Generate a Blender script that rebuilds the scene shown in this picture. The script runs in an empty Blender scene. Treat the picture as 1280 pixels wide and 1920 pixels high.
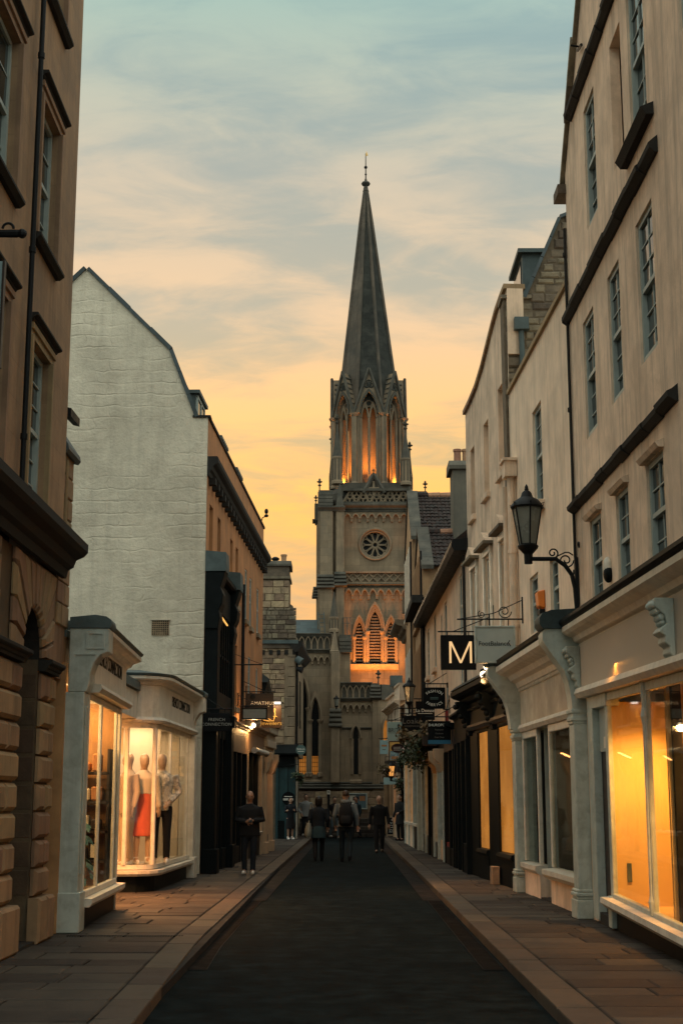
import bpy, bmesh, math, random
from mathutils import Vector, Matrix, noise
R_ = math.radians
random.seed(11)
SC = bpy.context.scene
COL = SC.collection

# ------------------------------------------------------------------ camera
CAMH, FOC = 1.6, 2667.0                       # metres; focal length in photo pixels (1280 x 1920)
TH = math.atan(540 / FOC)
YAW = math.atan(5 * math.cos(TH) / FOC)
cam = bpy.data.cameras.new('camera')
cam.sensor_fit = 'VERTICAL'; cam.sensor_height = 36; cam.sensor_width = 24
cam.lens = 36 * FOC / 1920
cam.clip_start = .1; cam.clip_end = 3000
camo = bpy.data.objects.new('camera', cam); COL.objects.link(camo)
camo.location = (0, 0, CAMH); camo.rotation_euler = (math.pi / 2 + TH, 0, YAW)
SC.camera = camo

# ------------------------------------------------------------------ render, exposure
SC.render.engine = 'CYCLES'
SC.cycles.use_denoising = True
SC.cycles.max_bounces = 6; SC.cycles.diffuse_bounces = 3; SC.cycles.glossy_bounces = 3
SC.cycles.transparent_max_bounces = 12
SC.cycles.caustics_reflective = False; SC.cycles.caustics_refractive = False
SC.cycles.sample_clamp_indirect = 6
SC.view_settings.view_transform = 'Standard'; SC.view_settings.look = 'None'
SC.view_settings.exposure = 0; SC.view_settings.gamma = 1; SC.view_settings.use_curve_mapping = False

# ------------------------------------------------------------------ sky and sun (dusk, sun at the horizon behind the church, a little to the left)
SUN_EL, SUN_AZ = R_(2.0), R_(-12.0)           # azimuth measured from +Y towards +X
def link(nt, a, b): nt.links.new(a, b)
W = bpy.data.worlds.new('World'); SC.world = W; W.use_nodes = True
nt = W.node_tree; nt.nodes.clear()
def N(nt, typ, **kw):
    n = nt.nodes.new(typ)
    for k, v in kw.items():
        if k.startswith('i_'):
            k = k[2:]
            n.inputs[int(k) if k.isdigit() else k.replace('_', ' ')].default_value = v
        else: setattr(n, k, v)
    return n
def ramp(nt, fac, stops, interp='LINEAR'):
    r = nt.nodes.new('ShaderNodeValToRGB'); r.color_ramp.interpolation = interp
    el = r.color_ramp.elements
    while len(el) < len(stops): el.new(.5)
    for e, (p, c) in zip(el, stops):
        e.position = p; e.color = (c[0], c[1], c[2], 1) if hasattr(c, '__len__') else (c, c, c, 1)
    link(nt, fac, r.inputs[0]); return r.outputs[0]
def math_(nt, op, a, b=None, clamp=False):
    m = nt.nodes.new('ShaderNodeMath'); m.operation = op; m.use_clamp = clamp
    for i, v in enumerate((a, b)):
        if v is None: continue
        if isinstance(v, (int, float)): m.inputs[i].default_value = v
        else: link(nt, v, m.inputs[i])
    return m.outputs[0]
def mixc(nt, fac, a, b, typ='MIX'):
    m = nt.nodes.new('ShaderNodeMix'); m.data_type = 'RGBA'; m.blend_type = typ
    for i, v in ((0, fac), (6, a), (7, b)):
        if isinstance(v, (int, float)): m.inputs[i].default_value = v
        elif hasattr(v, '__len__'): m.inputs[i].default_value = (v[0], v[1], v[2], 1)
        else: link(nt, v, m.inputs[i])
    return m.outputs[2]
tc = N(nt, 'ShaderNodeTexCoord'); sep = N(nt, 'ShaderNodeSeparateXYZ'); link(nt, tc.outputs['Generated'], sep.inputs[0])
sky = N(nt, 'ShaderNodeTexSky', sky_type='NISHITA', sun_disc=False, sun_elevation=SUN_EL, sun_rotation=SUN_AZ, altitude=50)
try: sky.dust_density = 3
except Exception: pass
zz = math_(nt, 'MAXIMUM', sep.outputs[2], 0.0)
sund = Vector((math.sin(SUN_AZ), math.cos(SUN_AZ), 0))
dot = N(nt, 'ShaderNodeVectorMath', operation='DOT_PRODUCT'); link(nt, tc.outputs['Generated'], dot.inputs[0]); dot.inputs[1].default_value = sund
tow = math_(nt, 'ADD', math_(nt, 'MULTIPLY', dot.outputs['Value'], .5), .5)
# colour of the cloud sheet by height, on the side of the sunset and on the far side
front = ramp(nt, zz, [(0, (.52, .34, .17)), (.14, (.66, .40, .17)), (.20, (.96, .54, .125)), (.26, (.86, .56, .23)), (.33, (.68, .55, .37)), (.42, (.50, .50, .42)), (.53, (.28, .48, .47)), (.75, (.74, .92, .89)), (1, (1.2, 1.32, 1.27))])
back = ramp(nt, zz, [(0, (.58, .66, .62)), (.2, (.78, .94, .88)), (.5, (.84, 1.0, .96)), (1, (1.2, 1.32, 1.27))])
tow2 = ramp(nt, tow, [(.45, 0), (.97, 1)], 'EASE')
base = mixc(nt, tow2, back, front)
# cloud structure: noise on a flat sheet overhead, so that streaks draw together towards the horizon
den = math_(nt, 'ADD', zz, .30)
cx = math_(nt, 'DIVIDE', sep.outputs[0], den); cy = math_(nt, 'DIVIDE', sep.outputs[1], den)
cv = N(nt, 'ShaderNodeCombineXYZ'); link(nt, cx, cv.inputs[0]); link(nt, cy, cv.inputs[1])
mp = N(nt, 'ShaderNodeMapping'); mp.inputs['Rotation'].default_value = (0, 0, R_(-48)); mp.inputs['Scale'].default_value = (1.0, 2.3, 1); mp.inputs['Location'].default_value = (3.1, .7, 0)
link(nt, cv.outputs[0], mp.inputs[0])
n1 = N(nt, 'ShaderNodeTexNoise', i_Scale=2.0, i_Detail=7, i_Roughness=.5, i_Distortion=.7); link(nt, mp.outputs[0], n1.inputs['Vector'])
n2 = N(nt, 'ShaderNodeTexNoise', i_Scale=6.5, i_Detail=8, i_Roughness=.6, i_Distortion=.5); link(nt, mp.outputs[0], n2.inputs['Vector'])
nn = math_(nt, 'ADD', math_(nt, 'MULTIPLY', n1.outputs[0], .60), math_(nt, 'MULTIPLY', n2.outputs[0], .40))
cl = ramp(nt, nn, [(.40, 0), (.60, 1)], 'EASE')
dark = mixc(nt, .26, mixc(nt, 1.0, base, (.80, .88, .92), 'MULTIPLY'), (.36, .40, .39))
warm = mixc(nt, 1.0, base, (1.27, 1.11, 1.0), 'MULTIPLY')
clouds = mixc(nt, cl, dark, warm)
b1 = N(nt, 'ShaderNodeBackground'); link(nt, clouds, b1.inputs[0]); b1.inputs[1].default_value = 1.0
b2 = N(nt, 'ShaderNodeBackground'); link(nt, sky.outputs[0], b2.inputs[0]); b2.inputs[1].default_value = .02
ad = N(nt, 'ShaderNodeAddShader'); link(nt, b1.outputs[0], ad.inputs[0]); link(nt, b2.outputs[0], ad.inputs[1])
out = N(nt, 'ShaderNodeOutputWorld'); link(nt, ad.outputs[0], out.inputs[0])
sl = bpy.data.lights.new('sun', 'SUN'); sl.energy = .35; sl.angle = R_(12); sl.color = (1, .72, .45)
so = bpy.data.objects.new('sun', sl); COL.objects.link(so)
so.rotation_euler = (math.pi / 2 - SUN_EL - R_(3), 0, math.pi - SUN_AZ)

# ------------------------------------------------------------------ survey helper: a photo pixel on a plane of the place
def ray(px, py):
    u = (px - 640) / FOC; v = (960 - py) / FOC
    x, y, z = u, math.cos(TH) - v * math.sin(TH), math.sin(TH) + v * math.cos(TH)
    c, s = math.cos(YAW), math.sin(YAW)
    return x * c - y * s, x * s + y * c, z
def atY(px, py, Y):
    q = ray(px, py); t = Y / q[1]; return Vector((q[0] * t, Y, CAMH + q[2] * t))
def atZ(px, py, z=0):
    q = ray(px, py); t = (z - CAMH) / q[2]; return Vector((q[0] * t, q[1] * t, z))

# ------------------------------------------------------------------ materials
MATS = {}
def M(name, col, rough=.8, var=.12, scale=2.5, bump=.15, bscale=30, bdist=.02, streak=0, rnd=0, metal=0, spec=.3, brick=None, dirt=None, dirtamt=0, coat=0, stretch=None, dscale=1.2):
    m = bpy.data.materials.new(name); m.use_nodes = True; nt = m.node_tree
    b = nt.nodes['Principled BSDF']; b.inputs['Roughness'].default_value = rough; b.inputs['Metallic'].default_value = metal
    b.inputs['Specular IOR Level'].default_value = spec
    if coat: b.inputs['Coat Weight'].default_value = coat; b.inputs['Coat Roughness'].default_value = .15
    g = N(nt, 'ShaderNodeNewGeometry'); pos = g.outputs['Position']
    n1 = N(nt, 'ShaderNodeTexNoise', i_Scale=scale, i_Detail=5, i_Roughness=.62); link(nt, pos, n1.inputs['Vector'])
    lo = [c * (1 - var * 1.3) for c in col]; hi = [min(1, c * (1 + var)) for c in col]
    c = ramp(nt, n1.outputs[0], [(.3, lo), (.7, hi)])
    hgt = None
    if brick:                                     # (axis, width, height, mortar, contrast): courses of blocks too small to build singly
        ax, bw, bh, mo, con = brick
        sp = N(nt, 'ShaderNodeSeparateXYZ'); link(nt, pos, sp.inputs[0])
        cb = N(nt, 'ShaderNodeCombineXYZ'); link(nt, sp.outputs[ax], cb.inputs[0]); link(nt, sp.outputs[2], cb.inputs[1])
        br = N(nt, 'ShaderNodeTexBrick'); link(nt, cb.outputs[0], br.inputs['Vector'])
        br.inputs['Scale'].default_value = 1; br.inputs['Brick Width'].default_value = bw; br.inputs['Row Height'].default_value = bh
        br.inputs['Mortar Size'].default_value = mo; br.inputs['Mortar Smooth'].default_value = .3
        br.inputs['Color1'].default_value = (1 - con,) * 3 + (1,); br.inputs['Color2'].default_value = (1 + con * .4,) * 3 + (1,); br.inputs['Mortar'].default_value = (1 - con * 1.2,) * 3 + (1,)
        c = mixc(nt, 1.0, c, br.outputs['Color'], 'MULTIPLY'); hgt = br.outputs['Fac']
    if streak:
        mp = N(nt, 'ShaderNodeMapping'); mp.inputs['Scale'].default_value = (5, 5, .35); link(nt, pos, mp.inputs[0])
        n3 = N(nt, 'ShaderNodeTexNoise', i_Scale=1.3, i_Detail=5, i_Roughness=.7); link(nt, mp.outputs[0], n3.inputs['Vector'])
        c = mixc(nt, ramp(nt, n3.outputs[0], [(.48, 0), (.75, streak)]), c, [k * .35 for k in col])
    if dirtamt:
        n4 = N(nt, 'ShaderNodeTexNoise', i_Scale=dscale, i_Detail=7, i_Roughness=.68, i_Distortion=.4); link(nt, pos, n4.inputs['Vector'])
        c = mixc(nt, ramp(nt, n4.outputs[0], [(.46, 0), (.68, dirtamt)]), c, dirt or [k * .3 for k in col])
    if rnd:
        oi = N(nt, 'ShaderNodeObjectInfo'); h = N(nt, 'ShaderNodeHueSaturation'); link(nt, c, h.inputs['Color'])
        link(nt, math_(nt, 'ADD', math_(nt, 'MULTIPLY', oi.outputs['Random'], 2 * rnd), 1 - rnd), h.inputs['Value'])
        link(nt, math_(nt, 'ADD', math_(nt, 'MULTIPLY', oi.outputs['Random'], .03), .485), h.inputs['Hue']); c = h.outputs[0]
    link(nt, c, b.inputs['Base Color'])
    if bump:
        nb = N(nt, 'ShaderNodeTexNoise', i_Scale=bscale, i_Detail=6, i_Roughness=.65)
        if stretch:
            mp = N(nt, 'ShaderNodeMapping'); mp.inputs['Scale'].default_value = stretch; link(nt, pos, mp.inputs[0]); link(nt, mp.outputs[0], nb.inputs['Vector'])
        else: link(nt, pos, nb.inputs['Vector'])
        h = nb.outputs[0]
        if hgt is not None: h = math_(nt, 'SUBTRACT', math_(nt, 'MULTIPLY', h, .5), math_(nt, 'MULTIPLY', hgt, .6))
        bp = N(nt, 'ShaderNodeBump'); bp.inputs['Strength'].default_value = bump; bp.inputs['Distance'].default_value = bdist
        link(nt, h, bp.inputs['Height']); link(nt, bp.outputs[0], b.inputs['Normal'])
        rr = ramp(nt, n1.outputs[0], [(.3, max(0, rough - .12)), (.7, min(1, rough + .1))]); link(nt, rr, b.inputs['Roughness'])
    MATS[name] = m; return m
def EM(name, col, s):
    m = bpy.data.materials.new(name); m.use_nodes = True; nt = m.node_tree; nt.nodes.clear()
    e = N(nt, 'ShaderNodeEmission'); e.inputs[0].default_value = (*col, 1); e.inputs[1].default_value = s
    o = N(nt, 'ShaderNodeOutputMaterial'); link(nt, e.outputs[0], o.inputs[0]); return m
def GLASS(name, refl=.1, tint=(.95, .97, .95)):
    m = bpy.data.materials.new(name); m.use_nodes = True; nt = m.node_tree; nt.nodes.clear()
    t = N(nt, 'ShaderNodeBsdfTransparent'); t.inputs[0].default_value = (*tint, 1)
    g = N(nt, 'ShaderNodeBsdfGlossy'); g.inputs['Roughness'].default_value = .02; g.inputs[0].default_value = (.9, .92, .92, 1)
    lw = N(nt, 'ShaderNodeLayerWeight'); lw.inputs[0].default_value = .35
    f = math_(nt, 'ADD', math_(nt, 'MULTIPLY', lw.outputs['Fresnel'], .22), refl * .4, True)
    mx = N(nt, 'ShaderNodeMixShader'); link(nt, f, mx.inputs[0]); link(nt, t.outputs[0], mx.inputs[1]); link(nt, g.outputs[0], mx.inputs[2])
    o = N(nt, 'ShaderNodeOutputMaterial'); link(nt, mx.outputs[0], o.inputs[0]); return m

asphalt = M('asphalt', (.012, .017, .018), .88, .6, 3.5, .8, 160, .008, spec=.02, dirtamt=.55, dirt=(.004, .006, .0065), dscale=.8)
slab_m = M('flagstone', (.060, .049, .040), .7, .25, 3, .35, 60, .008, spec=.12, rnd=.38, dirtamt=.75, dirt=(.035, .030, .026), dscale=1.6)
kerb_m = M('kerbstone', (.088, .070, .054), .7, .2, 3, .3, 60, .008, spec=.12, rnd=.2, dirtamt=.4, dirt=(.04, .034, .028), dscale=2)
joint_m = M('joint_mortar', (.012, .011, .010), .9, .2)
grate_m = M('iron_channel', (.006, .006, .006), .7, .3, 6, .3, 60, .004, spec=.1)
gutter_m = M('gutter_setts', (.022, .017, .014), .7, .3, 4, .5, 40, .01, spec=.08, brick=(1, .22, .1, .02, .5), dirtamt=.5, dirt=(.03, .02, .016))
soil = M('ground', (.06, .055, .05), .9)
brownwall = M('brown_ashlar_wall', (.33, .21, .12), .85, .22, 2, .25, 45, .012, streak=.5, dirtamt=.35, dirt=(.12, .085, .055), brick=(1, .95, .37, .007, .10))
brownstone = M('brown_sandstone', (.30, .195, .112), .85, .22, 2, .25, 45, .012, streak=.45, rnd=.12, dirtamt=.25, dirt=(.10, .07, .045))
soot_shade_stone = M('sooty_shaded_sandstone', (.10, .066, .042), .9, .3, 3, .35, 35, .015, rnd=.2, dirtamt=.4)
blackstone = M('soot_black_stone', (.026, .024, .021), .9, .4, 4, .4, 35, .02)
stucco = M('cream_roughcast', (.85, .645, .47), .88, .16, 1.6, .45, 60, .012, streak=.7, dirtamt=.6, dirt=(.50, .37, .26), dscale=1.3)
stucco2 = M('pale_roughcast', (.86, .67, .49), .88, .14, 1.6, .4, 60, .012, streak=.45, dirtamt=.25, dirt=(.40, .29, .2), dscale=.9)
stucco3 = M('weathered_render', (.78, .585, .42), .88, .16, 1.5, .35, 60, .01, streak=.75, dirtamt=.4, dirt=(.2, .145, .1), dscale=.8)
gable_m = M('painted_rubble', (.73, .66, .515), .8, .12, 1.1, .55, 4.2, .05, streak=.28, dirtamt=.5, dirt=(.42, .36, .27), stretch=(1, 1, 1.7), dscale=.7)
def rough_courses(m):                             # lumpy painted courses, cracks and runs on the gable
    nt = m.node_tree; b = nt.nodes['Principled BSDF']; g = N(nt, 'ShaderNodeNewGeometry'); sp = N(nt, 'ShaderNodeSeparateXYZ'); link(nt, g.outputs['Position'], sp.inputs[0])
    n = N(nt, 'ShaderNodeTexNoise', i_Scale=2.2, i_Detail=4); link(nt, g.outputs['Position'], n.inputs['Vector'])
    z = math_(nt, 'ADD', sp.outputs[2], math_(nt, 'MULTIPLY', n.outputs[0], .22)); x = math_(nt, 'ADD', sp.outputs[0], math_(nt, 'MULTIPLY', n.outputs[0], .5))
    cb = N(nt, 'ShaderNodeCombineXYZ'); link(nt, x, cb.inputs[0]); link(nt, z, cb.inputs[1])
    br = N(nt, 'ShaderNodeTexBrick'); link(nt, cb.outputs[0], br.inputs['Vector'])
    for k, v in (('Scale', 1), ('Brick Width', .62), ('Row Height', .27), ('Mortar Size', .03), ('Mortar Smooth', 1.0)): br.inputs[k].default_value = v
    br.inputs['Color1'].default_value = (.8,) * 3 + (1,); br.inputs['Color2'].default_value = (1,) * 3 + (1,); br.inputs['Mortar'].default_value = (.45,) * 3 + (1,)
    k = N(nt, 'ShaderNodeTexNoise', i_Scale=.8, i_Detail=3); link(nt, g.outputs['Position'], k.inputs['Vector'])
    f = N(nt, 'ShaderNodeTexNoise', i_Scale=9, i_Detail=7, i_Roughness=.7); link(nt, g.outputs['Position'], f.inputs['Vector'])
    amt = ramp(nt, k.outputs[0], [(.42, .03), (.66, .9)])
    h = math_(nt, 'ADD', math_(nt, 'MULTIPLY', br.outputs['Color'], amt), math_(nt, 'MULTIPLY', f.outputs[0], .9))
    bp = N(nt, 'ShaderNodeBump'); bp.inputs['Strength'].default_value = .7; bp.inputs['Distance'].default_value = .045; link(nt, h, bp.inputs['Height']); link(nt, bp.outputs[0], b.inputs['Normal'])
rough_courses(gable_m)
orange_m = M('ochre_render', (.48, .215, .09), .85, .2, 1.5, .3, 50, .01, streak=.45, dirtamt=.35, dirt=(.25, .14, .08))
teal_paint = M('pale_green_white_paint', (.48, .53, .47), .42, .1, 4, .15, 25, .01, spec=.45, streak=.35, dirtamt=.6, dirt=(.26, .27, .22), dscale=5)
white_paint = M('cream_white_paint', (.70, .65, .54), .45, .1, 4, .15, 25, .01, spec=.45, streak=.3, dirtamt=.5, dirt=(.42, .37, .28), dscale=5)
sash_m = M('sash_paint', (.36, .41, .38), .5, .1, 5, .1, 30, .01)
black_paint = M('black_gloss_paint', (.006, .0085, .009), .5, .2, 5, 0, spec=.09)
dark_wood = M('dark_timber', (.03, .022, .018), .5, .3, 6, .2, 25, .01)
iron = M('black_iron', (.010, .011, .012), .55, .3, 8, .2, 60, .004, spec=.15)
lead = M('dull_lead', (.09, .12, .12), .6, .25, 3, .25, 20, .02, dirtamt=.4, dirt=(.03, .045, .045))
slate = M('blue_slate', (.06, .08, .085), .6, .25, 4, .3, 25, .01, rnd=.2)
tile_m = M('old_clay_tile', (.036, .021, .017), .85, .8, 7, .5, 30, .02, dirtamt=.75, dirt=(.03, .032, .028), dscale=4)
clay = M('terracotta', (.38, .20, .12), .8, .2, 6, .2, 30, .01, rnd=.2)
church = M('church_limestone', (.30, .225, .145), .88, .18, 1.2, .35, 25, .02, brick=(0, .75, .36, .012, .16), streak=.5, dirtamt=.5, dirt=(.13, .12, .095), dscale=.55)
churchd = M('weathered_limestone', (.105, .095, .075), .9, .35, 1.6, .4, 18, .03, streak=.4, dirtamt=.7, dirt=(.045, .05, .043), dscale=1.2)
churchp = M('dressed_limestone', (.28, .21, .137), .88, .2, 1.5, .3, 25, .02, streak=.5, dirtamt=.45, dirt=(.11, .10, .08), dscale=1)
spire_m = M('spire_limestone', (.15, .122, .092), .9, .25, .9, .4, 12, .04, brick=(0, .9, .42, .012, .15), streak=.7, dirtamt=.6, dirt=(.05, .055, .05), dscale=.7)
spired = M('spire_shaded_weathered_limestone', (.038, .040, .034), .9, .4, 1.5, .4, 12, .04, brick=(0, .9, .42, .012, .2), dirtamt=.35, dirt=(.12, .115, .095), dscale=1.6)
rubble = M('rubble_stone', (.36, .26, .165), .9, .3, 4, .6, 14, .03, rnd=.38, dirtamt=.4, dirt=(.08, .07, .06), dscale=2.5)
rubble_d = M('dark_rubble_stone', (.19, .15, .105), .9, .3, 4, .6, 14, .03, rnd=.4, dirtamt=.5, dirt=(.045, .045, .04), dscale=2.5)
mortar = M('rubble_mortar', (.14, .11, .075), .95, .3, 5, .5, 25, .02)
greenshop = M('dark_teal_paint', (.018, .05, .055), .4, .2, 4, .05)
pane_m = M('dark_window_glass', (.012, .018, .019), .04, .2, 2, .04, 2.5, .01, spec=.75)
leadpane = M('leaded_glass', (.008, .010, .010), .35, .3, 3, .3, 25, .01, spec=.15)
glass = GLASS('shop_glass', .1)
lampglass = GLASS('lantern_glass', .25, (.75, .78, .72))

# ------------------------------------------------------------------ mesh building
OFF = {}
class F:
    """Frame of a facade: s runs along the wall (near to far), o out towards the street, z up."""
    def __init__(f, A, B, side, sl=0, sr=0):
        f.sl = sl; f.sr = sr
        f.A = Vector((*A, 0)); d = Vector((*B, 0)) - f.A; f.L = d.length; f.e = d / f.L
        f.o = Vector((-f.e.y, f.e.x, 0)) if side > 0 else Vector((f.e.y, -f.e.x, 0)); f.side = side
    def __call__(f, s, o, z): return f.A + f.e * s + f.o * o + Vector((0, 0, z + f.sl * (s - f.sr)))
    @property
    def rz(f): return math.atan2(f.e.y, f.e.x)
ID = lambda x, y, z: Vector((x, y, z))
class MB:
    def __init__(s): s.v = []; s.f = []
    def add(s, vs, fs):
        n = len(s.v); s.v += [Vector(v) for v in vs]; s.f += [tuple(i + n for i in f) for f in fs]; return s
    def box(s, T, a0, a1, b0, b1, c0, c1):
        T = T or ID
        return s.add([T(a, b, c) for c in (c0, c1) for b in (b0, b1) for a in (a0, a1)], [(0, 1, 3, 2), (4, 6, 7, 5), (0, 4, 5, 1), (2, 3, 7, 6), (0, 2, 6, 4), (1, 5, 7, 3)])
    def prism(s, T, pts, o0, o1):             # polygon in (s, z), thickness in o
        n = len(pts); T = T or ID
        return s.add([T(a, o0, c) for a, c in pts] + [T(a, o1, c) for a, c in pts], [tuple(range(n)), tuple(range(2 * n - 1, n - 1, -1))] + [(i, (i + 1) % n, n + (i + 1) % n, n + i) for i in range(n)])
    def prof(s, T, pts, s0, s1):              # profile in (o, z), run along s
        n = len(pts); T = T or ID
        return s.add([T(s0, a, c) for a, c in pts] + [T(s1, a, c) for a, c in pts], [tuple(range(n)), tuple(range(2 * n - 1, n - 1, -1))] + [(i, (i + 1) % n, n + (i + 1) % n, n + i) for i in range(n)])
    def quad(s, *p): return s.add(p, [tuple(range(len(p)))])
    def block(s, T, a0, a1, c0, c1, o0, o1, ch):   # stone with a chamfered face
        T = T or ID; ch = min(ch, (a1 - a0) * .4, (c1 - c0) * .4)
        vs = [T(a, o0, c) for c in (c0, c1) for a in (a0, a1)] + [T(a, o1 - ch, c) for c in (c0, c1) for a in (a0, a1)] + [T(a, o1, c) for c in (c0 + ch, c1 - ch) for a in (a0 + ch, a1 - ch)]
        fs = [(0, 1, 3, 2)]
        ring = [0, 1, 3, 2]
        for k in (0, 4):
            for i in range(4): p, q = ring[i], ring[(i + 1) % 4]; fs.append((k + p, k + q, k + 4 + q, k + 4 + p))
        return s.add(vs, fs + [(8, 9, 11, 10)])
    def pblock(s, T, pts, o0, o1, ch):             # polygonal stone with a chamfered face
        T = T or ID; n = len(pts); cx = sum(p[0] for p in pts) / n; cz = sum(p[1] for p in pts) / n
        def ins(p):
            d = Vector((cx - p[0], cz - p[1])); l = d.length; k = min(ch * 1.4 / l, .4); return (p[0] + d.x * k, p[1] + d.y * k)
        vs = [T(a, o0, c) for a, c in pts] + [T(a, o1 - ch, c) for a, c in pts] + [T(*(lambda q: (q[0], o1, q[1]))(ins(p))) for p in pts]
        fs = [tuple(range(n)), tuple(range(2 * n, 3 * n))]
        for k in (0, n): fs += [(k + i, k + (i + 1) % n, k + n + (i + 1) % n, k + n + i) for i in range(n)]
        return s.add(vs, fs)
    def tube(s, pts, r, n=6, cap=True, ell=None):
        pts = [Vector(p) for p in pts]; m = len(pts); rs = r if hasattr(r, '__len__') else [r] * m
        base = len(s.v); prev = None
        for i, p in enumerate(pts):
            d = (pts[min(i + 1, m - 1)] - pts[max(i - 1, 0)])
            d = d.normalized() if d.length > 1e-9 else Vector((0, 0, 1))
            if prev is None:
                u = d.cross(Vector((0, 1, 0)) if abs(d.y) < .9 else Vector((1, 0, 0))).normalized()
            else:
                u = (prev - d * prev.dot(d)); u = u.normalized() if u.length > 1e-6 else d.orthogonal().normalized()
            prev = u; w = d.cross(u)
            for k in range(n):
                a = 2 * math.pi * k / n; rr = rs[i]
                ra, rb = rr if hasattr(rr, '__len__') else (rr, rr)
                s.v.append(p + u * math.cos(a) * ra + w * math.sin(a) * rb)
        for i in range(m - 1):
            for k in range(n):
                a = base + i * n + k; b = base + i * n + (k + 1) % n; s.f.append((a, b, b + n, a + n))
        if cap: s.f.append(tuple(range(base + n - 1, base - 1, -1))); s.f.append(tuple(range(base + (m - 1) * n, base + m * n)))
        return s
    def lathe(s, c, prof, n=12, rot=0, sx=1, sy=1):     # (r, z) about a vertical axis
        c = Vector(c); base = len(s.v)
        for r, z in prof:
            for k in range(n):
                a = 2 * math.pi * k / n + rot; s.v.append(c + Vector((math.cos(a) * r * sx, math.sin(a) * r * sy, z)))
        for i in range(len(prof) - 1):
            for k in range(n):
                a = base + i * n + k; b = base + i * n + (k + 1) % n; s.f.append((a, b, b + n, a + n))
        s.f.append(tuple(range(base + n - 1, base - 1, -1))); m = len(prof) - 1; s.f.append(tuple(range(base + m * n, base + m * n + n)))
        return s
    def loft(s, rings, n=12):                            # (x, y, z, rx, ry) horizontal ellipses
        base = len(s.v)
        for x, y, z, rx, ry in rings:
            for k in range(n):
                a = 2 * math.pi * k / n; s.v.append(Vector((x + math.cos(a) * rx, y + math.sin(a) * ry, z)))
        for i in range(len(rings) - 1):
            for k in range(n):
                a = base + i * n + k; b = base + i * n + (k + 1) % n; s.f.append((a, b, b + n, a + n))
        s.f.append(tuple(range(base + n - 1, base - 1, -1))); m = len(rings) - 1; s.f.append(tuple(range(base + m * n, base + m * n + n)))
        return s
    def ball(s, c, r, n=8, m=6):
        rx, ry, rz = r if hasattr(r, '__len__') else (r, r, r)
        return s.loft([(c[0], c[1], c[2] - rz * math.cos(math.pi * i / m), max(rx * math.sin(math.pi * i / m), rx * .02), max(ry * math.sin(math.pi * i / m), ry * .02)) for i in range(m + 1)], n)
    def build(s, name, mat, parent=None, loc=None, smooth=False, bevel=0, local=False, mods=None):
        off = OFF.get(parent.name, Vector()) if parent is not None else Vector(loc or (0, 0, 0))
        if local: off = Vector()
        me = bpy.data.meshes.new(name); me.from_pydata([tuple(v - off) for v in s.v], [], s.f)
        bm = bmesh.new(); bm.from_mesh(me); bmesh.ops.recalc_face_normals(bm, faces=bm.faces); bm.to_mesh(me); bm.free()
        if smooth:
            for p in me.polygons: p.use_smooth = True
            if smooth is not True: me.set_sharp_from_angle(angle=R_(smooth))
        me.materials.append(mat)
        o = bpy.data.objects.new(name, me); COL.objects.link(o)
        if parent is not None: o.parent = parent; OFF[o.name] = off
        elif loc is not None: o.location = loc; OFF[o.name] = Vector(loc)
        if bevel:
            b = o.modifiers.new('bevel', 'BEVEL'); b.width = bevel; b.segments = 1; b.limit_method = 'ANGLE'; b.angle_limit = R_(40)
        return o
def tag(o, label=None, cat=None, group=None, kind=None):
    if label: o['label'] = label
    if cat: o['category'] = cat
    if group: o['group'] = group
    if kind: o['kind'] = kind
    return o
def thing(name, label, cat, loc, group=None, rz=0):
    o = bpy.data.objects.new(name, None); COL.objects.link(o); o.location = loc; o.rotation_euler = (0, 0, rz); o.empty_display_size = .2
    OFF[o.name] = Vector(loc); return tag(o, label, cat, group)
def inst(src, parent, name=None, loc=(0, 0, 0), rot=None, scale=None):   # an alike piece that shares its mesh
    o = bpy.data.objects.new(name or src.name.split('.')[0], src.data); COL.objects.link(o); o.parent = parent; o.location = loc
    if rot: o.rotation_euler = rot
    if scale: o.scale = scale
    OFF[o.name] = Vector(); return o
def clone(root, loc, rz=0, label=None, group=None):
    r = root.copy(); COL.objects.link(r); r.location = loc; r.rotation_euler = (0, 0, rz)
    if label: r['label'] = label
    if group: r['group'] = group
    def rec(a, b):
        for ch in list(a.children):
            c = ch.copy(); COL.objects.link(c); c.parent = b; rec(ch, c)
    rec(root, r); return r
def text(body, loc, size, rot, mat, parent, ext=.004, align='CENTER', name='lettering', sx=1, space=1, local=False):
    c = bpy.data.curves.new(name, 'FONT'); c.body = body; c.size = size; c.extrude = ext; c.align_x = align; c.align_y = 'CENTER'; c.space_character = space
    c.materials.append(mat); o = bpy.data.objects.new(name, c); COL.objects.link(o)
    o.parent = parent; o.location = Vector(loc) - (Vector() if local else OFF[parent.name]); o.rotation_euler = rot; o.scale = (sx, 1, 1); return o
FACE = (math.pi / 2, 0, 0)                                       # lettering that faces back down the street to the camera
def lamp(kind, loc, energy, col, size=.2, rot=(0, 0, 0), sy=None, spot=None, name='lamp_light', parent=None, blend=.6):
    l = bpy.data.lights.new(name, kind); l.energy = energy; l.color = col
    if kind == 'AREA': l.size = size; l.shape = 'RECTANGLE'; l.size_y = sy or size
    else: l.shadow_soft_size = size
    if spot: l.spot_size = R_(spot); l.spot_blend = blend
    o = bpy.data.objects.new(name, l); COL.objects.link(o); o.location = loc; o.rotation_euler = rot; return o
WARM = (1, .62, .27)
def aim(a, b): return (Vector(b) - Vector(a)).to_track_quat('-Z', 'Y').to_euler()

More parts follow.
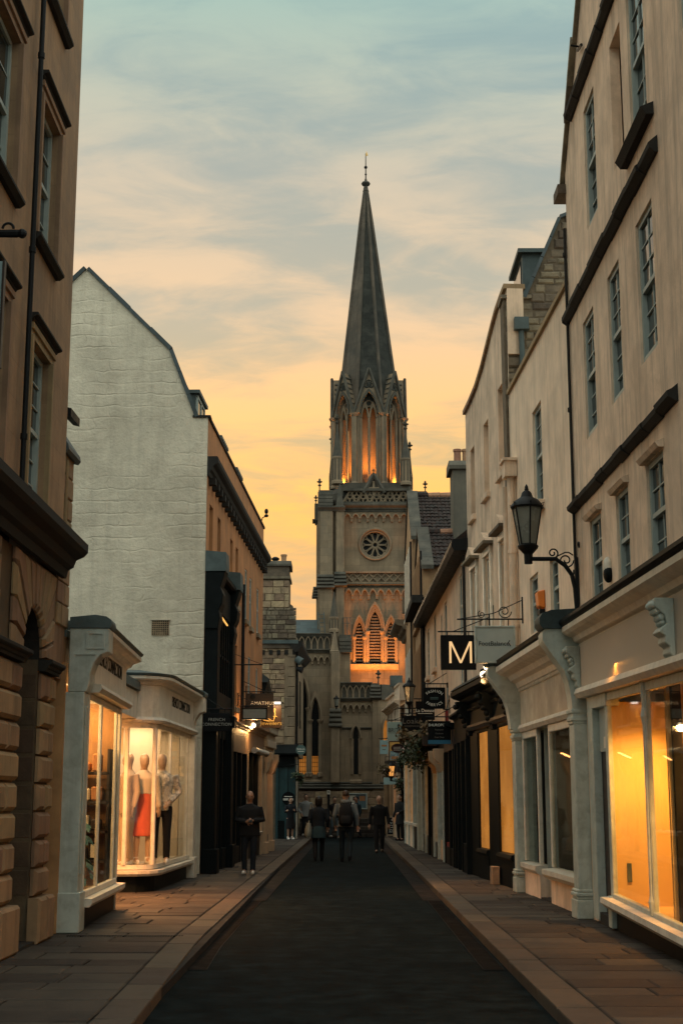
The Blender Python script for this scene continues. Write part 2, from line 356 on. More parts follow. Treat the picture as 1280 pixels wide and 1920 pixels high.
# ------------------------------------------------------------------ building pieces
def corn(z0, z1, o, back=0):
    h = z1 - z0
    return [(back, z0), (o * .18, z0), (o * .25, z0 + h * .22), (o * .45, z0 + h * .3), (o * .55, z0 + h * .5), (o * .85, z0 + h * .6), (o, z0 + h * .72), (o, z1 - h * .06), (o * .9, z1), (back, z1)]
def wallsheet(mb, T, s0, s1, z0, z1, holes, dep=.25, o=0):
    S = sorted({s0, s1, *[h[0] for h in holes], *[h[1] for h in holes]}); Z = sorted({z0, z1, *[h[2] for h in holes], *[h[3] for h in holes]})
    for a0, a1 in zip(S, S[1:]):
        for c0, c1 in zip(Z, Z[1:]):
            ma, mc = (a0 + a1) / 2, (c0 + c1) / 2
            if not any(h[0] < ma < h[1] and h[2] < mc < h[3] for h in holes): mb.quad(T(a0, o, c0), T(a1, o, c0), T(a1, o, c1), T(a0, o, c1))
    for h in holes:
        a0, a1, c0, c1 = h[:4]; q = [(a0, c0), (a1, c0), (a1, c1), (a0, c1)]
        for i in range(4):
            p, r = q[i], q[(i + 1) % 4]; mb.quad(T(p[0], o, p[1]), T(r[0], o, r[1]), T(r[0], o - dep, r[1]), T(p[0], o - dep, p[1]))
    return mb
def sash(T, root, s0, s1, z0, z1, rec=.06, cols=2, rows=2, panes=True, mat=None, sill=None, o=0, label=None):
    """A sliding sash window in its opening: frame and bars, panes, sill."""
    mat = mat or sash_m; m = MB(); f = .055; zm = (z0 + z1) / 2 + .02; oo = o - rec
    for a0, a1, c0, c1 in ((s0, s0 + f, z0, z1), (s1 - f, s1, z0, z1)): m.box(T, a0, a1, oo - .06, oo + .02, c0, c1)
    m.box(T, s0 + f, s1 - f, oo - .06, oo + .02, z1 - f, z1); m.box(T, s0 + f, s1 - f, oo - .06, oo + .03, z0, z0 + f * 1.2)
    m.box(T, s0 + f, s1 - f, oo - .05, oo + .012, zm - .025, zm + .025)
    P = []
    for lo, hi, ob in ((z0 + f * 1.2, zm - .025, -.045), (zm + .025, z1 - f, -.02)):
        for k in range(1, cols): a = s0 + f + (s1 - s0 - 2 * f) * k / cols; m.box(T, a - .008, a + .008, oo + ob, oo + ob + .025, lo, hi)
        for k in range(1, rows): c = lo + (hi - lo) * k / rows; m.box(T, s0 + f, s1 - f, oo + ob + .001, oo + ob + .024, c - .008, c + .008)
        for i in range(cols if panes else 1):
            for j in range(rows if panes else 1):
                nc, nr = (cols, rows) if panes else (1, 1); w = (s1 - s0 - 2 * f) / nc; h = (hi - lo) / nr
                t = random.uniform(-.006, .006); t2 = random.uniform(-.006, .006); a = s0 + f + w * i; c = lo + h * j; ob2 = oo + ob + .008
                q = MB().add([T(a, ob2 - t, c - 0), T(a + w, ob2 + t, c), T(a + w, ob2 + t + t2, c + h), T(a, ob2 - t + t2, c + h), T(a, ob2 - t - .004, c), T(a + w, ob2 + t - .004, c), T(a + w, ob2 + t + t2 - .004, c + h), T(a, ob2 - t + t2 - .004, c + h)], [(0, 1, 2, 3), (7, 6, 5, 4), (0, 4, 5, 1), (1, 5, 6, 2), (2, 6, 7, 3), (3, 7, 4, 0)])
                P.append(q)
    w = m.build('window', mat, root)
    for q in P: q.build('pane', pane_m, w)
    if sill: MB().box(T, s0 - .07, s1 + .07, o - .1, o + .09, z0 - .13, z0 - .002).build('sill', sill, root, bevel=.008)
    return w
def body(T, root, s0, s1, z0, z1, d0=.34, d1=6, mat=None, name='building_body'):
    return MB().box(T, s0, s1, -d1, -d0, z0, z1).build(name, mat or stucco, root)
def pipe(root, pts, r, mat, clips=(), name='drainpipe'):
    m = MB().tube(pts, r, 10)
    for c in clips: m.lathe(c, [(r * 1.35, -.03), (r * 1.35, .03)], 10)
    return m.build(name, mat, root, smooth=40)
def scroll(c, T, r, turns=1.6, n=26, sgn=1, a0=0):              # flat iron scroll in the plane of T(x, z)
    return [T(c[0] + math.cos(a0 + sgn * 2 * math.pi * turns * i / n) * r * (1 - .8 * i / n), c[1] + math.sin(a0 + sgn * 2 * math.pi * turns * i / n) * r * (1 - .8 * i / n)) for i in range(n + 1)]

# ================================================================== GROUND
tag(MB().box(None, -900, 900, -60, 1700, -1.2, -.03).build('ground', soil), kind='structure')
tag(MB().box(None, -1.85, 1.9, -6, 70, -.1, 0).build('road', asphalt), kind='structure')
KL = [(-1.44, 4), (-1.45, 10.2), (-1.6, 16.3), (-1.54, 28), (-1.35, 56), (-1.3, 63)]
KR = [(1.57, 4), (1.565, 10.2), (1.58, 29), (1.57, 56), (1.57, 63)]
def kx(K, y):
    for (x0, y0), (x1, y1) in zip(K, K[1:]):
        if y <= y1: return x0 + (x1 - x0) * (y - y0) / (y1 - y0)
    return K[-1][0]
def paving(K, sg, wallx):
    root = tag(MB().box(None, min(sg * .0 + K[1][0] + sg * .05, sg * 4.6), max(K[1][0] + sg * .05, sg * 4.6), -6, 67, -.1, .082).build('pavement', joint_m, loc=(0, 0, 0)), kind='structure')
    rnd = random.Random(5 + sg); y = 9.3; n = 0
    while y < 62.5:
        d = rnd.uniform(.42, .68) * (1 if y < 26 else 1.35); xa = kx(K, y + d / 2) + sg * .31; xe = wallx(y + d / 2); x = xa
        while (xe - x) * sg > .02:
            w = rnd.uniform(.45, 1.15); w = min(w, abs(xe - x))
            if abs(xe - x) - w < .25: w = abs(xe - x)
            x1 = x + sg * w; z = .098 + rnd.uniform(-.004, .004); t = rnd.uniform(-.003, .003)
            a, b = min(x, x1) + .009, max(x, x1) - .009
            T = lambda p, q, r, z=z, t=t, a=a: Vector((p, r, (z + t * (p - a)) if q > 0 else .06))
            m = MB().block(lambda p, q, r, z=z, t=t, a=a: Vector((p, r, q + t * (p - a))), a, b, y + .01, y + d - .01, .06, z, .01)
            m.build('flagstone', slab_m, root); n += 1; x = x1
        y += d
    y = 8.6
    while y < 62.5:
        l = rnd.uniform(.85, 1.3); z = .1 + rnd.uniform(-.003, .003)
        xs = [kx(K, y + .006), kx(K, y + l - .006)]
        a = [(xs[0], y + .006), (xs[0] + sg * .295, y + .006), (xs[1] + sg * .295, y + l - .006), (xs[1], y + l - .006)]
        MB().pblock(lambda p, q, r: Vector((p, r, q)), a, -.05, z, .012).build('kerbstone', kerb_m, root); y += l
    for y0, n_, mt, w0, w1, nm in ((14.2, 8, grate_m, .03, .24, 'iron_channel'), (23.8, 33, gutter_m, .004, .30, 'drainage_channel')):
        m = MB(); ys = [y0 + i * 1.2 for i in range(n_ + 1)]
        for p, q in zip(ys, ys[1:]): m.quad((kx(K, p) - sg * w0, p, .005), (kx(K, q) - sg * w0, q, .005), (kx(K, q) - sg * w1, q, .008), (kx(K, p) - sg * w1, p, .008))
        m.build(nm, mt, root)
    m = MB(); y = 14.25
    while y < 23.7:
        x = kx(K, y); m.box(None, min(x - sg * .04, x - sg * .23), max(x - sg * .04, x - sg * .23), y, y + .03, .004, .013); y += .075
    o_ = m.build('grate_bar', gutter_m, root); o_['kind'] = 'stuff'
    return root
paving(KL, -1, lambda y: -3.55 if y < 20 else (-4.4 if y < 24.6 else (-3.4 if y < 30.3 else -3.05)))
paving(KR, 1, lambda y: 4.4 if 21.5 < y < 23.4 else (3.6 if y < 30 else (2.9 if y < 45 else 2.75)))

dg_ = MB()
for i in range(44): dg_.box(None, -3.12 + i * .03, -3.12 + i * .03 + .016, 16.62, 16.70, .09, .1045)
o_ = dg_.build('slot_drain', MATS['joint_mortar'], bpy.data.objects['pavement']); o_['kind'] = 'stuff'
# ================================================================== LEFT 1: brown sandstone building with rusticated ground floor
T = F((-3.3, 8), (-3.3, 16.5), -1)
b1r = thing('sandstone_building', 'tall brown sandstone building with rusticated arches at street level, nearest on the left', 'building', (-3.3, 12, 0))
S1 = 8.42
opn = [(a, b, c, d) for a, b in ((4.25, 5.22), (6.36, 7.26)) for c, d in ((4.62, 6.38), (7.52, 9.14), (10.42, 12.1), (13.3, 14.8))]
m = wallsheet(MB(), T, 0, S1, 4.3, 16, opn, .3)
m.quad(T(S1, 0, 4.3), T(S1, -3, 4.3), T(S1, -3, 16), T(S1, 0, 16)); m.quad(T(0, 0, 16), T(S1, 0, 16), T(S1, -3, 16), T(0, -3, 16))
m.build('upper_wall', brownwall, b1r)
body(T, b1r, 0, S1 - .02, 0, 15.98, .62, 6, blackstone)
for a, b, c, d in opn:
    if c > 13: continue
    sash(T, b1r, a, b, c, d, .085, 2, 2 if c > 5 else 3)
    m = MB(); w = .14
    for x0, x1 in ((a - w, a), (b, b + w)): m.prof(lambda s, o, z: T(z, o, s), [(.0, x0), (.055, x0), (.055, x0 + w * .45), (.03, x0 + w * .5), (.03, x1), (.0, x1)], c - .02, d)
    m.prof(T, [(0, d), (.03, d), (.03, d + w * .5), (.055, d + w * .55), (.055, d + w), (0, d + w)], a - w, b + w)
    m.build('architrave', brownstone, b1r)
    MB().prof(T, corn(d + w, d + w + .09, .11), a - w - .05, b + w + .05).build('hood_mould', blackstone, b1r)
    if c > 5: MB().prof(T, [(0, c - .09), (.05, c - .09), (.10, c - .05), (.10, c - .02), (0, c)], a - w - .05, b + w + .05).build('sill', blackstone, b1r)
MB().prof(T, corn(4.14, 4.56, .30), 0, S1 + .04).build('cornice', blackstone, b1r)
pipe(b1r, [T(5.93, .07, 4.6), T(5.93, .07, 16)], .028, iron, [T(5.93, .07, z) for z in (5.2, 7.2, 9.4, 11)])
# rusticated ground floor: backing, arches with radiating voussoirs, pier courses
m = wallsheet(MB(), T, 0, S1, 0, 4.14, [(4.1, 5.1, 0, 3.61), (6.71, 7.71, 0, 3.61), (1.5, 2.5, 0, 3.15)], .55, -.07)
m.build('ground_floor_wall', soot_shade_stone, b1r)
def arch(ca, R=.5, zs=3.12, ztop=4.13, half=.98):
    m = MB()                                        # deep soffit ring behind the voussoirs
    pts = [(ca + R * math.cos(math.pi * i / 14), zs + R * math.sin(math.pi * i / 14)) for i in range(15)]
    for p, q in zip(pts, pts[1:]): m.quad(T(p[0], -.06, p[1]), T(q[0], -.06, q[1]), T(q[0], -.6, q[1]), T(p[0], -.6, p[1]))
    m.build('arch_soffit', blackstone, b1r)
    N_ = 13
    def outp(a):
        c, s_ = math.cos(a), math.sin(a); k = 9
        if abs(c) > 1e-6: k = min(k, half / abs(c))
        if s_ > 1e-6: k = min(k, (ztop - zs) / s_)
        return (ca + c * k, zs + s_ * k)
    for i in range(N_):
        a0, a1 = math.pi * i / N_ + .012, math.pi * (i + 1) / N_ - .012; g = .02
        p0, p1 = outp(a0), outp(a1)
        pl = [(ca + R * math.cos(a0 + g), zs + R * math.sin(a0 + g)), (p0[0], p0[1])]
        if abs(p0[0] - p1[0]) > .02 and abs(p0[1] - p1[1]) > .02: pl.append((ca + math.copysign(half, math.cos((a0 + a1) / 2)), ztop))
        pl += [(p1[0], p1[1]), (ca + R * math.cos(a1 - g), zs + R * math.sin(a1 - g))]
        pl = [(min(x, S1 - .005), z) for x, z in pl]
        MB().pblock(T, pl, -.06, random.uniform(-.006, .008), .038).build('voussoir', brownstone, b1r)
arch(7.21); arch(4.6)
def courses(s0, s1, z0, n, h, o=0, split=None, ret=None):
    for i in range(n):
        z = z0 + h * i; sp = [s0, s1]
        if i % 2 and split: sp = [s0, split, s1]
        for a, b in zip(sp, sp[1:]): MB().block(T, a + .004, b - .004, z + .013, z + h - .013, -.07, o + random.uniform(-.006, .008), .04).build('stone_block', brownstone, b1r)
courses(5.12, 6.68, .58, 8, .3, 0, 6.2); courses(7.75, S1, .58, 8, .3, 0, 8.1)
courses(2.52, 4.08, .58, 8, .3, 0, 3.3)
for a, b in ((5.1, 6.72), (7.7, S1 + .04), (2.5, 4.1)):
    MB().prof(T, corn(2.99, 3.12, .09, -.07), a, b).build('impost_moulding', blackstone, b1r)
    for p, q in ((a - .02, (a + b) / 2 - .005), ((a + b) / 2 + .005, b)): MB().block(T, p, q, .1, .57, -.07, .07, .03).build('plinth_block', brownstone, b1r)
    # reveal blocks turning into the doorway
    for i in range(8):
        z = .58 + .3 * i
        for sx, dr in ((a, 1), (b, -1)):
            if sx > S1: continue
            TT = lambda s, o, zz, sx=sx, dr=dr: T(sx + dr * (.04 - o), -.06 - s, zz)
            MB().block(TT, .01, .5, z + .006, z + .294, -.02, .035, .02).build('reveal_block', soot_shade_stone, b1r)  # deep doorway shade put into the dark stone colour, besides soot
for c0 in (4.6, 7.21):
    d = MB().box(T, c0 - .5, c0 + .5, -.6, -.5, .1, 3.62).build('door', dark_wood, b1r)
    q = MB()
    for z0, z1 in ((.3, .95), (1.1, 2.0), (2.1, 2.75)):
        for k in (-1, 1): q.block(T, c0 + k * .24 - .17, c0 + k * .24 + .17, z0, z1, -.5, -.475, .03)
    q.build('door_panel', dark_wood, d)
    MB().tube([T(c0 - .05, -.44, .9), T(c0 - .05, -.44, 1.6)], .02).build('door_handle', iron, d)
MB().box(T, 3.9, 7.8, -.5, .02, .0, .13).build('doorstep', blackstone, b1r)
# setback strip between the sandstone building and the shop
T2 = F((-3.36, 16.44), (-3.3, 19), -1)
b1b = thing('narrow_stone_house', 'narrow stone house squeezed between the sandstone building and the white gable', 'building', (-3.4, 17.5, 0))
m = MB().box(T2, 0, .66, -2.5, 0, 3.0, 5.72); m.build('wall', brownstone, b1b)
for i in range(8):
    z = 3.62 + i * .26; sp = [.02, .25 + .15 * (i % 2), .65]
    for a, b in zip(sp, sp[1:]): MB().block(T2, a, b - .01, z, z + .25, -.02, .02 + random.uniform(-.006, .006), .012).build('stone_block', brownstone, b1b)
MB().prof(T2, [(-.1, 5.70), (.06, 5.66), (.09, 5.70), (.08, 5.76), (-.5, 6.62), (-.6, 6.62), (-.6, 5.70)], -.0, .7).build('roof', slate, b1b)
MB().prof(T2, [(.02, 6.12), (.1, 6.10), (.1, 6.2), (-.1, 6.24)], .0, .5).build('gutter', iron, b1b)
pipe(b1b, [T2(.2, .03, 4.7), T2(.2, .03, 5.6)], .025, brownstone)

# iron bracket with a sign, at the edge of the picture
br = thing('iron_sign_bracket', 'black iron bracket sticking out of the sandstone wall near the top left edge', 'bracket', (-3.3, 12.2, 6.6))
Y0 = 12.2; zb = atY(20, 438, Y0).z
m = MB().tube([(-3.3, Y0, zb), (-2.98, Y0, zb), (-2.93, Y0, zb + .01)], [.035, .04, .028], 8).ball((-2.93, Y0, zb), .045)
m.tube([(-3.06 + .05 * math.cos(a), Y0, zb + .05 + .05 * math.sin(a)) for a in [math.pi * k / 8 for k in range(9)]], .013, 6); m.build('arm', iron, br)
MB().box(None, -3.3, -3.27, Y0 - .06, Y0 + .06, zb - .25, zb + .2).build('wall_plate', iron, br)
sg = thing('hanging_sign', 'thin pale blue sign edge hanging at the far left of the picture', 'sign', (-3.15, 12.2, 6))
MB().box(None, -3.29, -3.085, 12.17, 12.22, atY(0, 690, 12.2).z, atY(0, 492, 12.2).z).build('panel', M('pale_blue_paint', (.25, .36, .38), .5), sg)
MB().box(None, -3.085, -3.065, 12.16, 12.23, atY(0, 690, 12.2).z, atY(0, 490, 12.2).z).build('frame', dark_wood, sg)
MB().tube([(-3.16, 12.195, atY(0, 492, 12.2).z), (-3.16, 12.195, zb)], .012).build('hook', iron, sg)

# ================================================================== LEFT 2: single-storey clothing shop front
tan_m = M('tan_shop_wall', (.42, .23, .10), .8, .25, 2, .1)
shop = thing('clothing_shop', 'cream painted clothing shop front with two lit display windows below the white gable', 'shop', (-3.3, 22, 0))
A = F((-3.08, 17.0), (-3.2, 20.6), -1)
# near pilaster with console and scrolled cap
m = MB().box(A, -.02, .34, -.24, .0, .1, 2.86); m.box(A, -.05, .37, -.25, .035, .1, .55); m.box(A, .05, .27, 0, .018, .75, 2.7); m.build('pilaster', teal_paint, shop, bevel=.012)
cons = [(-.2, 2.86), (.02, 2.86), (.05, 2.95), (.06, 3.08), (.10, 3.2), (.17, 3.3), (.25, 3.33), (.27, 3.33), (.27, 3.62), (-.2, 3.62)]
c = MB().prof(A, cons, -.02, .36).build('console', teal_paint, shop, bevel=.01)
m = MB(); TT = lambda s, o, z: A(-.02 - o, s, z)
for a0, a1, c0, c1 in ((.0, .22, 3.37, 3.40), (.0, .22, 3.55, 3.58), (.0, .03, 3.40, 3.55), (.19, .22, 3.40, 3.55)): m.box(TT, a0, a1, 0, .018, c0, c1)
m.box(TT, -.12, .12, .002, .02, 3.30, 3.315); m.build('panel_moulding', teal_paint, c)
MB().prof(A, [(-.2, 3.622), (.28, 3.622), (.30, 3.67), (.29, 3.72), (.23, 3.76), (.1, 3.78), (-.2, 3.75)], -.04, .38).build('lead_cap', lead, c, smooth=50)
# bay one: fascia, cornice, window
def fascia(Tf, s0, s1, z0=2.88, z1=3.5, o=.06):
    f = MB().box(Tf, s0, s1, -.3, o, z0 + .1, z1).build('fascia', white_paint, shop)
    MB().prof(Tf, [(o, z0 + .1), (o + .08, z0 + .1), (o + .1, z0 + .05), (o + .06, z0), (-.2, z0), (-.2, z0 + .1)], s0, s1 + .03).build('fascia_moulding', white_paint, f)
    MB().prof(Tf, corn(z1 - .08, z1 + .14, .26, -.3), s0, s1 + .1).build('cornice', white_paint, f)
    MB().prof(Tf, [(-.3, z1 + .142), (.27, z1 + .142), (.29, z1 + .175), (-.3, z1 + .26)], s0, s1 + .11).build('lead_flashing', lead, f)
    return f
fa = fascia(A, .36, 3.6)
text('FRENCH CONNECTION', A(1.82, .064, 3.33), .26, (math.pi / 2, 0, A.rz), black_paint, fa, .003, sx=.86)
m = MB()
for s0, s1 in ((.34, .40), (1.5, 1.57), (3.1, 3.17), (3.5, 3.6)): m.box(A, s0, s1, -.03, .014, .52, 2.88)
m.box(A, .40, 3.5, -.04, .02, .46, .54); m.box(A, .40, 3.5, -.04, .01, 2.8, 2.879)
m.build('window_frame', white_paint, shop, bevel=.01)
for s0, s1 in ((.40, 1.5), (1.57, 3.1), (3.17, 3.5)): MB().box(A, s0, s1, -.002, .002, .54, 2.8).build('pane', glass, shop)
MB().prof(A, [(-.2, .36), (.09, .36), (.12, .40), (.12, .455), (-.2, .47)], .34, 3.7).build('window_sill', white_paint, shop)
MB().box(A, .34, 3.62, -.3, -.02, .08, .36).build('stall_riser', black_paint, shop)
MB().box(A, 3.52, 3.6, -3.6, -.02, .1, 2.95).build('return_wall', tan_m, shop); MB().box(A, 3.602, 3.64, -3.6, -.0, .1, 3.0).build('return_panelling', white_paint, shop)
# bay two: side that faces the camera, rounded corner, side along the street
B2 = [(-5.2, 24.3), (-3.62, 24.3), (-3.45, 24.33), (-3.31, 24.42), (-3.22, 24.56), (-3.18, 24.74), (-3.06, 29.0)]
def sweep(prof, name, mat, parent, path=B2):
    P = [Vector((*p, 0)) for p in path]; m = MB(); base = []
    for i, p in enumerate(P):
        d = (P[min(i + 1, len(P) - 1)] - P[max(i - 1, 0)]).normalized(); n = Vector((d.y, -d.x, 0))
        base.append([p + n * o + Vector((0, 0, z)) for o, z in prof])
    n = len(prof)
    for a, b in zip(base, base[1:]):
        for k in range(n): m.quad(a[k], b[k], b[(k + 1) % n], a[(k + 1) % n])
    m.quad(*base[0]); m.quad(*base[-1]); return m.build(name, mat, parent, smooth=35)
f2 = sweep([(-.25, 2.98), (.06, 2.98), (.06, 3.52), (-.25, 3.52)], 'fascia', white_paint, shop)
sweep([(-.2, 2.88), (.1, 2.88), (.13, 2.93), (.1, 2.98), (-.2, 2.98)], 'fascia_moulding', white_paint, f2)
sweep(corn(3.47, 3.67, .24, -.25), 'cornice', white_paint, f2)
sweep([(-.3, 3.672), (.25, 3.672), (.27, 3.71), (-.3, 3.8)], 'lead_flashing', lead, f2)
B = F((-3.18, 24.74), (-3.06, 29.0), -1)
text('FRENCH CONNECTION', B(2.2, .064, 3.33), .26, (math.pi / 2, 0, B.rz), black_paint, f2, .003, sx=.84)
sweep([(-.25, .36), (.09, .36), (.12, .40), (.12, .45), (-.25, .47)], 'window_sill', white_paint, shop)
sweep([(-.25, .08), (-.02, .08), (-.02, .36), (-.25, .36)], 'stall_riser', black_paint, shop)
sweep([(-.06, .47), (.02, .47), (.02, .54), (-.06, .54)], 'bottom_rail', white_paint, shop)
sweep([(-.06, 2.8), (.015, 2.8), (.015, 2.879), (-.06, 2.879)], 'top_rail', white_paint, shop)
for x, y in ((-3.66, 24.3), (-3.22, 24.56)): MB().lathe((x, y, 0), [(.042, .54), (.042, 2.8)], 8).build('window_post', white_paint, shop)
for s in (1.35, 3.6): MB().box(B, s - .03, s + .03, -.03, .02, .54, 2.8).build('window_post', white_paint, shop)
for i in range(len(B2) - 2):
    p, q = B2[i], B2[i + 1]; MB().add([(p[0], p[1], .54), (q[0], q[1], .54), (q[0], q[1], 2.8), (p[0], p[1], 2.8)], [(0, 1, 2, 3)]).build('pane', glass, shop)
for s0, s1 in ((0, 1.3), (1.4, 3.55), (3.65, 3.98)): MB().box(B, s0, s1, -.003, .002, .54, 2.8).build('pane', glass, shop)
m = MB().box(B, 4.0, 4.3, -.2, .1, .1, 2.86); m.box(B, 3.96, 4.34, -.2, .14, .1, .5); m.build('pilaster', white_paint, shop, bevel=.012)
c = MB().prof(B, cons, 3.98, 4.32).build('console', white_paint, shop, bevel=.01)
MB().prof(B, [(-.2, 3.622), (.28, 3.622), (.30, 3.67), (.29, 3.72), (.23, 3.76), (.1, 3.78), (-.2, 3.75)], 3.96, 4.34).build('lead_cap', lead, c, smooth=50)
# rooms behind the windows
room_m = M('shop_plaster', (.72, .62, .46), .8, .05, 1, .05)
wood_fl = M('shop_timber_floor', (.36, .22, .11), .5, .2, 5, .1, brick=(1, 1.1, .12, .01, .3))
m = MB().box(None, -7.2, -3.3, 16.9, 17.0, .1, 3.2); m.box(None, -7.3, -7.2, 16.9, 24.2, .1, 3.2); m.box(None, -7.3, -4.5, 24.1, 24.2, .1, 3.2); m.box(None, -7.3, -3.42, 16.9, 20.6, 3.1, 3.2)
m.box(None, -7.3, -4.5, 20.6, 24.2, 3.1, 3.2); m.build('room_walls', tan_m, shop)
MB().box(None, -7.3, -3.4, 17.0, 20.6, .3, .44).build('display_floor', wood_fl, shop)
MB().box(None, -7.3, -4.6, 20.6, 24.2, .1, .14).build('room_floor', wood_fl, shop)
m = MB().box(None, -6.2, -6.1, 24.42, 29, .4, 3.1); m.box(None, -6.1, -3.35, 26.35, 26.42, .4, 2.95); m.box(None, -6.1, -3.5, 24.5, 29, 2.95, 3.02); m.build('display_back_wall', room_m, shop)
MB().box(None, -6.1, -3.45, 24.5, 26.4, .4, .52).build('display_plinth', room_m, shop)
MB().box(None, -6.1, -3.28, 26.4, 28.9, .4, .52).build('display_plinth', room_m, shop)
MB().box(None, -6.1, -3.3, 28.9, 29.0, .4, 2.95).build('display_back_wall', room_m, shop)
MB().box(None, -5.3, -3.75, 24.5, 24.52, 2.36, 2.8).build('window_blind', room_m, shop)
MB().box(None, -9, -3.32, 17.0, 20.6, 3.52, 3.6).build('flat_roof', lead, shop)
MB().box(None, -9, -3.45, 20.6, 30.2, 3.42, 3.56).build('flat_roof', lead, shop)
MB().box(None, -9, -7.3, 16.9, 30.2, .0, 3.4).build('rear_block', room_m, shop)
d = MB().box(None, -4.62, -4.55, 20.7, 24.0, .1, 3.1).build('shop_door', white_paint, shop)
MB().box(None, -4.54, -4.53, 21.4, 23.4, .4, 2.4).build('door_pane', pane_m, d)
MB().box(None, -4.6, -3.5, 20.62, 24.28, 2.95, 3.4).build('porch_ceiling', white_paint, shop)
# shelves and picture frames on the far wall of bay one
sh = thing('wall_shelving', 'dark shelving with framed pictures on the back wall of the first shop window', 'shelves', (-3.9, 20.3, .44))
m = MB()
for z in (.75, 1.15, 1.55, 1.95): m.box(None, -4.6, -3.26, 20.15, 20.46, z, z + .035)
for x in (-4.6, -3.95, -3.30): m.box(None, x, x + .035, 20.15, 20.46, .44, 2.3)
m.build('shelf', dark_wood, sh)
rr = random.Random(3)
for z in (.79, 1.19, 1.59, 1.99):
    for x in (-4.5, -4.2, -3.88, -3.7, -3.52):
        w_ = rr.uniform(.12, .17)
        if rr.random() < .45:
            p = MB().box(None, x, x + w_, 20.2, 20.23, z, z + .24).build('picture_frame', black_paint, sh); MB().box(None, x + .02, x + w_ - .02, 20.19, 20.199, z + .03, z + .21).build('picture', rr.choice([orange_m, tan_m, room_m]), p)
        else: MB().box(None, x, x + w_, 20.18, 20.38, z, z + rr.uniform(.08, .25)).build('folded_clothes', rr.choice([orange_m, dark_wood, tan_m, room_m, clay]), sh, bevel=.02)
lamp('AREA', (-3.8, 19.9, 2.92), 26, (1, .5, .16), .8, aim((-3.8, 19.9, 2.92), (-3.8, 20.4, 1.4)), .1, name='shelf_light')

# ================================================================== LEFT 3: house with the big pale gable
GY = 30.4
L2 = F((-3.0, GY), (-2.5, 43.5), -1)
gh = thing('gabled_house', 'long ochre house whose big pale painted gable wall faces down the street', 'building', (-3.5, 36, 0))
def gp(px, py): v = atY(px, py, GY); return (v.x, v.z)
apx, kink, eav = gp(163, 505), gp(318, 657), gp(366, 783)
zpar = gp(385, 783)[1]
ax = apx[0]; xl = 2 * ax + 3.0
G = [(xl, 0), (-3.0, 0), (-3.0, zpar), (eav[0], zpar + .0), kink, apx, (2 * ax - kink[0], kink[1]), (2 * ax - eav[0], zpar), (xl, zpar)]
gv = atY(301, 1177, GY)
MB().prism(lambda x, o, z: Vector((x, GY + o, z)), G, 0, .35).build('gable_wall', gable_m, gh)
# sloping and flat roof behind the gable
def sk(x, o, z): return Vector((x + o * .5 / 13.1, GY + o, z))
m = MB()
R = G[3:8]
for o0, o1 in ((.36, 13.1),):
    m.prism(sk, [(x + (0.02 if x > ax else -.02), z - .05) for x, z in [(-3.12, zpar - .3)] + R + [(xl, zpar - .3)]], o0, o1)
m.build('roof', slate, gh)
def edge(p, q, t=.09, back=.0):
    d = Vector((q[0] - p[0], q[1] - p[1])); n = Vector((-d.y, d.x)).normalized() * t
    if n.y < 0: n = -n
    return [p, q, (q[0] + n.x, q[1] + n.y), (p[0] + n.x, p[1] + n.y)]
for p, q in zip(R, R[1:]):
    n_ = max(2, int((Vector(p) - Vector(q)).length / .55))
    for i in range(n_):
        a = (p[0] + (q[0] - p[0]) * i / n_, p[1] + (q[1] - p[1]) * i / n_); b = (p[0] + (q[0] - p[0]) * (i + .985) / n_, p[1] + (q[1] - p[1]) * (i + .985) / n_)
        MB().prism(lambda x, o, z: Vector((x, GY + o, z)), edge(a, b, .085 + random.uniform(-.01, .01)), -.05, .3).build('verge_slate', slate, gh)
MB().box(None, eav[0] - .05, -2.94, GY - .04, GY + .3, zpar, zpar + .05).build('parapet_coping', blackstone, gh)
# vent grille in the gable
vent = MB(); vx0, vx1, vz0, vz1 = gv.x - .18, gv.x + .18, gv.z - .16, gv.z + .16
vent.box(None, vx0, vx1, GY - .006, GY - .002, vz0, vz1); v = vent.build('vent_grille', blackstone, gh)
q = MB()
for i in range(9): q.box(None, vx0 + .36 * i / 8 - .007, vx0 + .36 * i / 8 + .007, GY - .02, GY - .006, vz0, vz1)
for i in range(8): q.box(None, vx0, vx1, GY - .021, GY - .007, vz0 + .32 * i / 7 - .007, vz0 + .32 * i / 7 + .007)
q.build('grille_bars', rubble, v); MB().box(None, vx0 - .03, vx1 + .03, GY - .04, GY, vz1, vz1 + .02).build('vent_hood', gable_m, v)
# street front
up = [(.5, 1.1, 6.5, 8.05), (1.95, 2.5, 6.5, 8.05), (4.45, 5.0, 6.5, 8.0), (5.65, 6.2, 6.5, 8.0), (7.9, 8.45, 6.4, 7.8), (9.15, 9.7, 6.35, 7.75), (11.2, 11.75, 6.4, 7.75)]
lo = [(4.55, 5.1, 3.9, 5.5), (5.7, 6.25, 3.9, 5.5), (7.6, 8.2, 3.95, 5.5), (9.0, 9.6, 3.95, 5.5), (11.2, 11.75, 3.95, 5.4)]
wallsheet(MB(), L2, .0, 13.1, 0, zpar - .02, up + lo, .22, .004).build('street_wall', orange_m, gh)
body(L2, gh, .4, 13.05, 0, zpar - .05, .3, 4.5, orange_m)
for h in up + lo:
    r = .05 if h[0] > 7 else .17
    sash(L2, gh, *h, rec=r * .6, cols=2, rows=3 if h[2] > 6 else 2, panes=False, sill=churchp)
cz = gp(400, 862)[1]
MB().prof(L2, corn(cz - .35, cz + .08, .24), -.0, 13.2).build('cornice', blackstone, gh)
for i in range(22):
    MB().box(L2, .25 + i * .59, .45 + i * .59, .01, .16, cz - .5, cz - .352).build('cornice_bracket', blackstone, gh)
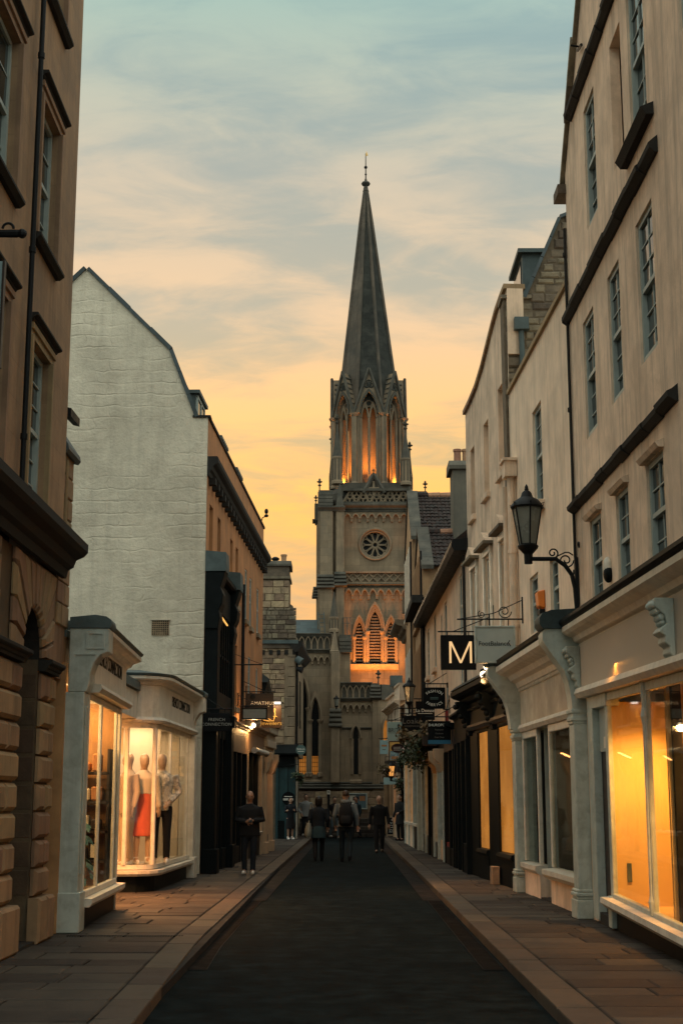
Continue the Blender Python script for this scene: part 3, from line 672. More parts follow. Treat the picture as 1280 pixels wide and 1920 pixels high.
MB().box(L2, 0, 13.15, -.3, .04, zpar - .018, zpar + .05).build('parapet_coping', blackstone, gh)
for s in (.25, 4.3, 7.8):
    d = MB().box(L2, s, s + 1.25, -1.6, -.32, zpar - .2, zpar + .62).build('dormer', lead, gh)
    MB().box(L2, s - .08, s + 1.33, -1.7, -.22, zpar + .622, zpar + .70).build('dormer_roof', lead, d)
    q = MB()
    for a in (s + .02, s + .6, s + 1.17): q.box(L2, a, a + .06, -.318, -.27, zpar - .05, zpar + .6)
    q.box(L2, s + .02, s + 1.23, -.317, -.272, zpar + .54, zpar + .6); q.build('dormer_frame', sash_m, d); MB().box(L2, s + .08, s + 1.17, -.316, -.29, zpar - .04, zpar + .54).build('pane', pane_m, d)
MB().tube([L2(12.9, -.1, zpar), L2(12.9, -.02, zpar + .3), L2(12.9, .1, zpar + .35)], .018).ball(L2(12.9, .1, zpar + .5), (.06, .06, .09)).ball(L2(12.9, .1, zpar + .36), (.07, .07, .05)).build('roof_aerial', iron, gh)
pipe(gh, [L2(6.95, .08, 3.6), L2(6.95, .08, 7.2)], .045, iron)

# black two-storey shop front against the pale gable house
bs = thing('black_shop_front', 'tall black shop front with a barred oriel window beside the pale gable', 'shop', (-2.7, 32, 0))
m = MB()
for a, b in ((.02, .38), (2.85, 3.3)): m.box(L2, a, b, .01, .3, .1, 6.5); m.box(L2, a - .015, b + .03, .012, .36, .1, .6); m.box(L2, a - .012, b + .03, .012, .36, 3.25, 3.5)
m.build('pilaster', black_paint, bs, bevel=.01)
MB().box(L2, .38, 2.85, .01, .24, 5.66, 6.3).build('fascia', black_paint, bs)
MB().prof(L2, corn(6.2, 6.5, .36, .01), -.0, 3.3).build('cornice', black_paint, bs)
MB().prof(L2, [(.01, 6.5), (.36, 6.5), (.05, 6.72), (.01, 6.72)], .4, 2.85).build('lead_flashing', lead, bs)
for a, b in ((-.02, .5), (2.82, 3.36)):
    c = MB().prof(L2, [(.01, 5.2), (.3, 5.2), (.34, 5.45), (.31, 5.6), (.38, 5.75), (.40, 5.95), (.34, 6.1), (.40, 6.3), (.44, 6.45), (.01, 6.45)], a, b).build('console', black_paint, bs, bevel=.015)
    MB().prof(L2, [(.01, 6.452), (.45, 6.452), (.46, 6.55), (.45, 6.86), (.01, 6.9)], a - .02, b + .03).build('copper_cap', lead, c)
MB().box(L2, .38, 2.85, .02, .16, 4.0, 5.66).build('oriel_glazing', pane_m, bs)
for i in range(7): MB().box(L2, .38 + i * .41, .43 + i * .41, .163, .25, 3.9, 5.66).build('window_bar', black_paint, bs)
m = MB(); m.box(L2, .43, 2.84, .165, .23, 4.7, 4.76); m.box(L2, .38, 2.85, .02, .27, 3.5, 3.9); m.build('transom', black_paint, bs)
MB().tube([L2(.9, .27, 5.55), L2(1.9, .27, 5.5)], .02).build('lit_strip', EM('strip_glow', (1, .5, .12), 1.2), bs)  # strip glows by itself: its lit look is put into the material
lamp('AREA', L2(1.4, .45, 5.5), 1.5, WARM, 1.0, (0, R_(-60), 0), .05, name='fascia_strip_light')
# ground floor of the black shop
m = MB()
for a in (.38, 1.35, 1.95, 2.75): m.box(L2, a, a + .1, .02, .2, .1, 3.25)
m.box(L2, .48, 2.75, .02, .18, 2.95, 3.249); m.box(L2, .48, 1.35, .02, .22, .1, .55); m.box(L2, 2.05, 2.75, .02, .22, .1, .55); m.build('window_frame', black_paint, bs, bevel=.008)
for a, b in ((.48, 1.35), (2.05, 2.75)): MB().box(L2, a, b, .06, .07, .55, 2.95).build('pane', pane_m, bs)
MB().box(L2, 1.45, 1.95, .03, .08, .1, 2.95).build('door', greenshop, bs)

# ------------------------------------------------------------------ small shop fronts further along the left pavement
S = F((-2.7, 33.7), (-2.2, 44.0), -1)
tan = M('tan_fascia_paint', (.20, .13, .085), .55, .15, 3, .1)
rose = M('buff_painted_timber', (.50, .35, .22), .6, .12, 3, .12, streak=.2)
s1 = thing('tan_shop_front', 'dark shop front under a tan fascia board, just past the black oriel shop', 'shop', (-2.7, 36, 0))
m = MB().box(S, .02, 3.6, -.5, .03, 2.75, 3.35); m.prof(S, corn(3.3, 3.45, .14, -.4), 0, 3.66); m.build('fascia', tan, s1)
m = MB()
for a in (.04, 1.3, 2.3, 3.4): m.box(S, a, a + .13, -.2, .03, .1, 2.75)
m.box(S, .0, 3.5, -.2, .01, .1, .5); m.build('window_frame', black_paint, s1, bevel=.01)
for a, b in ((.17, 1.3), (2.43, 3.4)): MB().box(S, a, b, -.1, -.09, .5, 2.75).build('pane', pane_m, s1)
MB().box(S, 1.43, 2.3, -.3, -.25, .1, 2.75).build('door', dark_wood, s1)
MB().box(S, .02, 3.6, -.6, -.45, .05, 3.3).build('shop_back', blackstone, s1)
MB().box(S, -.14, .0, -.1, .06, .1, 2.8).build('pilaster', rose, s1, bevel=.01)
s2 = thing('awning_shop_front', 'dark shop front with a rolled grey awning behind the man with the phone', 'shop', (-2.5, 39.5, 0))
m = MB().box(S, 3.68, 7.75, -.5, .02, 2.85, 3.4); m.prof(S, corn(3.35, 3.55, .2, -.4), 3.66, 7.8); m.build('fascia', tan, s2)
MB().tube([S(3.5, .22, 2.86), S(6.6, .22, 2.86)], .085, 10).build('awning_roll', M('awning_canvas', (.40, .39, .34), .8, .1), s2, smooth=40)
m = MB()
for a in (5.2, 6.4): m.box(S, a, a + .07, -.15, .0, .1, 2.85)
m.box(S, 3.75, 7.6, -.2, -.0, .1, .75); m.build('window_frame', black_paint, s2)
MB().box(S, 3.75, 7.7, -.14, -.13, .75, 2.85).build('pane', pane_m, s2)
MB().box(S, 3.7, 7.75, -.6, -.45, .05, 3.3).build('shop_back', blackstone, s2)
MB().prof(S, [(-.1, .66), (.06, .66), (.1, .74), (-.1, .8)], 5.0, 7.0).build('window_sill', white_paint, s2)
for a in (3.55, 7.0): MB().box(S, a, a + .2, -.2, .05, .1, 2.85).build('pilaster', rose, s2, bevel=.01)
s3 = thing('buff_shop_front', 'buff painted shop front with a moulded pale stone fascia, under the jewellers sign', 'shop', (-2.3, 42.5, 0))
m = MB()
for k, (z0, z1, o) in enumerate(((2.95, 3.1, .06), (3.102, 3.32, .14), (3.322, 3.5, .1), (3.502, 3.72, .2), (3.722, 3.8, .26))): m.box(S, 7.82, 10.3, -.5, o, z0, z1)
m.build('fascia', M('pale_stone', (.45, .39, .30), .8, .15, 3, .2), s3, bevel=.02)
for a, b, o in ((7.85, 8.35, .08), (8.6, 8.8, .03), (9.9, 10.3, .06)):
    MB().box(S, a, b, -.3, o, .1, 2.94).build('pilaster', rose, s3, bevel=.015); MB().box(S, a - .02, b + .02, -.302, o + .05, .1, .42).build('pilaster_base', rose, s3, bevel=.01)
    MB().prof(S, [(-.1, 2.35), (o, 2.35), (o + .06, 2.45), (o + .16, 2.75), (o + .16, 2.945), (-.1, 2.945)], a, b).build('corbel', rose, s3, bevel=.01)
MB().box(S, 8.35, 9.9, -.15, -.14, .6, 2.9).build('pane', pane_m, s3); MB().box(S, 8.4, 9.9, -.2, -.05, .1, .6).build('stall_riser', greenshop, s3)
MB().box(S, 7.8, 10.3, -.6, -.45, .05, 3.7).build('shop_back', blackstone, s3)
# low eaved house beyond
L3 = F((-2.55, 43.6), (-2.78, 50), -1)
eh = thing('low_eaved_house', 'low dark eaved house in front of the chimneyed stone gable', 'building', (-3, 46, 0))
MB().box(L3, 0, 6.3, -4, 0, 3.3, 5.2).build('wall', rubble, eh)
MB().prof(L3, [(.22, 5.12), (.27, 5.22), (-2, 7.0), (-4.2, 5.2), (-4.2, 5.1)], -.1, 6.4).build('roof', slate, eh)
MB().prof(L3, [(.02, 4.75), (.12, 4.75), (.2, 5.1), (.02, 5.1)], -.06, 6.4).build('eave_board', black_paint, eh)
for a in (.8, 2.2, 3.6): MB().box(L3, a, a + .7, .005, .03, 3.7, 4.6).build('window', pane_m, eh)

# ================================================================== LEFT 4: stone house end with chimney stack
CY = 58.0
def cp(px, py): v = atY(px, py, CY); return (v.x, v.z)
ch = thing('chimneyed_stone_house', 'rubble stone house end with a broad chimney stack left of the church', 'building', (-3, 58.5, 0))
Z0 = cp(500, 1210)[1]; Zt = cp(500, 1056)[1]; xr = cp(553, 1300)[0]; xu = cp(542, 1100)[0]; xs = cp(549, 1160)[0]; xL = -4.6
TY = lambda x, o, z: Vector((x, CY - o, z))
zsh = cp(540, 1136)[1]
MB().box(TY, xL, xr - .02, -6, -.03, 0, Z0).build('wall', mortar, ch)
MB().prism(TY, [(xL, Z0), (xs + .18, Z0), (xs + .05, Z0 + .8), (xs, zsh), (xu, zsh + .12), (xu, Zt - .3), (xL, Zt - .3)], -1.6, -.03).build('chimney_stack', mortar, ch)
rr = random.Random(21)
def stonewall(x0, x1f, z0, z1, hmin, hmax, wmin, wmax, mat, lim=999):
    z = z0; n = 0
    while z < z1 - .05:
        h = min(rr.uniform(hmin, hmax), z1 - z); x1 = x1f(z + h / 2); x = x0 + rr.uniform(-.2, 0)
        while x < x1 - .02:
            w = rr.uniform(wmin, wmax) * (1.3 if rr.random() < .15 else .85)
            if x1 - x - w < .14: w = x1 - x
            MB().block(TY, x + .008, x + w - .008, z + .008, z + h - .008, -.05, rr.uniform(.0, .03), .018).build('stone', mat, ch); x += w; n += 1
        z += h
stonewall(-3.75, lambda z: xr - .42, 3.4, Z0 - .05, .16, .28, .25, .6, rubble)
z = .1
while z < Z0 - .1:
    MB().block(TY, xr - .42 + (.12 if rr.random() < .5 else 0), xr, z + .006, z + .39, -.04, .04, .02).build('quoin', churchp, ch); z += .4
stonewall(-3.8, lambda z: xs + .14, Z0 + .28, Z0 + 1.55, .13, .22, .2, .5, rubble_d)
stonewall(-3.8, lambda z: xs if z < zsh else xu, Z0 + 1.55, cp(500, 1086)[1] - .05, .27, .36, .3, .6, rubble)
MB().box(TY, xL, xr + .12, -.5, .16, Z0 + .06, Z0 + .2).build('cornice', lead, ch)
MB().box(TY, xL, xr + .02, -.5, .08, Z0 - .12, Z0 + .058).build('frieze', rubble_d, ch)
for i in range(6):
    MB().box(TY, -3.7 + i * .32, -3.55 + i * .32, .0, .05, Z0 - .38, Z0 - .2).build('putlog_recess', blackstone, ch)
zz_ = cp(500, 1083)[1]
MB().box(TY, xL, xu + .06, -1.66, .07, zz_ - .05, zz_ + .05).build('string_course', rubble_d, ch)
MB().box(TY, xL, xu - .02, -1.6, .0, zz_ + .05, Zt - .12).build('stack_head', rubble_d, ch)
MB().prof(TY, [(-1.7, Zt - .12), (.1, Zt - .12), (.1, Zt - .04), (.0, Zt + .1), (-1.6, Zt + .1)], xL, xu + .08).build('stack_cap', churchd, ch)
for i, px in enumerate((484, 499, 515, 531)):
    x = cp(px, 1050)[0]
    if i == 2: MB().lathe((x, CY + .6, Zt + .1), [(.12, 0), (.1, .1), (.16, .14), (.17, .2), (.08, .26)], 12).build('chimney_cowl', iron, ch, smooth=40)
    else: MB().lathe((x, CY + .6, Zt + .1), [(.12, 0), (.1, .05), (.115, .28), (.135, .3), (.135, .36), (.1, .36)], 12).build('chimney_pot', clay, ch, smooth=40)
# side facing the street, with eaves
W4 = F((xr + .001, CY), (xr + .14, 65), -1)
MB().box(W4, 0, 7, -.5, 0, 3.4, Z0).build('street_wall', churchp, ch)
MB().prof(W4, [(0, Z0 - .3), (.1, Z0 - .25), (.3, Z0), (.3, Z0 + .14), (-.4, Z0 + .25)], -.15, 7).build('eaves', blackstone, ch)
pipe(ch, [W4(.2, .06, 3.4), W4(.2, .06, Z0 - .3)], .05, blackstone)
for a in (1.2, 3.4): MB().box(W4, a, a + .8, .004, .04, 4.6, 6.6).build('window', pane_m, ch)
fl = thing('floodlight', 'small grey floodlight on the eaves of the stone house beside the church', 'floodlight', TY(xr + .3, 0, Z0))
x0, z0_ = cp(558, 1240)
MB().tube([TY(xr, -.05, z0_ + .1), TY(x0 - .02, -.05, z0_)], .03).build('bracket', iron, fl)
MB().tube([TY(x0 - .05, .0, z0_ + .12), TY(x0 + .16, .05, z0_ - .04)], [.14, .17], 10).build('housing', lead, fl, smooth=40)
MB().tube([TY(x0 - .05, .0, z0_ - .28), TY(x0 + .2, .05, z0_ - .36)], [.06, .15], 10).build('lower_housing', iron, fl, smooth=40)
# dark teal shop at its foot
tz = thing('teal_corner_shop', 'dark teal corner shop with a black canopy at the end of the left pavement', 'shop', (-2.3, 57.8, 0))
x0, x1 = -2.72, xr + .05
MB().box(TY, x0, x1, .03, .3, .1, 3.2).build('front', greenshop, tz)
m = MB()
for a in (x0, (x0 + x1) / 2 - .03, x1 - .1): m.box(TY, a, a + .1, .302, .36, .1, 3.2)
m.build('pilaster', greenshop, tz); MB().box(TY, x0, x1, .304, .34, .1, .8).build('stall_riser', black_paint, tz)
MB().prof(TY, [(.0, 3.3), (.7, 3.36), (.72, 3.42), (.3, 3.75), (0, 3.8)], x0 - .05, x1 + .12).build('canopy', black_paint, tz)
MB().box(TY, x0 + .02, x1 - .03, .1, .42, 2.9, 3.3).build('fascia', black_paint, tz)
MB().box(TY, x1 + .02, x1 + .08, .1, .2, .1, 3.3).build('downpipe', white_paint, tz)

# ================================================================== signs on the left
paleletter = M('pale_lettering', (.85, .83, .74), .6, .03, 5, 0)
grey2 = M('silver_grey_lettering', (.30, .30, .27), .6, .03, 5, 0)
goldl = M('gilt_lettering', (.75, .45, .12), .45, .05, 5, 0)
blackl = M('black_lettering', (.015, .015, .016), .6, .05, 5, 0)
signblack = M('black_sign_board', (.007, .008, .009), .6, .2, 5, 0, spec=.08)
def board(name, label, x0p, y0p, x1p, y1p, Y, mat, group=None, frame=None, wallx=None, barz=None, thick=.04, rod=True):
    """Hanging sign board square to the street, with its bar and hooks."""
    a, b = atY(x0p, y1p, Y), atY(x1p, y0p, Y)
    r = thing(name, label, 'sign', ((a.x + b.x) / 2, Y, a.z), group)
    p = MB().box(None, a.x, b.x, Y - thick / 2, Y + thick / 2, a.z, b.z).build('panel', mat, r, bevel=.006)
    if frame:
        m = MB(); t = .03
        for q in ((a.x - t, b.x + t, b.z, b.z + t), (a.x - t, b.x + t, a.z - t, a.z), (a.x - t, a.x, a.z, b.z), (b.x, b.x + t, a.z, b.z)): m.box(None, q[0], q[1], Y - thick / 2 - .015, Y + thick / 2 + .015, q[2], q[3])
        m.build('frame', frame, r, bevel=.005)
    if wallx is not None:
        zb = b.z + .07 if barz is None else barz; m = MB()
        far = b.x if abs(wallx - a.x) < abs(wallx - b.x) else a.x
        m.tube([(wallx, Y, zb), (far + math.copysign(.05, far - wallx), Y, zb)], .014)
        m.tube([(wallx, Y, zb + .28), (wallx + (far - wallx) * .75, Y, zb)], .009)
        for t in (.2, .8): x = a.x + (b.x - a.x) * t; m.tube([(x, Y, b.z - .005), (x, Y, zb)], .008)
        m.box(None, wallx - .015, wallx + .015, Y - .03, Y + .03, zb - .1, zb + .34); m.build('bracket', iron, r)
    return r, a, b
def mid(a, b, fx=.5, fz=.5, Y=0): return Vector((a.x + (b.x - a.x) * fx, Y, a.z + (b.z - a.z) * fz))
Y = 30.2
r, a, b = board('hanging_sign', 'black hanging sign with pale two-line clothing shop lettering, in front of the barred oriel', 382, 1337, 431, 1371, Y, signblack, wallx=-2.98, barz=atY(400, 1329, Y).z)
text('FRENCH', mid(a, b, .5, .63, Y - .025), .088, FACE, grey2, r, .003, space=1.1); text('CONNECTION', mid(a, b, .5, .37, Y - .025), .088, FACE, grey2, r, .003, space=1.1)
Y = 38.0
r, a, b = board('hanging_sign', 'near-black hanging sign with pale capital letters AMATHUS', 462, 1300, 513, 1347, Y, M('brown_black_board', (.022, .017, .014), .5, .2, 5, .03), wallx=-2.68, barz=atY(480, 1297, Y).z)
text('AMATHUS', mid(a, b, .60, .6, Y - .025), .125, FACE, paleletter, r, .003, space=1.15)
MB().box(None, a.x + .45, b.x - .12, Y - .026, Y - .021, a.z + .31, a.z + .322).build('rule', paleletter, r)
m = MB(); m.ball((a.x + .16, Y - .03, b.z - .1), (.07, .012, .07)); m.build('emblem', iron, r)
TS = lambda x, z: Vector((x, 38.0, z))
m = MB()
for k in range(4): zc = b.z - .1 - k * .28; m.tube(scroll((-2.52, zc), TS, .12, 1.5, 20, 1 if k % 2 else -1, 1.5), .012, 5)
m.tube([(-2.6, 38.0, b.z + .2), (-2.6, 38.0, a.z - .3)], .014); m.build('scrollwork', iron, r)
Y = 36.8
r, a, b = board('hanging_sign', 'plain pale grey light box sign with a dark frame, below the AMATHUS board', 456, 1329, 499, 1347, Y, M('pale_sign_face', (.30, .31, .26), .5, .1, 3, .05), frame=iron, wallx=-2.72, thick=.1)
Y = 41.0
jb = M('brown_sign_board', (.07, .035, .016), .5, .2, 5, .03)
r, a, b = board('hanging_sign', 'brown hanging sign with gilt script and the word Jewellers', 489, 1322, 528, 1365, Y, jb, wallx=-2.38)
text('Jewellers', mid(a, b, .5, .2, Y - .025), .17, FACE, goldl, r, .003)
m = MB(); TJ = lambda x, z: Vector((x, 41.0 - .03, z)); c0 = mid(a, b, .45, .55)
m.tube([TJ(c0.x - .22, c0.z - .06), TJ(c0.x - .18, c0.z - .14), TJ(c0.x - .05, c0.z - .17), TJ(c0.x + .1, c0.z - .16), TJ(c0.x + .14, c0.z - .02), TJ(c0.x + .13, c0.z + .2)], .018, 5)
m.tube([TJ(c0.x + .02, c0.z - .03), TJ(c0.x + .2, c0.z - .04)], .014, 5); m.tube([TJ(c0.x - .06, c0.z - .1), TJ(c0.x + .02, c0.z - .13)], .012, 5); m.build('emblem', goldl, r)
t0 = atY(514, 1318, Y - .1); t1 = atY(526, 1318, Y - .1)
MB().box(None, t0.x, t1.x, Y - .12, Y - .06, t0.z - .03, t0.z + .03).build('strip_lamp', EM('strip_lamp_glow', (1, .85, .7), 2.5), r)
lamp('AREA', (t0.x + .0, Y - .3, t0.z + .02), 9, (1, .7, .4), .3, (R_(25), 0, 0), .05, name='sign_light')
# bare floodlight bulb
bulb = thing('street_flood_lamp', 'glaring round lamp below the pale light box on the left', 'lamp', atY(475, 1360, 37.4))
bc = atY(475, 1360, 37.4)
MB().ball(bc, .065, 12, 8).build('bulb', EM('bulb_glow', (1, .80, .52), 5), bulb, smooth=True)
MB().tube([S(3.9, -.02, bc.z + .02), (bc.x - .06, bc.y, bc.z + .02)], .03).box(None, bc.x - .22, bc.x - .05, bc.y - .07, bc.y + .07, bc.z - .05, bc.z + .12).build('lamp_body', iron, bulb)
lamp('POINT', bc + Vector((.02, -.12, -.08)), 80, (1, .55, .2), .08, name='bulb_light')
Y = 57.2
c0 = atY(564, 1406, Y)
r = thing('round_sign', 'round grey-green hanging sign with white script, left of the church windows', 'sign', c0)
MB().tube([(c0.x, Y - .03, c0.z), (c0.x, Y + .03, c0.z)], .2, 20).build('panel', M('grey_green_board', (.09, .15, .14), .5, .1), r, smooth=40)
text('Ballards', Vector((c0.x, Y - .034, c0.z + .03)), .1, FACE, paleletter, r, .002)
MB().box(None, c0.x - .12, c0.x + .12, Y - .036, Y - .031, c0.z - .07, c0.z - .05).build('rule', paleletter, r)
MB().tube([(xr + .02, Y + .02, c0.z + .24), (c0.x + .1, Y + .02, c0.z + .24)], .015).tube([(c0.x, Y + .02, c0.z + .18), (c0.x, Y + .02, c0.z + .24)], .01).build('bracket', iron, r)
c0 = atY(540, 1497, 57.3)
r = thing('chalk_board', 'small black oval board with pale lettering on the teal shop', 'sign', c0)
MB().tube([(c0.x, 57.58, c0.z), (c0.x, 57.62, c0.z)], .26, 20, ell=None).build('panel', signblack, r)
for k, (w, dz) in enumerate(((.16, .06), (.2, -.03), (.2, -.07))): MB().box(None, c0.x - w, c0.x + w, 57.57, 57.578, c0.z + dz, c0.z + dz + .025).build('chalk_line', paleletter, r)
# wires and rods across the ochre front
w_ = thing('sign_rod', 'thin bare iron rod with a stay wire, sticking out above the tan shop front', 'bracket', L2(4.4, 0, 5))
zr = atY(440, 1255, 35).z
MB().tube([L2(3.4, .02, zr), L2(3.4, .95, zr)], .015).tube([L2(3.4, .02, zr + .35), L2(3.4, .95, zr)], .006, 4).build('rod', iron, w_)

# ================================================================== RIGHT 1: tall roughcast house with lit shop
R1 = F((3.2, 8), (3.2, 19.25), 1, .022, 8.5)
rh = thing('roughcast_house', 'tall cream roughcast house with dark string courses and a gable verge, nearest on the right', 'building', (3.3, 14, 0))
S1 = 11.25
colz = [(3.55, 4.4), (5.9, 6.72), (7.7, 8.43), (9.42, 10.22)]
opn = [(a, b, c, d) for a, b in colz for c, d in ((3.95, 5.12), (6.22, 7.82))] + [(3.55, 4.4, 8.85, 10.5), (5.9, 6.72, 8.75, 10.6), (8.85, 9.62, 8.92, 10.6), (7.1, 7.74, 8.92, 10.52)]
m = wallsheet(MB(), R1, 0, S1, 3.0, 10.66, opn, .12)
ver = lambda s: 10.36 + (11.35 - s) * 1.02
m.prism(R1, [(0, 10.66), (11.05, 10.66), (6.2, ver(6.2)), (0, ver(12.4))], -.3, 0)
m.quad(R1(S1, 0, 0), R1(S1, -4, 0), R1(S1, -4, 10.4), R1(S1, 0, 10.4)); m.box(R1, 10.62, S1, -.3, 0, 0, 2.999); m.build('wall', stucco, rh)
body(R1, rh, 0, S1 - .02, 3.0, 10.5, .3, 6, stucco)
for h in opn:
    if abs(h[0] - 7.1) < .01:
        MB().box(R1, h[0], h[1], -.26, -.23, h[2], h[3]).build('blind_window', stucco2, rh); continue
    sash(R1, rh, *h, rec=.05, cols=2, rows=2 if h[2] < 5 else 3, panes=h[0] > 5)
    if h[2] < 5: MB().prof(R1, [(0, h[3] + .01), (.06, h[3] + .01), (.09, h[3] + .06), (0, h[3] + .1)], h[0] - .06, h[1] + .06).build('window_head', stucco, rh)
for z, s0, s1 in ((5.5, 5.15, S1 + .12), (8.24, 5.5, S1 + .1), (11.0, 0, 10.55)):
    p = s0
    while p < s1 - .02:
        q = min(p + random.uniform(.4, .8), s1); dz = random.uniform(-.012, .012); do = random.uniform(-.015, .015)
        MB().prof(R1, [(0, z - .08 + dz), (.03, z - .08 + dz), (.10 + do, z - .03 + dz), (.11 + do, z + .02 + dz), (.06, z + .05), (0, z + .1)], p, q - .004).build('string_course_stone', blackstone, rh); p = q
MB().prof(R1, [(0, 8.62), (.08, 8.62), (.14, 8.7), (0, 8.76)], 5.6, 7.0).build('sill_course', blackstone, rh)
p = 11.5
while p > 6.3:
    q = p - random.uniform(.34, .55)
    MB().prism(R1, [(p, ver(p) - .05), (q + .012, ver(q) - .05), (q + .012, ver(q) + .05), (p, ver(p) + .05)], -.35, .06 + random.uniform(0, .03)).build('verge_stone', rubble_d, rh); p = q
MB().box(R1, 11.2, 11.62, -.3, .12, 10.12, 10.26).build('kneeler_stone', rubble_d, rh)
MB().tube([R1(9.7, .03, 11.55), R1(9.35, .04, 11.45)], .02).tube([R1(9.5, .03, 11.5), R1(9.5, .16, 11.52)], .015).build('iron_cramp', iron, rh)
pipe(rh, [R1(S1 + .02, .03, 4.2), R1(S1 + .02, .03, 9.6)], .022, blackstone, [R1(S1 + .02, .04, z) for z in (4.6, 6.9, 9.2)])
MB().tube(scroll((10.95, 4.92), lambda s, z: R1(s, .03, z), .06, 1.2, 14), .01, 4).build('iron_hook', iron, rh)

r1s = thing('lit_shop_front', 'wide pale shop front with two big amber-lit windows at the right edge', 'shop', (3.2, 14, 0))
TI = F((3.2, 8), (3.2, 19.25), 1)
f = MB().box(R1, 0, 10.95, .01, .1, 2.98, 3.56).build('fascia', M('grey_cream_paint', (.48, .40, .31), .5, .06, 3, .06), r1s)
MB().prof(R1, corn(3.52, 3.82, .30, .01), 0, 11.1).build('cornice', white_paint, f, smooth=0)
MB().prof(R1, [(.01, 3.822), (.31, 3.822), (.34, 3.85), (.34, 3.89), (.01, 3.98)], 0, 11.15).build('gutter', black_paint, f)
MB().prof(R1, [(.02, 2.86), (.13, 2.86), (.17, 2.92), (.15, 2.985), (.02, 2.985)], 0, 10.9).build('fascia_moulding', white_paint, f)
def console(s0, s1):
    c = MB().prof(R1, [(.1, 2.9), (.12, 2.98), (.16, 3.02), (.15, 3.08), (.2, 3.12), (.19, 3.18), (.25, 3.22), (.22, 3.26), (.17, 3.3), (.19, 3.38), (.24, 3.42), (.28, 3.46), (.28, 3.54), (.1, 3.54)], s0, s1).build('console', teal_paint, r1s, bevel=.008)
    q = MB()
    for z, o, r in ((3.48, .28, .04), (3.42, .25, .035), (3.36, .21, .04), (3.31, .2, .03)):
        for k in (.2, .5, .8): q.ball(R1(s0 + (s1 - s0) * k, o, z), (r, r, r), 6, 4)
    q.build('carved_leaf', teal_paint, c, smooth=True)
console(10.72, 10.98); console(5.3, 5.62)
m = MB()
for a, b in ((9.34, 9.5), (7.12, 7.18), (4.92, 4.98)): m.box(R1, a, b, -.03, .03, .46, 2.86)
for s in (7.15,): m.lathe(R1(s, .04, 0), [(.02, .46), (.035, .6), (.02, .66), (.02, 2.4), (.04, 2.5), (.02, 2.6), (.035, 2.86)], 8)
m.box(R1, 0, 9.34, -.04, .035, .42, .5); m.box(R1, 0, 9.34, -.04, .03, 2.76, 2.859); m.box(R1, 9.32, 10.3, -.12, .05, 2.70, 2.858)
m.box(R1, 10.28, 10.62, -.06, .05, .1, 2.858); m.box(R1, 9.34, 9.55, -.1, .06, .1, .46); m.build('window_frame', teal_paint, r1s, bevel=.012)
for a, b in ((7.18, 9.34), (4.98, 7.12), (0, 4.92)): MB().box(R1, a, b, .010, .016, .5, 2.76).build('pane', glass, r1s)
MB().prof(R1, [(-.1, .33), (.1, .33), (.15, .38), (.14, .44), (-.1, .46)], 0, 9.6).build('window_sill', white_paint, r1s)
MB().box(R1, 0, 9.5, -.3, -.0, .0, .33).build('stall_riser', black_paint, r1s)
MB().box(R1, 9.5, 10.3, -.12, -.06, .2, 2.16).build('door', dark_wood, r1s); MB().box(R1, 9.5, 10.32, -.12, -.04, 2.16, 2.7).build('fanlight_panel', sash_m, r1s); MB().box(R1, 9.6, 10.3, -.3, .03, .05, .2).build('doorstep', blackstone, r1s)
MB().box(R1, 9.6, 9.9, -.039, -.02, 2.2, 2.34).build('lit_transom', white_paint, r1s)
amber = M('cream_partition', (.66, .46, .20), .85, .06, 1, .05)
m = MB().box(R1, 7.05, 9.5, -1.0, -.95, .33, 3.0); m.box(R1, 9.46, 9.5, -.96, -.03, .33, 2.75); m.box(R1, 0, 7.0, -1.9, -1.85, .33, 3.0); m.box(R1, 6.98, 7.05, -1.9, -.16, .33, 3.0)
m.build('display_partition', amber, r1s); MB().box(R1, 0, 9.5, -1.9, -.14, .28, .34).build('display_floor', amber, r1s); MB().box(R1, 0, 9.5, -1.9, -.13, 2.98, 3.04).build('display_ceiling', amber, r1s)
MB().box(R1, 9.445, 9.458, -.22, -.165, .62, .84).build('socket_plate', lead, r1s); MB().box(R1, 6.90, 6.975, -.30, -.2, .34, 2.98).build('dark_post', iron, r1s)
lamp('SPOT', R1(8.35, -.5, 2.85), 560, (1, .43, .09), .05, aim(R1(8.35, -.5, 2.85), R1(9.46, -.3, .9)), spot=85, blend=1, name='window_spot_light')
lamp('AREA', R1(8.3, -.3, 2.95), 26, (1, .38, .06), 1.2, (0, R_(25), 0), .1, name='window_strip_light')
lamp('SPOT', R1(5.7, -.7, 2.85), 600, (1, .42, .085), .05, aim(R1(5.7, -.7, 2.85), R1(6.98, -.5, .8)), spot=85, blend=1, name='window_spot_light')
lamp('AREA', R1(3.5, -.6, 2.95), 90, (1, .38, .06), 2.5, (0, R_(20), 0), .2, name='window_strip_light')
for s, z in ((8.0, 2.82), (5.9, 2.8), (5.35, 2.72)):
    sp = thing('track_spotlight', {8.0: 'dark track spotlight hanging inside the nearer-left amber window', 5.9: 'track spotlight at the top of the right amber window, beside its lit tube', 5.35: 'track spotlight at the right edge inside the amber window'}[s], 'spotlight', R1(s, -.5, z))
    MB().tube([R1(s, -.5, 3.0), R1(s, -.5, z)], .015).build('stem', iron, sp); MB().tube([R1(s - .02, -.42, z + .05), R1(s + .05, -.55, z - .14)], [.045, .06], 10).build('head', iron, sp, smooth=40)
tl = tag(MB().box(R1, 4.9, 5.5, -.5, -.46, 2.56, 2.60).build('tube_lamp', EM('tube_glow', (1, .8, .55), 5), loc=R1(5.2, -.5, 2.58)), 'glowing white tube lamp inside the right amber window', 'lamp')

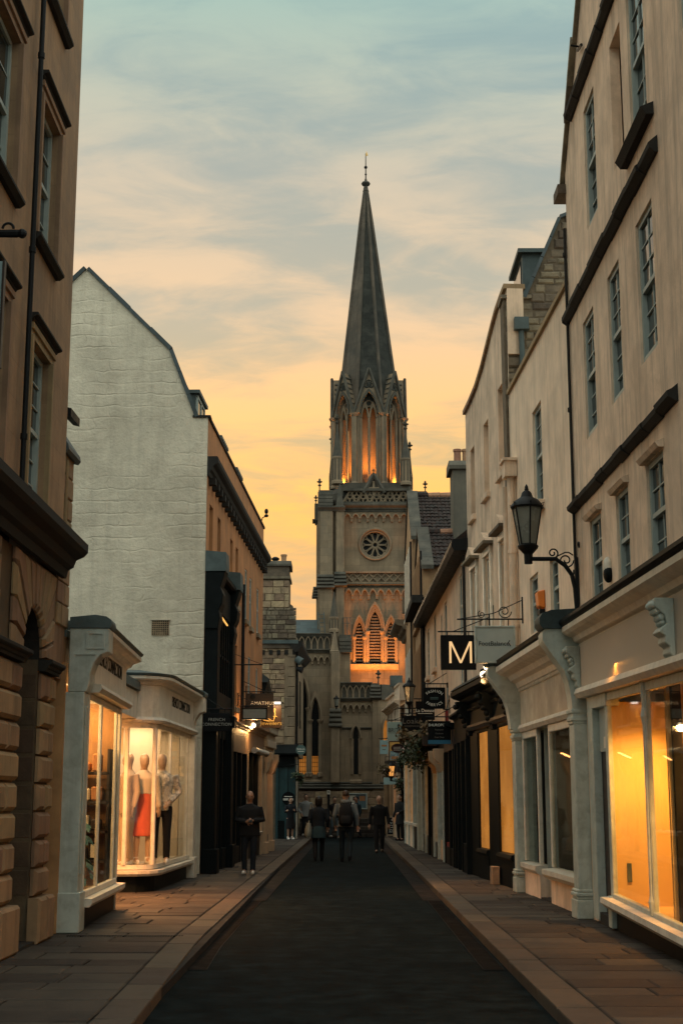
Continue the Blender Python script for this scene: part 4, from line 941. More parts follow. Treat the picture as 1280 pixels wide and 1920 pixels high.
# big wall lantern
def lantern(name, label, base, h, mat_glass, lit=None, group=None):
    """Tapered hexagonal street lantern; base is the bottom of its socket, h its full height."""
    r = thing(name, label, 'lantern', base, group); k = h / 1.0; b = Vector(base)
    P = lambda z, rr: [b + Vector((math.cos(math.pi / 3 * i + math.pi / 6 + .1) * rr * k, math.sin(math.pi / 3 * i + math.pi / 6 + .1) * rr * k, z * k)) for i in range(6)]
    MB().lathe(b, [(.05 * k, 0), (.055 * k, .12 * k), (.075 * k, .14 * k), (.12 * k, .19 * k), (.13 * k, .22 * k), (.115 * k, .235 * k)], 12).build('socket', iron, r, smooth=40)
    lo, hi = P(.235, .105), P(.70, .185)
    m = MB()
    for i in range(6): m.tube([lo[i], hi[i]], .011 * k, 5)
    for rg in (lo, hi):
        for i in range(6): m.tube([rg[i], rg[(i + 1) % 6]], .012 * k, 5)
    m.build('frame', iron, r)
    for i in range(6):
        j = (i + 1) % 6; MB().quad(lo[i], lo[j], hi[j], hi[i]).build('pane', mat_glass, r)
    c = MB().lathe(b, [(.20 * k, .69 * k), (.21 * k, .71 * k), (.195 * k, .735 * k), (.15 * k, .79 * k), (.09 * k, .825 * k), (.075 * k, .84 * k), (.06 * k, .89 * k), (.035 * k, .915 * k)], 12).build('roof', iron, r, smooth=30)
    MB().ball(b + Vector((0, 0, .935 * k)), .028 * k).lathe(b, [(.02 * k, .94 * k), (.024 * k, .965 * k), (.004 * k, 1.0 * k)], 8).build('finial', iron, c, smooth=True)
    m = MB()
    for i in range(6): q = P(.705, .20)[i]; d = (q - b); d.z = 0; d.normalize(); m.tube([q, q + d * .02 * k + Vector((0, 0, .05 * k)), q - d * .03 * k + Vector((0, 0, .03 * k))], .006 * k, 4)
    m.build('crest', iron, c)
    return r
dimglass = M('frosted_lantern_glass', (.20, .21, .18), .25, .15, 3, .1, 20, .01, spec=.6)
LY = 19.2
lb = atY(990, 1057, LY); lt = atY(985, 908, LY)
wl = lantern('wall_lantern', 'large unlit black lantern held out from the roughcast wall on a curved bracket', lb, lt.z - lb.z, dimglass)
wx = 3.19; TL = lambda x, z: Vector((x, LY, z)); za = atY(1020, 1048, LY).z; zt = atY(1085, 1045, LY).z; zb2 = atY(1085, 1152, LY).z
m = MB().tube([TL(lb.x, za), TL(lb.x + (wx - lb.x) * .55, za - .0), TL(lb.x + (wx - lb.x) * .74, za - .09), TL(lb.x + (wx - lb.x) * .87, za - .22), TL(wx - .05, za - .4), TL(wx - .03, zb2)], .03, 8)
m.box(None, wx - .045, wx + .0, LY - .03, LY + .03, zb2, zt); m.build('bracket', iron, wl)
m = MB().tube(scroll((wx - .16, za - .02), TL, .105, 1.5, 24, -1, 0), .011, 5); m.tube(scroll((lb.x + (wx - lb.x) * .5, za + .08), TL, .08, 1.4, 22, 1, -1.6), .011, 5)
m.tube([TL(lb.x + (wx - lb.x) * .56, za + .03), TL(lb.x + (wx - lb.x) * .75, za + .09), TL(wx - .12, za + .09), TL(wx - .06, za + .05)], .01, 5); m.build('scrollwork', iron, wl)

# ================================================================== RIGHT 2: cream house with the white console shop
R2 = F((3.2, 19.25), (3.0, 24.9), 1)
h2 = thing('plain_cream_house', 'plain cream rendered house with three sash windows above the white console shop front', 'building', (3.3, 22, 0))
op2 = [(2.5, 3.32, 6.2, 7.82), (1.45, 2.15, 4.25, 5.16), (3.2, 4.0, 4.25, 5.18)]
wallsheet(MB(), R2, .02, 5.68, 3.2, 8.82, op2, .14).build('wall', stucco2, h2)
body(R2, h2, .02, 5.66, 3.0, 8.8, .3, 6, stucco2)
for h in op2: sash(R2, h2, *h, rec=.065, cols=2, rows=3 if h[2] > 6 else 2)
MB().box(R2, 2.38, 3.45, -.1, .1, 6.04, 6.19).build('sill', stucco, h2, bevel=.01)
MB().box(R2, .05, 5.7, -.35, .05, 8.822, 8.9).build('parapet_coping', brownstone, h2)
MB().tube([R2(5.15, .09, 4.2), R2(5.15, .09, 7.15)], .07, 10).lathe(R2(5.15, .09, 0), [(.085, 4.5), (.085, 4.56)], 10).lathe(R2(5.15, .09, 0), [(.085, 5.8), (.085, 5.86)], 10).box(R2, 4.98, 5.32, .01, .22, 7.15, 7.42).box(R2, 4.93, 5.37, .008, .26, 7.421, 7.47).build('drainpipe', stucco, h2)
cs = thing('white_console_shop', 'pale painted shop front between two big scrolled console brackets', 'shop', (3.1, 22, 0))
pts = [(.0, 2.78), (.20, 2.78), (.21, 2.95), (.24, 3.13), (.30, 3.3), (.42, 3.46), (.5, 3.58), (.57, 3.68), (.57, 3.78), (.53, 3.84), (.0, 3.84)]
for a, b in ((-.3, .02), (5.1, 5.42)):
    po = .19 if a < 0 else .14
    p = MB().box(R2, a, b, -.2, po, .1, 2.58); p.box(R2, a - .02, b + .02, -.2, po + .03, 2.62, 2.68); p.box(R2, a - .02, b + .02, -.2, po + .03, 2.72, 2.78); p.box(R2, a, b, -.2, po + .01, 2.58, 2.77)
    pl = p.build('pilaster', teal_paint, cs, bevel=.012)
    q = MB()
    for k_, (z0, z1, d_) in enumerate(((.1, .34, .035), (.341, .38, .02), (.381, .43, .04), (.431, .47, .025))): q.box(R2, a - d_, b + d_, -.2, po + d_, z0, z1)
    q.build('pilaster_base', teal_paint, pl, bevel=.01)
    c = MB().prof(R2, pts, a, b).build('console', teal_paint, cs, smooth=35)
    MB().prof(R2, [(.0, 3.842), (.57, 3.842), (.61, 3.9), (.61, 3.98), (.57, 4.05), (.45, 4.09), (.0, 4.12)], a - .05, b + .05).build('lead_cap', M('dark_lead', (.03, .05, .052), .55, .3, 4, .3), c, smooth=40)
f = MB().box(R2, .02, 5.1, -.3, .03, 2.84, 3.5).build('fascia', M('glossy_cream_paint', (.66, .56, .42), .16, .1, 3, .12, 5, .012, spec=.6), cs)
MB().prof(R2, corn(3.46, 3.84, .44, -.2), .02, 5.1).build('cornice', white_paint, f); MB().prof(R2, [(-.1, 3.842), (.46, 3.842), (.48, 3.9), (-.1, 4.0)], .02, 5.1).build('lead_flashing', black_paint, f)
q = MB()
for i in range(40): q.box(R2, .3 + i * .12, .36 + i * .12, .032, .07, 3.40, 3.45)
q = q.build('dentil', white_paint, f); q['kind'] = 'stuff'
MB().prof(R2, [(-.2, 2.72), (.05, 2.72), (.09, 2.78), (.06, 2.84), (-.2, 2.84)], .02, 5.1).build('fascia_moulding', white_paint, f)
m = MB()
for a, b in ((.05, .2), (2.52, 2.6), (.9, .9)):
    if b > a: m.box(R2, a, b, -.04, .02, .62, 2.72)
m.box(R2, .2, 2.52, -.04, .02, 2.6, 2.719)
for a, b in ((3.62, 3.69), (5.0, 5.1)): m.box(R2, a, b, -.05, .02, .62, 2.72)
m.box(R2, 3.62, 5.1, -.05, .02, 2.6, 2.719); m.build('window_frame', white_paint, cs, bevel=.01)
MB().box(R2, .2, 2.5, .0, .006, .62, 2.6).build('pane', glass, cs)
for a, b in ((3.69, 5.0),): MB().box(R2, a, b, -.006, .0, .62, 2.6).build('pane', glass, cs)
for a, b, o in ((.05, 2.66, .16), (3.58, 5.08, .1)): MB().prof(R2, [(-.1, .46), (o - .05, .46), (o, .52), (o, .59), (-.1, .61)], a, b).build('window_sill', white_paint, cs); MB().box(R2, a, b - .04, -.3, .03, .0, .46).build('stall_riser', stucco, cs)
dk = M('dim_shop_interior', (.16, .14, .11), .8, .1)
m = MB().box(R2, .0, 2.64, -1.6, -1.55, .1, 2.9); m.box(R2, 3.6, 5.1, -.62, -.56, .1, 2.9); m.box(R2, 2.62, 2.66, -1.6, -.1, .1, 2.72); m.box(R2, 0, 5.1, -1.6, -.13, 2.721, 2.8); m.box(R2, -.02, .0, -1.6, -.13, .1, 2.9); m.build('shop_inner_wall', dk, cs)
MB().box(R2, .05, 2.6, -1.5, -.12, .5, .6).build('display_floor', dark_wood, cs); MB().box(R2, 2.68, 3.58, -1.2, -1.14, .1, 2.72).build('door', teal_paint, cs); MB().box(R2, 2.6, 3.62, -1.2, .02, .04, .12).build('doorstep', blackstone, cs)
MB().box(R2, 3.6, 3.64, -.6, -.1, .1, 2.72).build('porch_cheek', teal_paint, cs)
lamp('AREA', R2(1.6, -.8, 2.65), 5, WARM, .5, name='shop_ceiling_light')

# alarm boxes
al = thing('alarm_box', 'orange alarm box on the wall between two sash windows', 'alarm', R2(2.72, .02, 4.6))
MB().add([R2(2.58, .005, 4.50), R2(2.88, .005, 4.50), R2(2.88, .005, 4.80), R2(2.58, .005, 4.80), R2(2.61, .10, 4.54), R2(2.85, .10, 4.54), R2(2.85, .12, 4.77), R2(2.61, .12, 4.77)], [(0, 1, 2, 3), (4, 5, 6, 7), (0, 1, 5, 4), (1, 2, 6, 5), (2, 3, 7, 6), (3, 0, 4, 7)]).build('case', M('orange_plastic', (.75, .20, .02), .45, .05, 4, .03), al, bevel=.015)
MB().box(R2, 2.60, 2.86, .005, .09, 4.42, 4.498).build('base', iron, al, bevel=.01)
al = thing('alarm_box', 'white and black domed alarm box on the roughcast wall near the cornice', 'alarm', R1(8.95, .02, 4.5))
cc = R1(8.92, .02, 4.5)
MB().ball(R1(8.92, .03, 4.32), (.06, .09, .145), 12, 8).build('case', white_paint, al, smooth=True); MB().ball(R1(8.90, .03, 4.25), (.063, .093, .105), 12, 8).build('dark_cover', black_paint, al, smooth=True)

# ================================================================== RIGHT 3: house with curved parapet, black shop
R3 = F((3.0, 24.9), (2.65, 30.1), 1)
h3 = thing('curved_parapet_house', 'weathered cream house with a swept parapet and pedimented windows', 'building', (3, 27.5, 0))
op3 = [(.62, 1.2, 7.56, 9.25), (2.32, 2.9, 7.52, 9.0), (4.08, 4.62, 7.42, 8.9)]
op4 = [(.55, 1.15, 4.6, 6.25), (2.3, 2.95, 4.6, 6.25), (4.0, 4.6, 4.6, 6.25)]
m = wallsheet(MB(), R3, .02, 5.21, 3.1, 9.6, op3 + op4, .22)
par = [(.02, 10.86), (.45, 10.82), (1.0, 10.74), (1.5, 10.6), (2.1, 10.4), (2.8, 10.16), (3.6, 9.98), (4.4, 9.9), (5.21, 9.86)]
m.prism(R3, [(5.21, 9.6), (.02, 9.6)] + par, -.3, 0); m.build('wall', stucco3, h3)
body(R3, h3, .1, 5.15, 3, 9.6, .3, 6, stucco3)
for p, q in zip(par, par[1:]): MB().prism(R3, [p, q, (q[0], q[1] + .09), (p[0], p[1] + .09)], -.34, .06).build('parapet_coping', brownstone, h3)
for h in op3: MB().box(R3, h[0], h[1], -.26, -.2, h[2], h[3]).build('blocked_window', stucco2, h3); MB().box(R3, h[0] - .08, h[1] + .08, -.1, .08, h[2] - .12, h[2]).build('sill', stucco3, h3, bevel=.01)
for h in op4:
    sash(R3, h3, *h, rec=.05, cols=2, rows=2, panes=False, mat=white_paint)
    a, b, zt_ = h[0] - .12, h[1] + .12, 6.3
    m = MB()
    for x in (a, b - .1): m.box(R3, x, x + .1, 0, .05, 4.6, zt_)
    m.box(R3, a, b, 0, .06, zt_, zt_ + .14); m.build('architrave', white_paint, h3, bevel=.008)
    MB().prism(R3, [(a - .12, zt_ + .18), (b + .12, zt_ + .18), ((a + b) / 2, zt_ + .46)], 0, .14).build('pediment', stucco3, h3); MB().box(R3, a - .14, b + .14, 0, .2, zt_ + .142, zt_ + .2).build('pediment_ledge', rubble_d, h3)
pipe(h3, [R3(.05, .1, 4), R3(.05, .1, 7.1)], .06, stucco3)
# rubble party gable standing above the parapet, with dormer and hopper
GYr = 25.0
def rp(px, py, Y=GYr): v = atY(px, py, Y); return (v.x, v.z)
rb = thing('rubble_party_gable', 'dark rubble stone party gable rising above the cream parapets, with a slate verge', 'building', (5, GYr, 8))
ga = [rp(942, 561), rp(985, 560), rp(1050, 410), (6.6, rp(1050, 410)[1] + 1.0), (6.6, 7), (rp(946, 640)[0], 7)]
TG = lambda x, o, z: Vector((x, GYr - o, z))
MB().prism(TG, ga, -.5, 0).build('wall', mortar, rb)
rr = random.Random(8); zlo = 8.3
def xin(z):
    x = ga[0][0] if z < ga[0][1] else ga[1][0] + (ga[2][0] - ga[1][0]) * (z - ga[1][1]) / (ga[2][1] - ga[1][1]); return x
z = zlo
while z < ga[2][1] + .6:
    h = rr.uniform(.1, .2); x = xin(z + h) + .04
    while x < 4.6:
        w = rr.uniform(.16, .42); MB().block(TG, x + .006, x + w - .006, z + .006, z + h - .006, -.04, rr.uniform(.0, .04), .025).build('stone', rubble_d, rb); x += w
    z += h
for p, q in ((ga[1], ga[2]), (ga[2], ga[3])):
    n_ = 4
    for i in range(n_):
        a_ = [p[0] + (q[0] - p[0]) * i / n_, p[1] + (q[1] - p[1]) * i / n_]; b_ = [p[0] + (q[0] - p[0]) * (i + .97) / n_, p[1] + (q[1] - p[1]) * (i + .97) / n_]
        MB().prism(TG, edge(a_, b_, .06), -.56, .07).build('verge_slate', slate, rb)
MB().box(TG, ga[0][0] - .04, ga[1][0] + .1, -.5, .06, ga[0][1], ga[0][1] + .07).build('coping', rubble_d, rb)
hp = rp(975, 610)
m = MB().box(TG, hp[0] - .13, hp[0] + .13, .03, .2, hp[1] - .13, hp[1] + .1); m.tube([TG(hp[0], .1, hp[1] - .1), TG(hp[0] + .03, .1, 7.2)], .05, 8); m.build('rainwater_hopper', lead, rb)
dm = rp(985, 497, 27); dz = rp(985, 560, 27)[1]
d = MB().box(None, dm[0] - .15, dm[0] + 1.3, 26.4, 27.8, dz - .5, dm[1]).build('dormer', lead, h3); MB().box(None, dm[0] - .24, dm[0] + 1.3, 26.3, 27.9, dm[1], dm[1] + .08).build('dormer_roof', lead, d)
MB().box(None, dm[0] - .17, dm[0] - .151, 26.55, 27.65, dz, dm[1] - .1).build('pane', pane_m, d)
MB().prof(R3, [(-.6, 8.6), (-.6, 9.3), (-3, 11.6), (-6, 9.0)], .15, 5.1).build('roof', slate, h3)
# black shop front
ks = thing('black_corniced_shop', 'black shop front with a heavy carved cornice and two amber-lit blinds', 'shop', (2.9, 27.5, 0))
f = MB().box(R3, .08, 5.15, .01, .08, 3.1, 3.55).build('fascia', black_paint, ks)
MB().prof(R3, corn(3.45, 3.82, .42, .01), .05, 5.25).build('cornice', black_paint, f); MB().prof(R3, [(.01, 3.822), (.43, 3.822), (.3, 3.93), (.01, 3.98)], .05, 5.25).build('lead_flashing', M('mossy_lead', (.05, .045, .035), .8, .3, 4, .4), f)
for z in (3.07,): MB().prof(R3, [(.01, z - .08), (.1, z - .08), (.14, z - .02), (.14, z + .03), (.01, z + .03)], .05, 5.15).build('fascia_moulding', M('worn_black_paint', (.06, .05, .042), .45, .4, 5, .1), f)
for a in (.06, 1.98, 4.86):
    c = MB().prof(R3, [(.01, 2.9), (.09, 2.9), (.11, 3.0), (.16, 3.1), (.15, 3.2), (.24, 3.3), (.3, 3.42), (.28, 3.5), (.36, 3.6), (.01, 3.6)], a, a + .28).build('console', black_paint, ks, bevel=.012)
    q = MB()
    for z, o, r in ((3.5, .34, .06), (3.4, .28, .05), (3.3, .24, .05), (3.2, .18, .05), (3.1, .16, .04)):
        for k in (.25, .75): q.ball(R3(a + .28 * k, o, z), r, 6, 4)
    q.build('carved_leaf', black_paint, c, smooth=True)
q = MB()
for i in range(40): q.box(R3, .4 + i * .115, .45 + i * .115, .082, .14, 3.38, 3.44)
q = q.build('dentil', black_paint, f); q['kind'] = 'stuff'
m = MB()
for a, b in ((.06, .42), (1.9, 2.98), (4.2, 5.18)): m.box(R3, a, b, -.15, .03, .1, 2.98)
m.box(R3, .42, 1.9, -.15, .03, 2.92, 3.0); m.box(R3, 2.98, 4.2, -.15, .03, 2.92, 3.0); m.build('pilaster', black_paint, ks, bevel=.012)
for a, b in ((.42, 1.9), (2.98, 4.2)):
    MB().box(R3, a, b, -.15, .05, .1, .55).prof(R3, [(-.1, .55), (.06, .55), (.1, .6), (.08, .66), (-.1, .68)], a, b).build('stall_riser', black_paint, ks)
def blind(name, s):
    mt = bpy.data.materials.new(name); mt.use_nodes = True; nt = mt.node_tree; nt.nodes.clear(); g = N(nt, 'ShaderNodeNewGeometry')
    n = N(nt, 'ShaderNodeTexNoise', i_Scale=1.1, i_Detail=3); link(nt, g.outputs['Position'], n.inputs['Vector'])
    e = N(nt, 'ShaderNodeEmission'); link(nt, ramp(nt, n.outputs[0], [(.35, (.50, .17, .025)), (.65, (.80, .29, .05))]), e.inputs[0]); e.inputs[1].default_value = s
    o = N(nt, 'ShaderNodeOutputMaterial'); link(nt, e.outputs[0], o.inputs[0]); return mt
bl = blind('lit_amber_blind', 1.0)
for a, b in ((.42, 1.9), (2.98, 4.2)):
    MB().box(R3, a, b, -.03, -.015, .68, 2.92).build('lit_blind', bl, ks); MB().box(R3, a, b, .004, .01, .68, 2.92).build('pane', glass, ks)
MB().box(R3, .02, 5.2, -.5, -.2, 0, 3.2).build('shop_back', blackstone, ks)
bx = tag(MB().box(R3, 1.62, 1.88, .08, .22, .1, .42).build('wooden_box', rubble, loc=R3(1.75, .15, .1), bevel=.01), 'small pale wooden box on the pavement below the nearer amber blind', 'box')

# ================================================================== RIGHT 4: low eaved cream house and its shops
R4 = F((2.65, 30.1), (2.5, 44.0), 1)
h4 = thing('low_eaved_cream_house', 'long cream house under a dark overhanging tiled eave', 'building', (2.6, 37, 0))
op5 = [(1.45, 2.15, 5.2, 6.6), (5.6, 6.35, 5.15, 6.55), (7.1, 7.6, 4.2, 6.4), (9.3, 10.1, 5.2, 6.7), (12.0, 12.8, 5.2, 6.6), (1.5, 2.2, 3.7, 4.7), (5.5, 6.3, 3.5, 4.5)]
wallsheet(MB(), R4, .02, 13.9, 0, 7.0, op5, .2).build('wall', stucco2, h4); body(R4, h4, .1, 13.8, 0, 6.95, .28, 5, stucco2)
for h in op5: sash(R4, h4, *h, rec=.05, cols=2, rows=2, panes=False, sill=stucco)
MB().prof(R4, [(-.02, 6.85), (.3, 6.85), (.36, 6.95), (.34, 7.08), (.0, 7.12)], -.05, 14.0).build('eaves_gutter', iron, h4)
MB().prof(R4, [(.3, 7.085), (-1.6, 8.6), (-4, 7.1), (-.0, 7.12)], .05, 13.95).build('roof', tile_m, h4)
pipe(h4, [R4(.35, .06, 3.2), R4(.35, .06, 6.8)], .035, blackstone); pipe(h4, [R4(13.7, .06, 3.2), R4(13.7, .06, 6.8)], .05, iron)
MB().tube([R4(13.9, .06, 4), R4(13.9, .06, 7.2)], .035).build('drainpipe', iron, h4)
# three shops in its ground floor
sa = thing('black_door_shop', 'narrow black shop front with a black door beyond the corniced shop', 'shop', (2.6, 32, 0))
MB().box(R4, .05, 2.9, .01, .1, 2.85, 3.35).build('fascia', black_paint, sa); MB().prof(R4, corn(3.3, 3.5, .22, .01), .05, 3.0).build('cornice', black_paint, sa)
m = MB()
for a in (.05, 1.1, 2.0, 2.75): m.box(R4, a, a + .15, .01, .12, .1, 2.85)
m.box(R4, .2, 1.1, .01, .1, .1, .7); m.build('pilaster', black_paint, sa, bevel=.01)
MB().box(R4, 1.25, 2.0, .005, .04, .1, 2.6).build('door', greenshop, sa); MB().box(R4, .2, 1.1, .005, .03, .7, 2.85).build('pane', pane_m, sa); MB().box(R4, 2.15, 2.75, .005, .03, .7, 2.85).build('pane', pane_m, sa)
for a in (1.4, 1.75): MB().box(R4, a, a + .12, .041, .06, .5, 2.2).build('door_glazing', teal_paint, sa)
sb = thing('red_trim_shop', 'dark shop front with a strip of red and amber light in its window', 'shop', (2.6, 34.5, 0))
MB().box(R4, 3.0, 5.6, .01, .12, 2.75, 3.2).build('fascia', M('brown_fascia', (.08, .05, .035), .5, .2), sb); MB().prof(R4, corn(3.15, 3.35, .3, .01), 3.0, 5.7).build('cornice', black_paint, sb)
m = MB()
for a in (3.0, 4.0, 5.4): m.box(R4, a, a + .18, .01, .14, .1, 2.75)
m.box(R4, 3.18, 5.4, .01, .12, .1, .5); m.build('pilaster', black_paint, sb, bevel=.01)
MB().box(R4, 3.2, 4.0, .005, .02, .5, 2.75).build('pane', pane_m, sb)
MB().box(R4, 4.2, 5.38, .004, .018, .5, 2.7).build('lit_window', blind('lit_shop_window', .55), sb)
for a, mt in ((4.25, M('red_paint', (.30, .02, .02), .4)), (4.75, white_paint), (5.1, black_paint)): MB().box(R4, a, a + .1, .02, .06, .5, 2.7).build('mullion', mt, sb)
MB().box(R4, 4.18, 5.4, .02, .1, .42, .6).build('red_sill', MATS['red_paint'], sb)
sc_ = thing('white_bracket_shop', 'pale painted shop front with a cream corbel and slatted window', 'shop', (2.55, 37.5, 0))
MB().box(R4, 5.7, 9.2, .01, .1, 2.7, 3.2).build('fascia', black_paint, sc_)
for a in (5.72, 7.5, 9.0):
    p = MB().box(R4, a, a + .2, .01, .16, .1, 2.5).build('pilaster', teal_paint, sc_, bevel=.012); MB().prof(R4, [(.01, 2.3), (.16, 2.3), (.2, 2.45), (.36, 2.6), (.38, 2.85), (.01, 2.85)], a - .02, a + .22).build('corbel', rose, p, bevel=.012)
MB().box(R4, 5.92, 7.5, .012, .03, .6, 2.69).build('pane', pane_m, sc_); MB().box(R4, 5.92, 7.5, .01, .08, .1, .6).build('stall_riser', stucco, sc_)
for i in range(9): MB().box(R4, 6.0, 7.4, .032, .05, .8 + i * .17, .86 + i * .17).build('slat', white_paint, sc_)
MB().box(R4, 7.7, 9.0, .012, .03, .5, 2.69).build('lit_window', blind('lit_tea_window', .5), sc_); MB().box(R4, 7.7, 9.0, .01, .1, .1, .5).build('stall_riser', black_paint, sc_)
for a in (8.1, 8.55): MB().box(R4, a, a + .06, .031, .07, .5, 2.69).build('mullion', black_paint, sc_)
sd = thing('flowered_dark_shop', 'dark shop front below the overhanging flower boxes', 'shop', (2.5, 41.5, 0))
MB().box(R4, 9.3, 13.8, .01, .14, 2.6, 3.3).build('fascia', black_paint, sd)
for a in (9.3, 10.6, 12.0, 13.5): MB().box(R4, a, a + .22, .01, .18, .1, 2.6).build('pilaster', black_paint if a < 11 else teal_paint, sd, bevel=.012)
for a, b in ((9.52, 10.6), (12.22, 13.5)): MB().box(R4, a, b, .012, .03, .6, 2.59).build('pane', pane_m, sd)
MB().box(R4, 10.82, 12.0, .012, .03, .6, 2.4).build('lit_window', blind('lit_warm_window', .45), sd); MB().box(R4, 9.5, 13.5, .01, .12, .1, .6).build('stall_riser', black_paint, sd)

# ================================================================== RIGHT 5: gable-fronted tiled houses
def tiles(T3, x0, x1, rows, parent, cols):
    """Interlocking clay tiles in courses: T3(x, t, h) with t down the slope and h off it."""
    m = MB(); rr = random.Random(len(OFF)); w = (x1 - x0) / cols; hh = 1.0 / rows
    for i in range(rows):
        for j in range(cols):
            x = x0 + j * w + rr.uniform(-.006, .006); t0 = i * hh - .01; t1 = t0 + hh * 1.12; up_ = rr.uniform(.015, .05)
            pts = []
            for t, lift in ((t0, .0), (t1, up_)):
                for k in range(4): pts.append(T3(x + w * (k / 3.0) * .97, t, lift + .012 + (.025 * math.sin(math.pi * k / 3))))
            for k in range(4): pts.append(T3(x + w * (k / 3.0) * .97, t1, -.0))
            m.add(pts, [(0, 1, 5, 4), (1, 2, 6, 5), (2, 3, 7, 6), (4, 5, 9, 8), (5, 6, 10, 9), (6, 7, 11, 10)])
    return m
def gabled(name, label, Y0, Y1, xf, ridgepx, eavepx, pxl, col, rows, cols, xb=8):
    Ym = (Y0 + Y1) / 2; zr = atY(pxl, ridgepx, Ym).z; ze = atY(pxl, eavepx, Y0).z
    r = thing(name, label, 'building', (xf, Ym, 0))
    MB().prism(lambda s, o, z: Vector((xf + o, s, z)), [(Y0, 0), (Y1, 0), (Y1, ze), (Ym, zr - .1), (Y0, ze)], 0, .3).build('street_gable', col, r)
    MB().prism(lambda s, o, z: Vector((xf + o, s, z)), [(Y0 + .02, 0), (Y1 - .02, 0), (Y1 - .02, ze), (Ym, zr - .08), (Y0 + .02, ze)], .3, xb - xf).build('house_body', col, r)
    d = Vector((0, Y0 - .15 - Ym, ze - .1 - zr)); n = Vector((0, d.z, -d.y)).normalized(); n = n if n.z > 0 else -n
    t = tiles(lambda x, q, h: Vector((x, Ym, zr)) + d * q + n * h, xf + .3, xb, rows, r, cols).build('roof_tiles', tile_m, r); t['kind'] = 'stuff'
    MB().add([(xf + .3, Ym, zr), (xb, Ym, zr), (xb, Y1 + .1, ze), (xf + .3, Y1 + .1, ze)], [(0, 1, 2, 3)]).build('rear_slope', tile_m, r)
    k = int((xb - xf) / .45)
    for i in range(k): a = xf + .3 + (xb - xf - .3) * i / k; b = xf + .3 + (xb - xf - .3) * (i + .97) / k; MB().tube([(a, Ym, zr + .02), (b, Ym, zr + .02)], [.13, .145], 8).build('ridge_tile', clay if i % 3 else tile_m, r, smooth=40)
    for (ya, za), (yb, zb_) in ((((Y0 - .25), ze - .18), (Ym, zr + .1)), (((Y1 + .25), ze - .18), (Ym, zr + .1))):
        for i in range(5):
            p = (ya + (yb - ya) * i / 5, za + (zb_ - za) * i / 5); q = (ya + (yb - ya) * (i + .97) / 5, za + (zb_ - za) * (i + .97) / 5)
            MB().prism(lambda s, o, z: Vector((xf + o, s, z)), [p, q, (q[0], q[1] + .13), (p[0], p[1] + .13)], -.05, .34).build('gable_coping', churchd, r)
    return r, zr, ze, Ym
honey = M('honey_render', (.44, .27, .145), .85, .2, 1.5, .3, 40, .01, streak=.6, dirtamt=.4, dirt=(.2, .12, .07))
g1, zr1, ze1, Ym1 = gabled('tiled_gable_house', 'lower tiled gable-fronted house between the eaved cream house and the taller tiled one', 44.1, 49.0, 2.46, 1000, 1058, 820, honey, 9, 34)
g2, zr2, ze2, Ym2 = gabled('tall_tiled_house', 'tall gable-fronted house with a mossy tiled roof right of the church tower', 49.1, 54.4, 2.38, 931, 1004, 800, honey, 13, 40, 8.5)
for r, xf, Y0, zs in ((g1, 2.46, 44.4, ((7.2, 9.2), (4.3, 6.4))), (g2, 2.38, 49.4, ((8.2, 10.4), (4.6, 6.8)))):
    Tg = F((xf, Y0), (xf, Y0 + 5), 1)
    for z0, z1 in zs:
        for k in range(4 if r is g1 else 3):
            a = .3 + k * (1.05 if r is g1 else 1.5)
            w = MB(); [w.box(Tg, a + d0, a + d0 + .07, .0, .09, z0, z1) for d0 in (0, .38, .76)]; w.box(Tg, a - .05, a + .88, 0, .12, z0 - .12, z0 - .001); w.box(Tg, a + .07, a + .76, .0, .08, z1 - .08, z1); w = w.build('window', honey if r is g1 else white_paint, r)
            MB().box(Tg, a + .07, a + .76, .0, .02, z0, z1 - .08).build('pane', pane_m, w)
    MB().prof(Tg, corn(zs[1][0] - .75, zs[1][0] - .35, .34), -.2, 4.6).build('string_cornice', blackstone, r)
    pipe(r, [Tg(-.2, .05, 3), Tg(-.2, .05, zs[0][1] + .1)], .035, iron)
# dark bracketed gutter corner of the lower gable
MB().box(None, 2.1, 2.46, 43.9, 49.0, 7.62, 7.86).build('eaves_board', blackstone, g1)
MB().lathe((2.62, 43.95, 7.35), [(.05, -.6), (.06, .1), (.2, .3), (.22, .42)], 10).build('rain_hopper', iron, g1)
cy = atY(860, 1000, 46); cy0 = atY(848, 880, 46); cy1 = atY(876, 880, 46)
cm = thing('tall_chimney', 'tall grey rendered chimney stack with terracotta pots behind the curved parapet', 'chimney', (cy.x, 46, 5))
cmm = M('grey_render', (.15, .135, .105), .9, .2, 1.5, .3, 40, .01, streak=.5, dirtamt=.5, dirt=(.09, .09, .08))
MB().box(None, cy0.x, cy1.x + .3, 46, 47.2, 5, cy0.z).build('stack', cmm, cm)
MB().prof(lambda s, o, z: Vector((s, 46 - o, z)), [(-1.3, 0 + cy0.z), (.12, cy0.z), (.14, cy0.z + .12), (.0, cy0.z + .3), (-1.2, cy0.z + .3)], cy0.x - .12, cy1.x + .42).build('cap', cmm, cm)
for px in (857, 873):
    v = atY(px, 870, 46.5); MB().lathe((v.x, 46.5, cy0.z + .3), [(.13, 0), (.12, .1), (.115, .4), (.14, .42), (.14, .5), (.1, .5)], 12).build('chimney_pot', clay, cm, smooth=40)

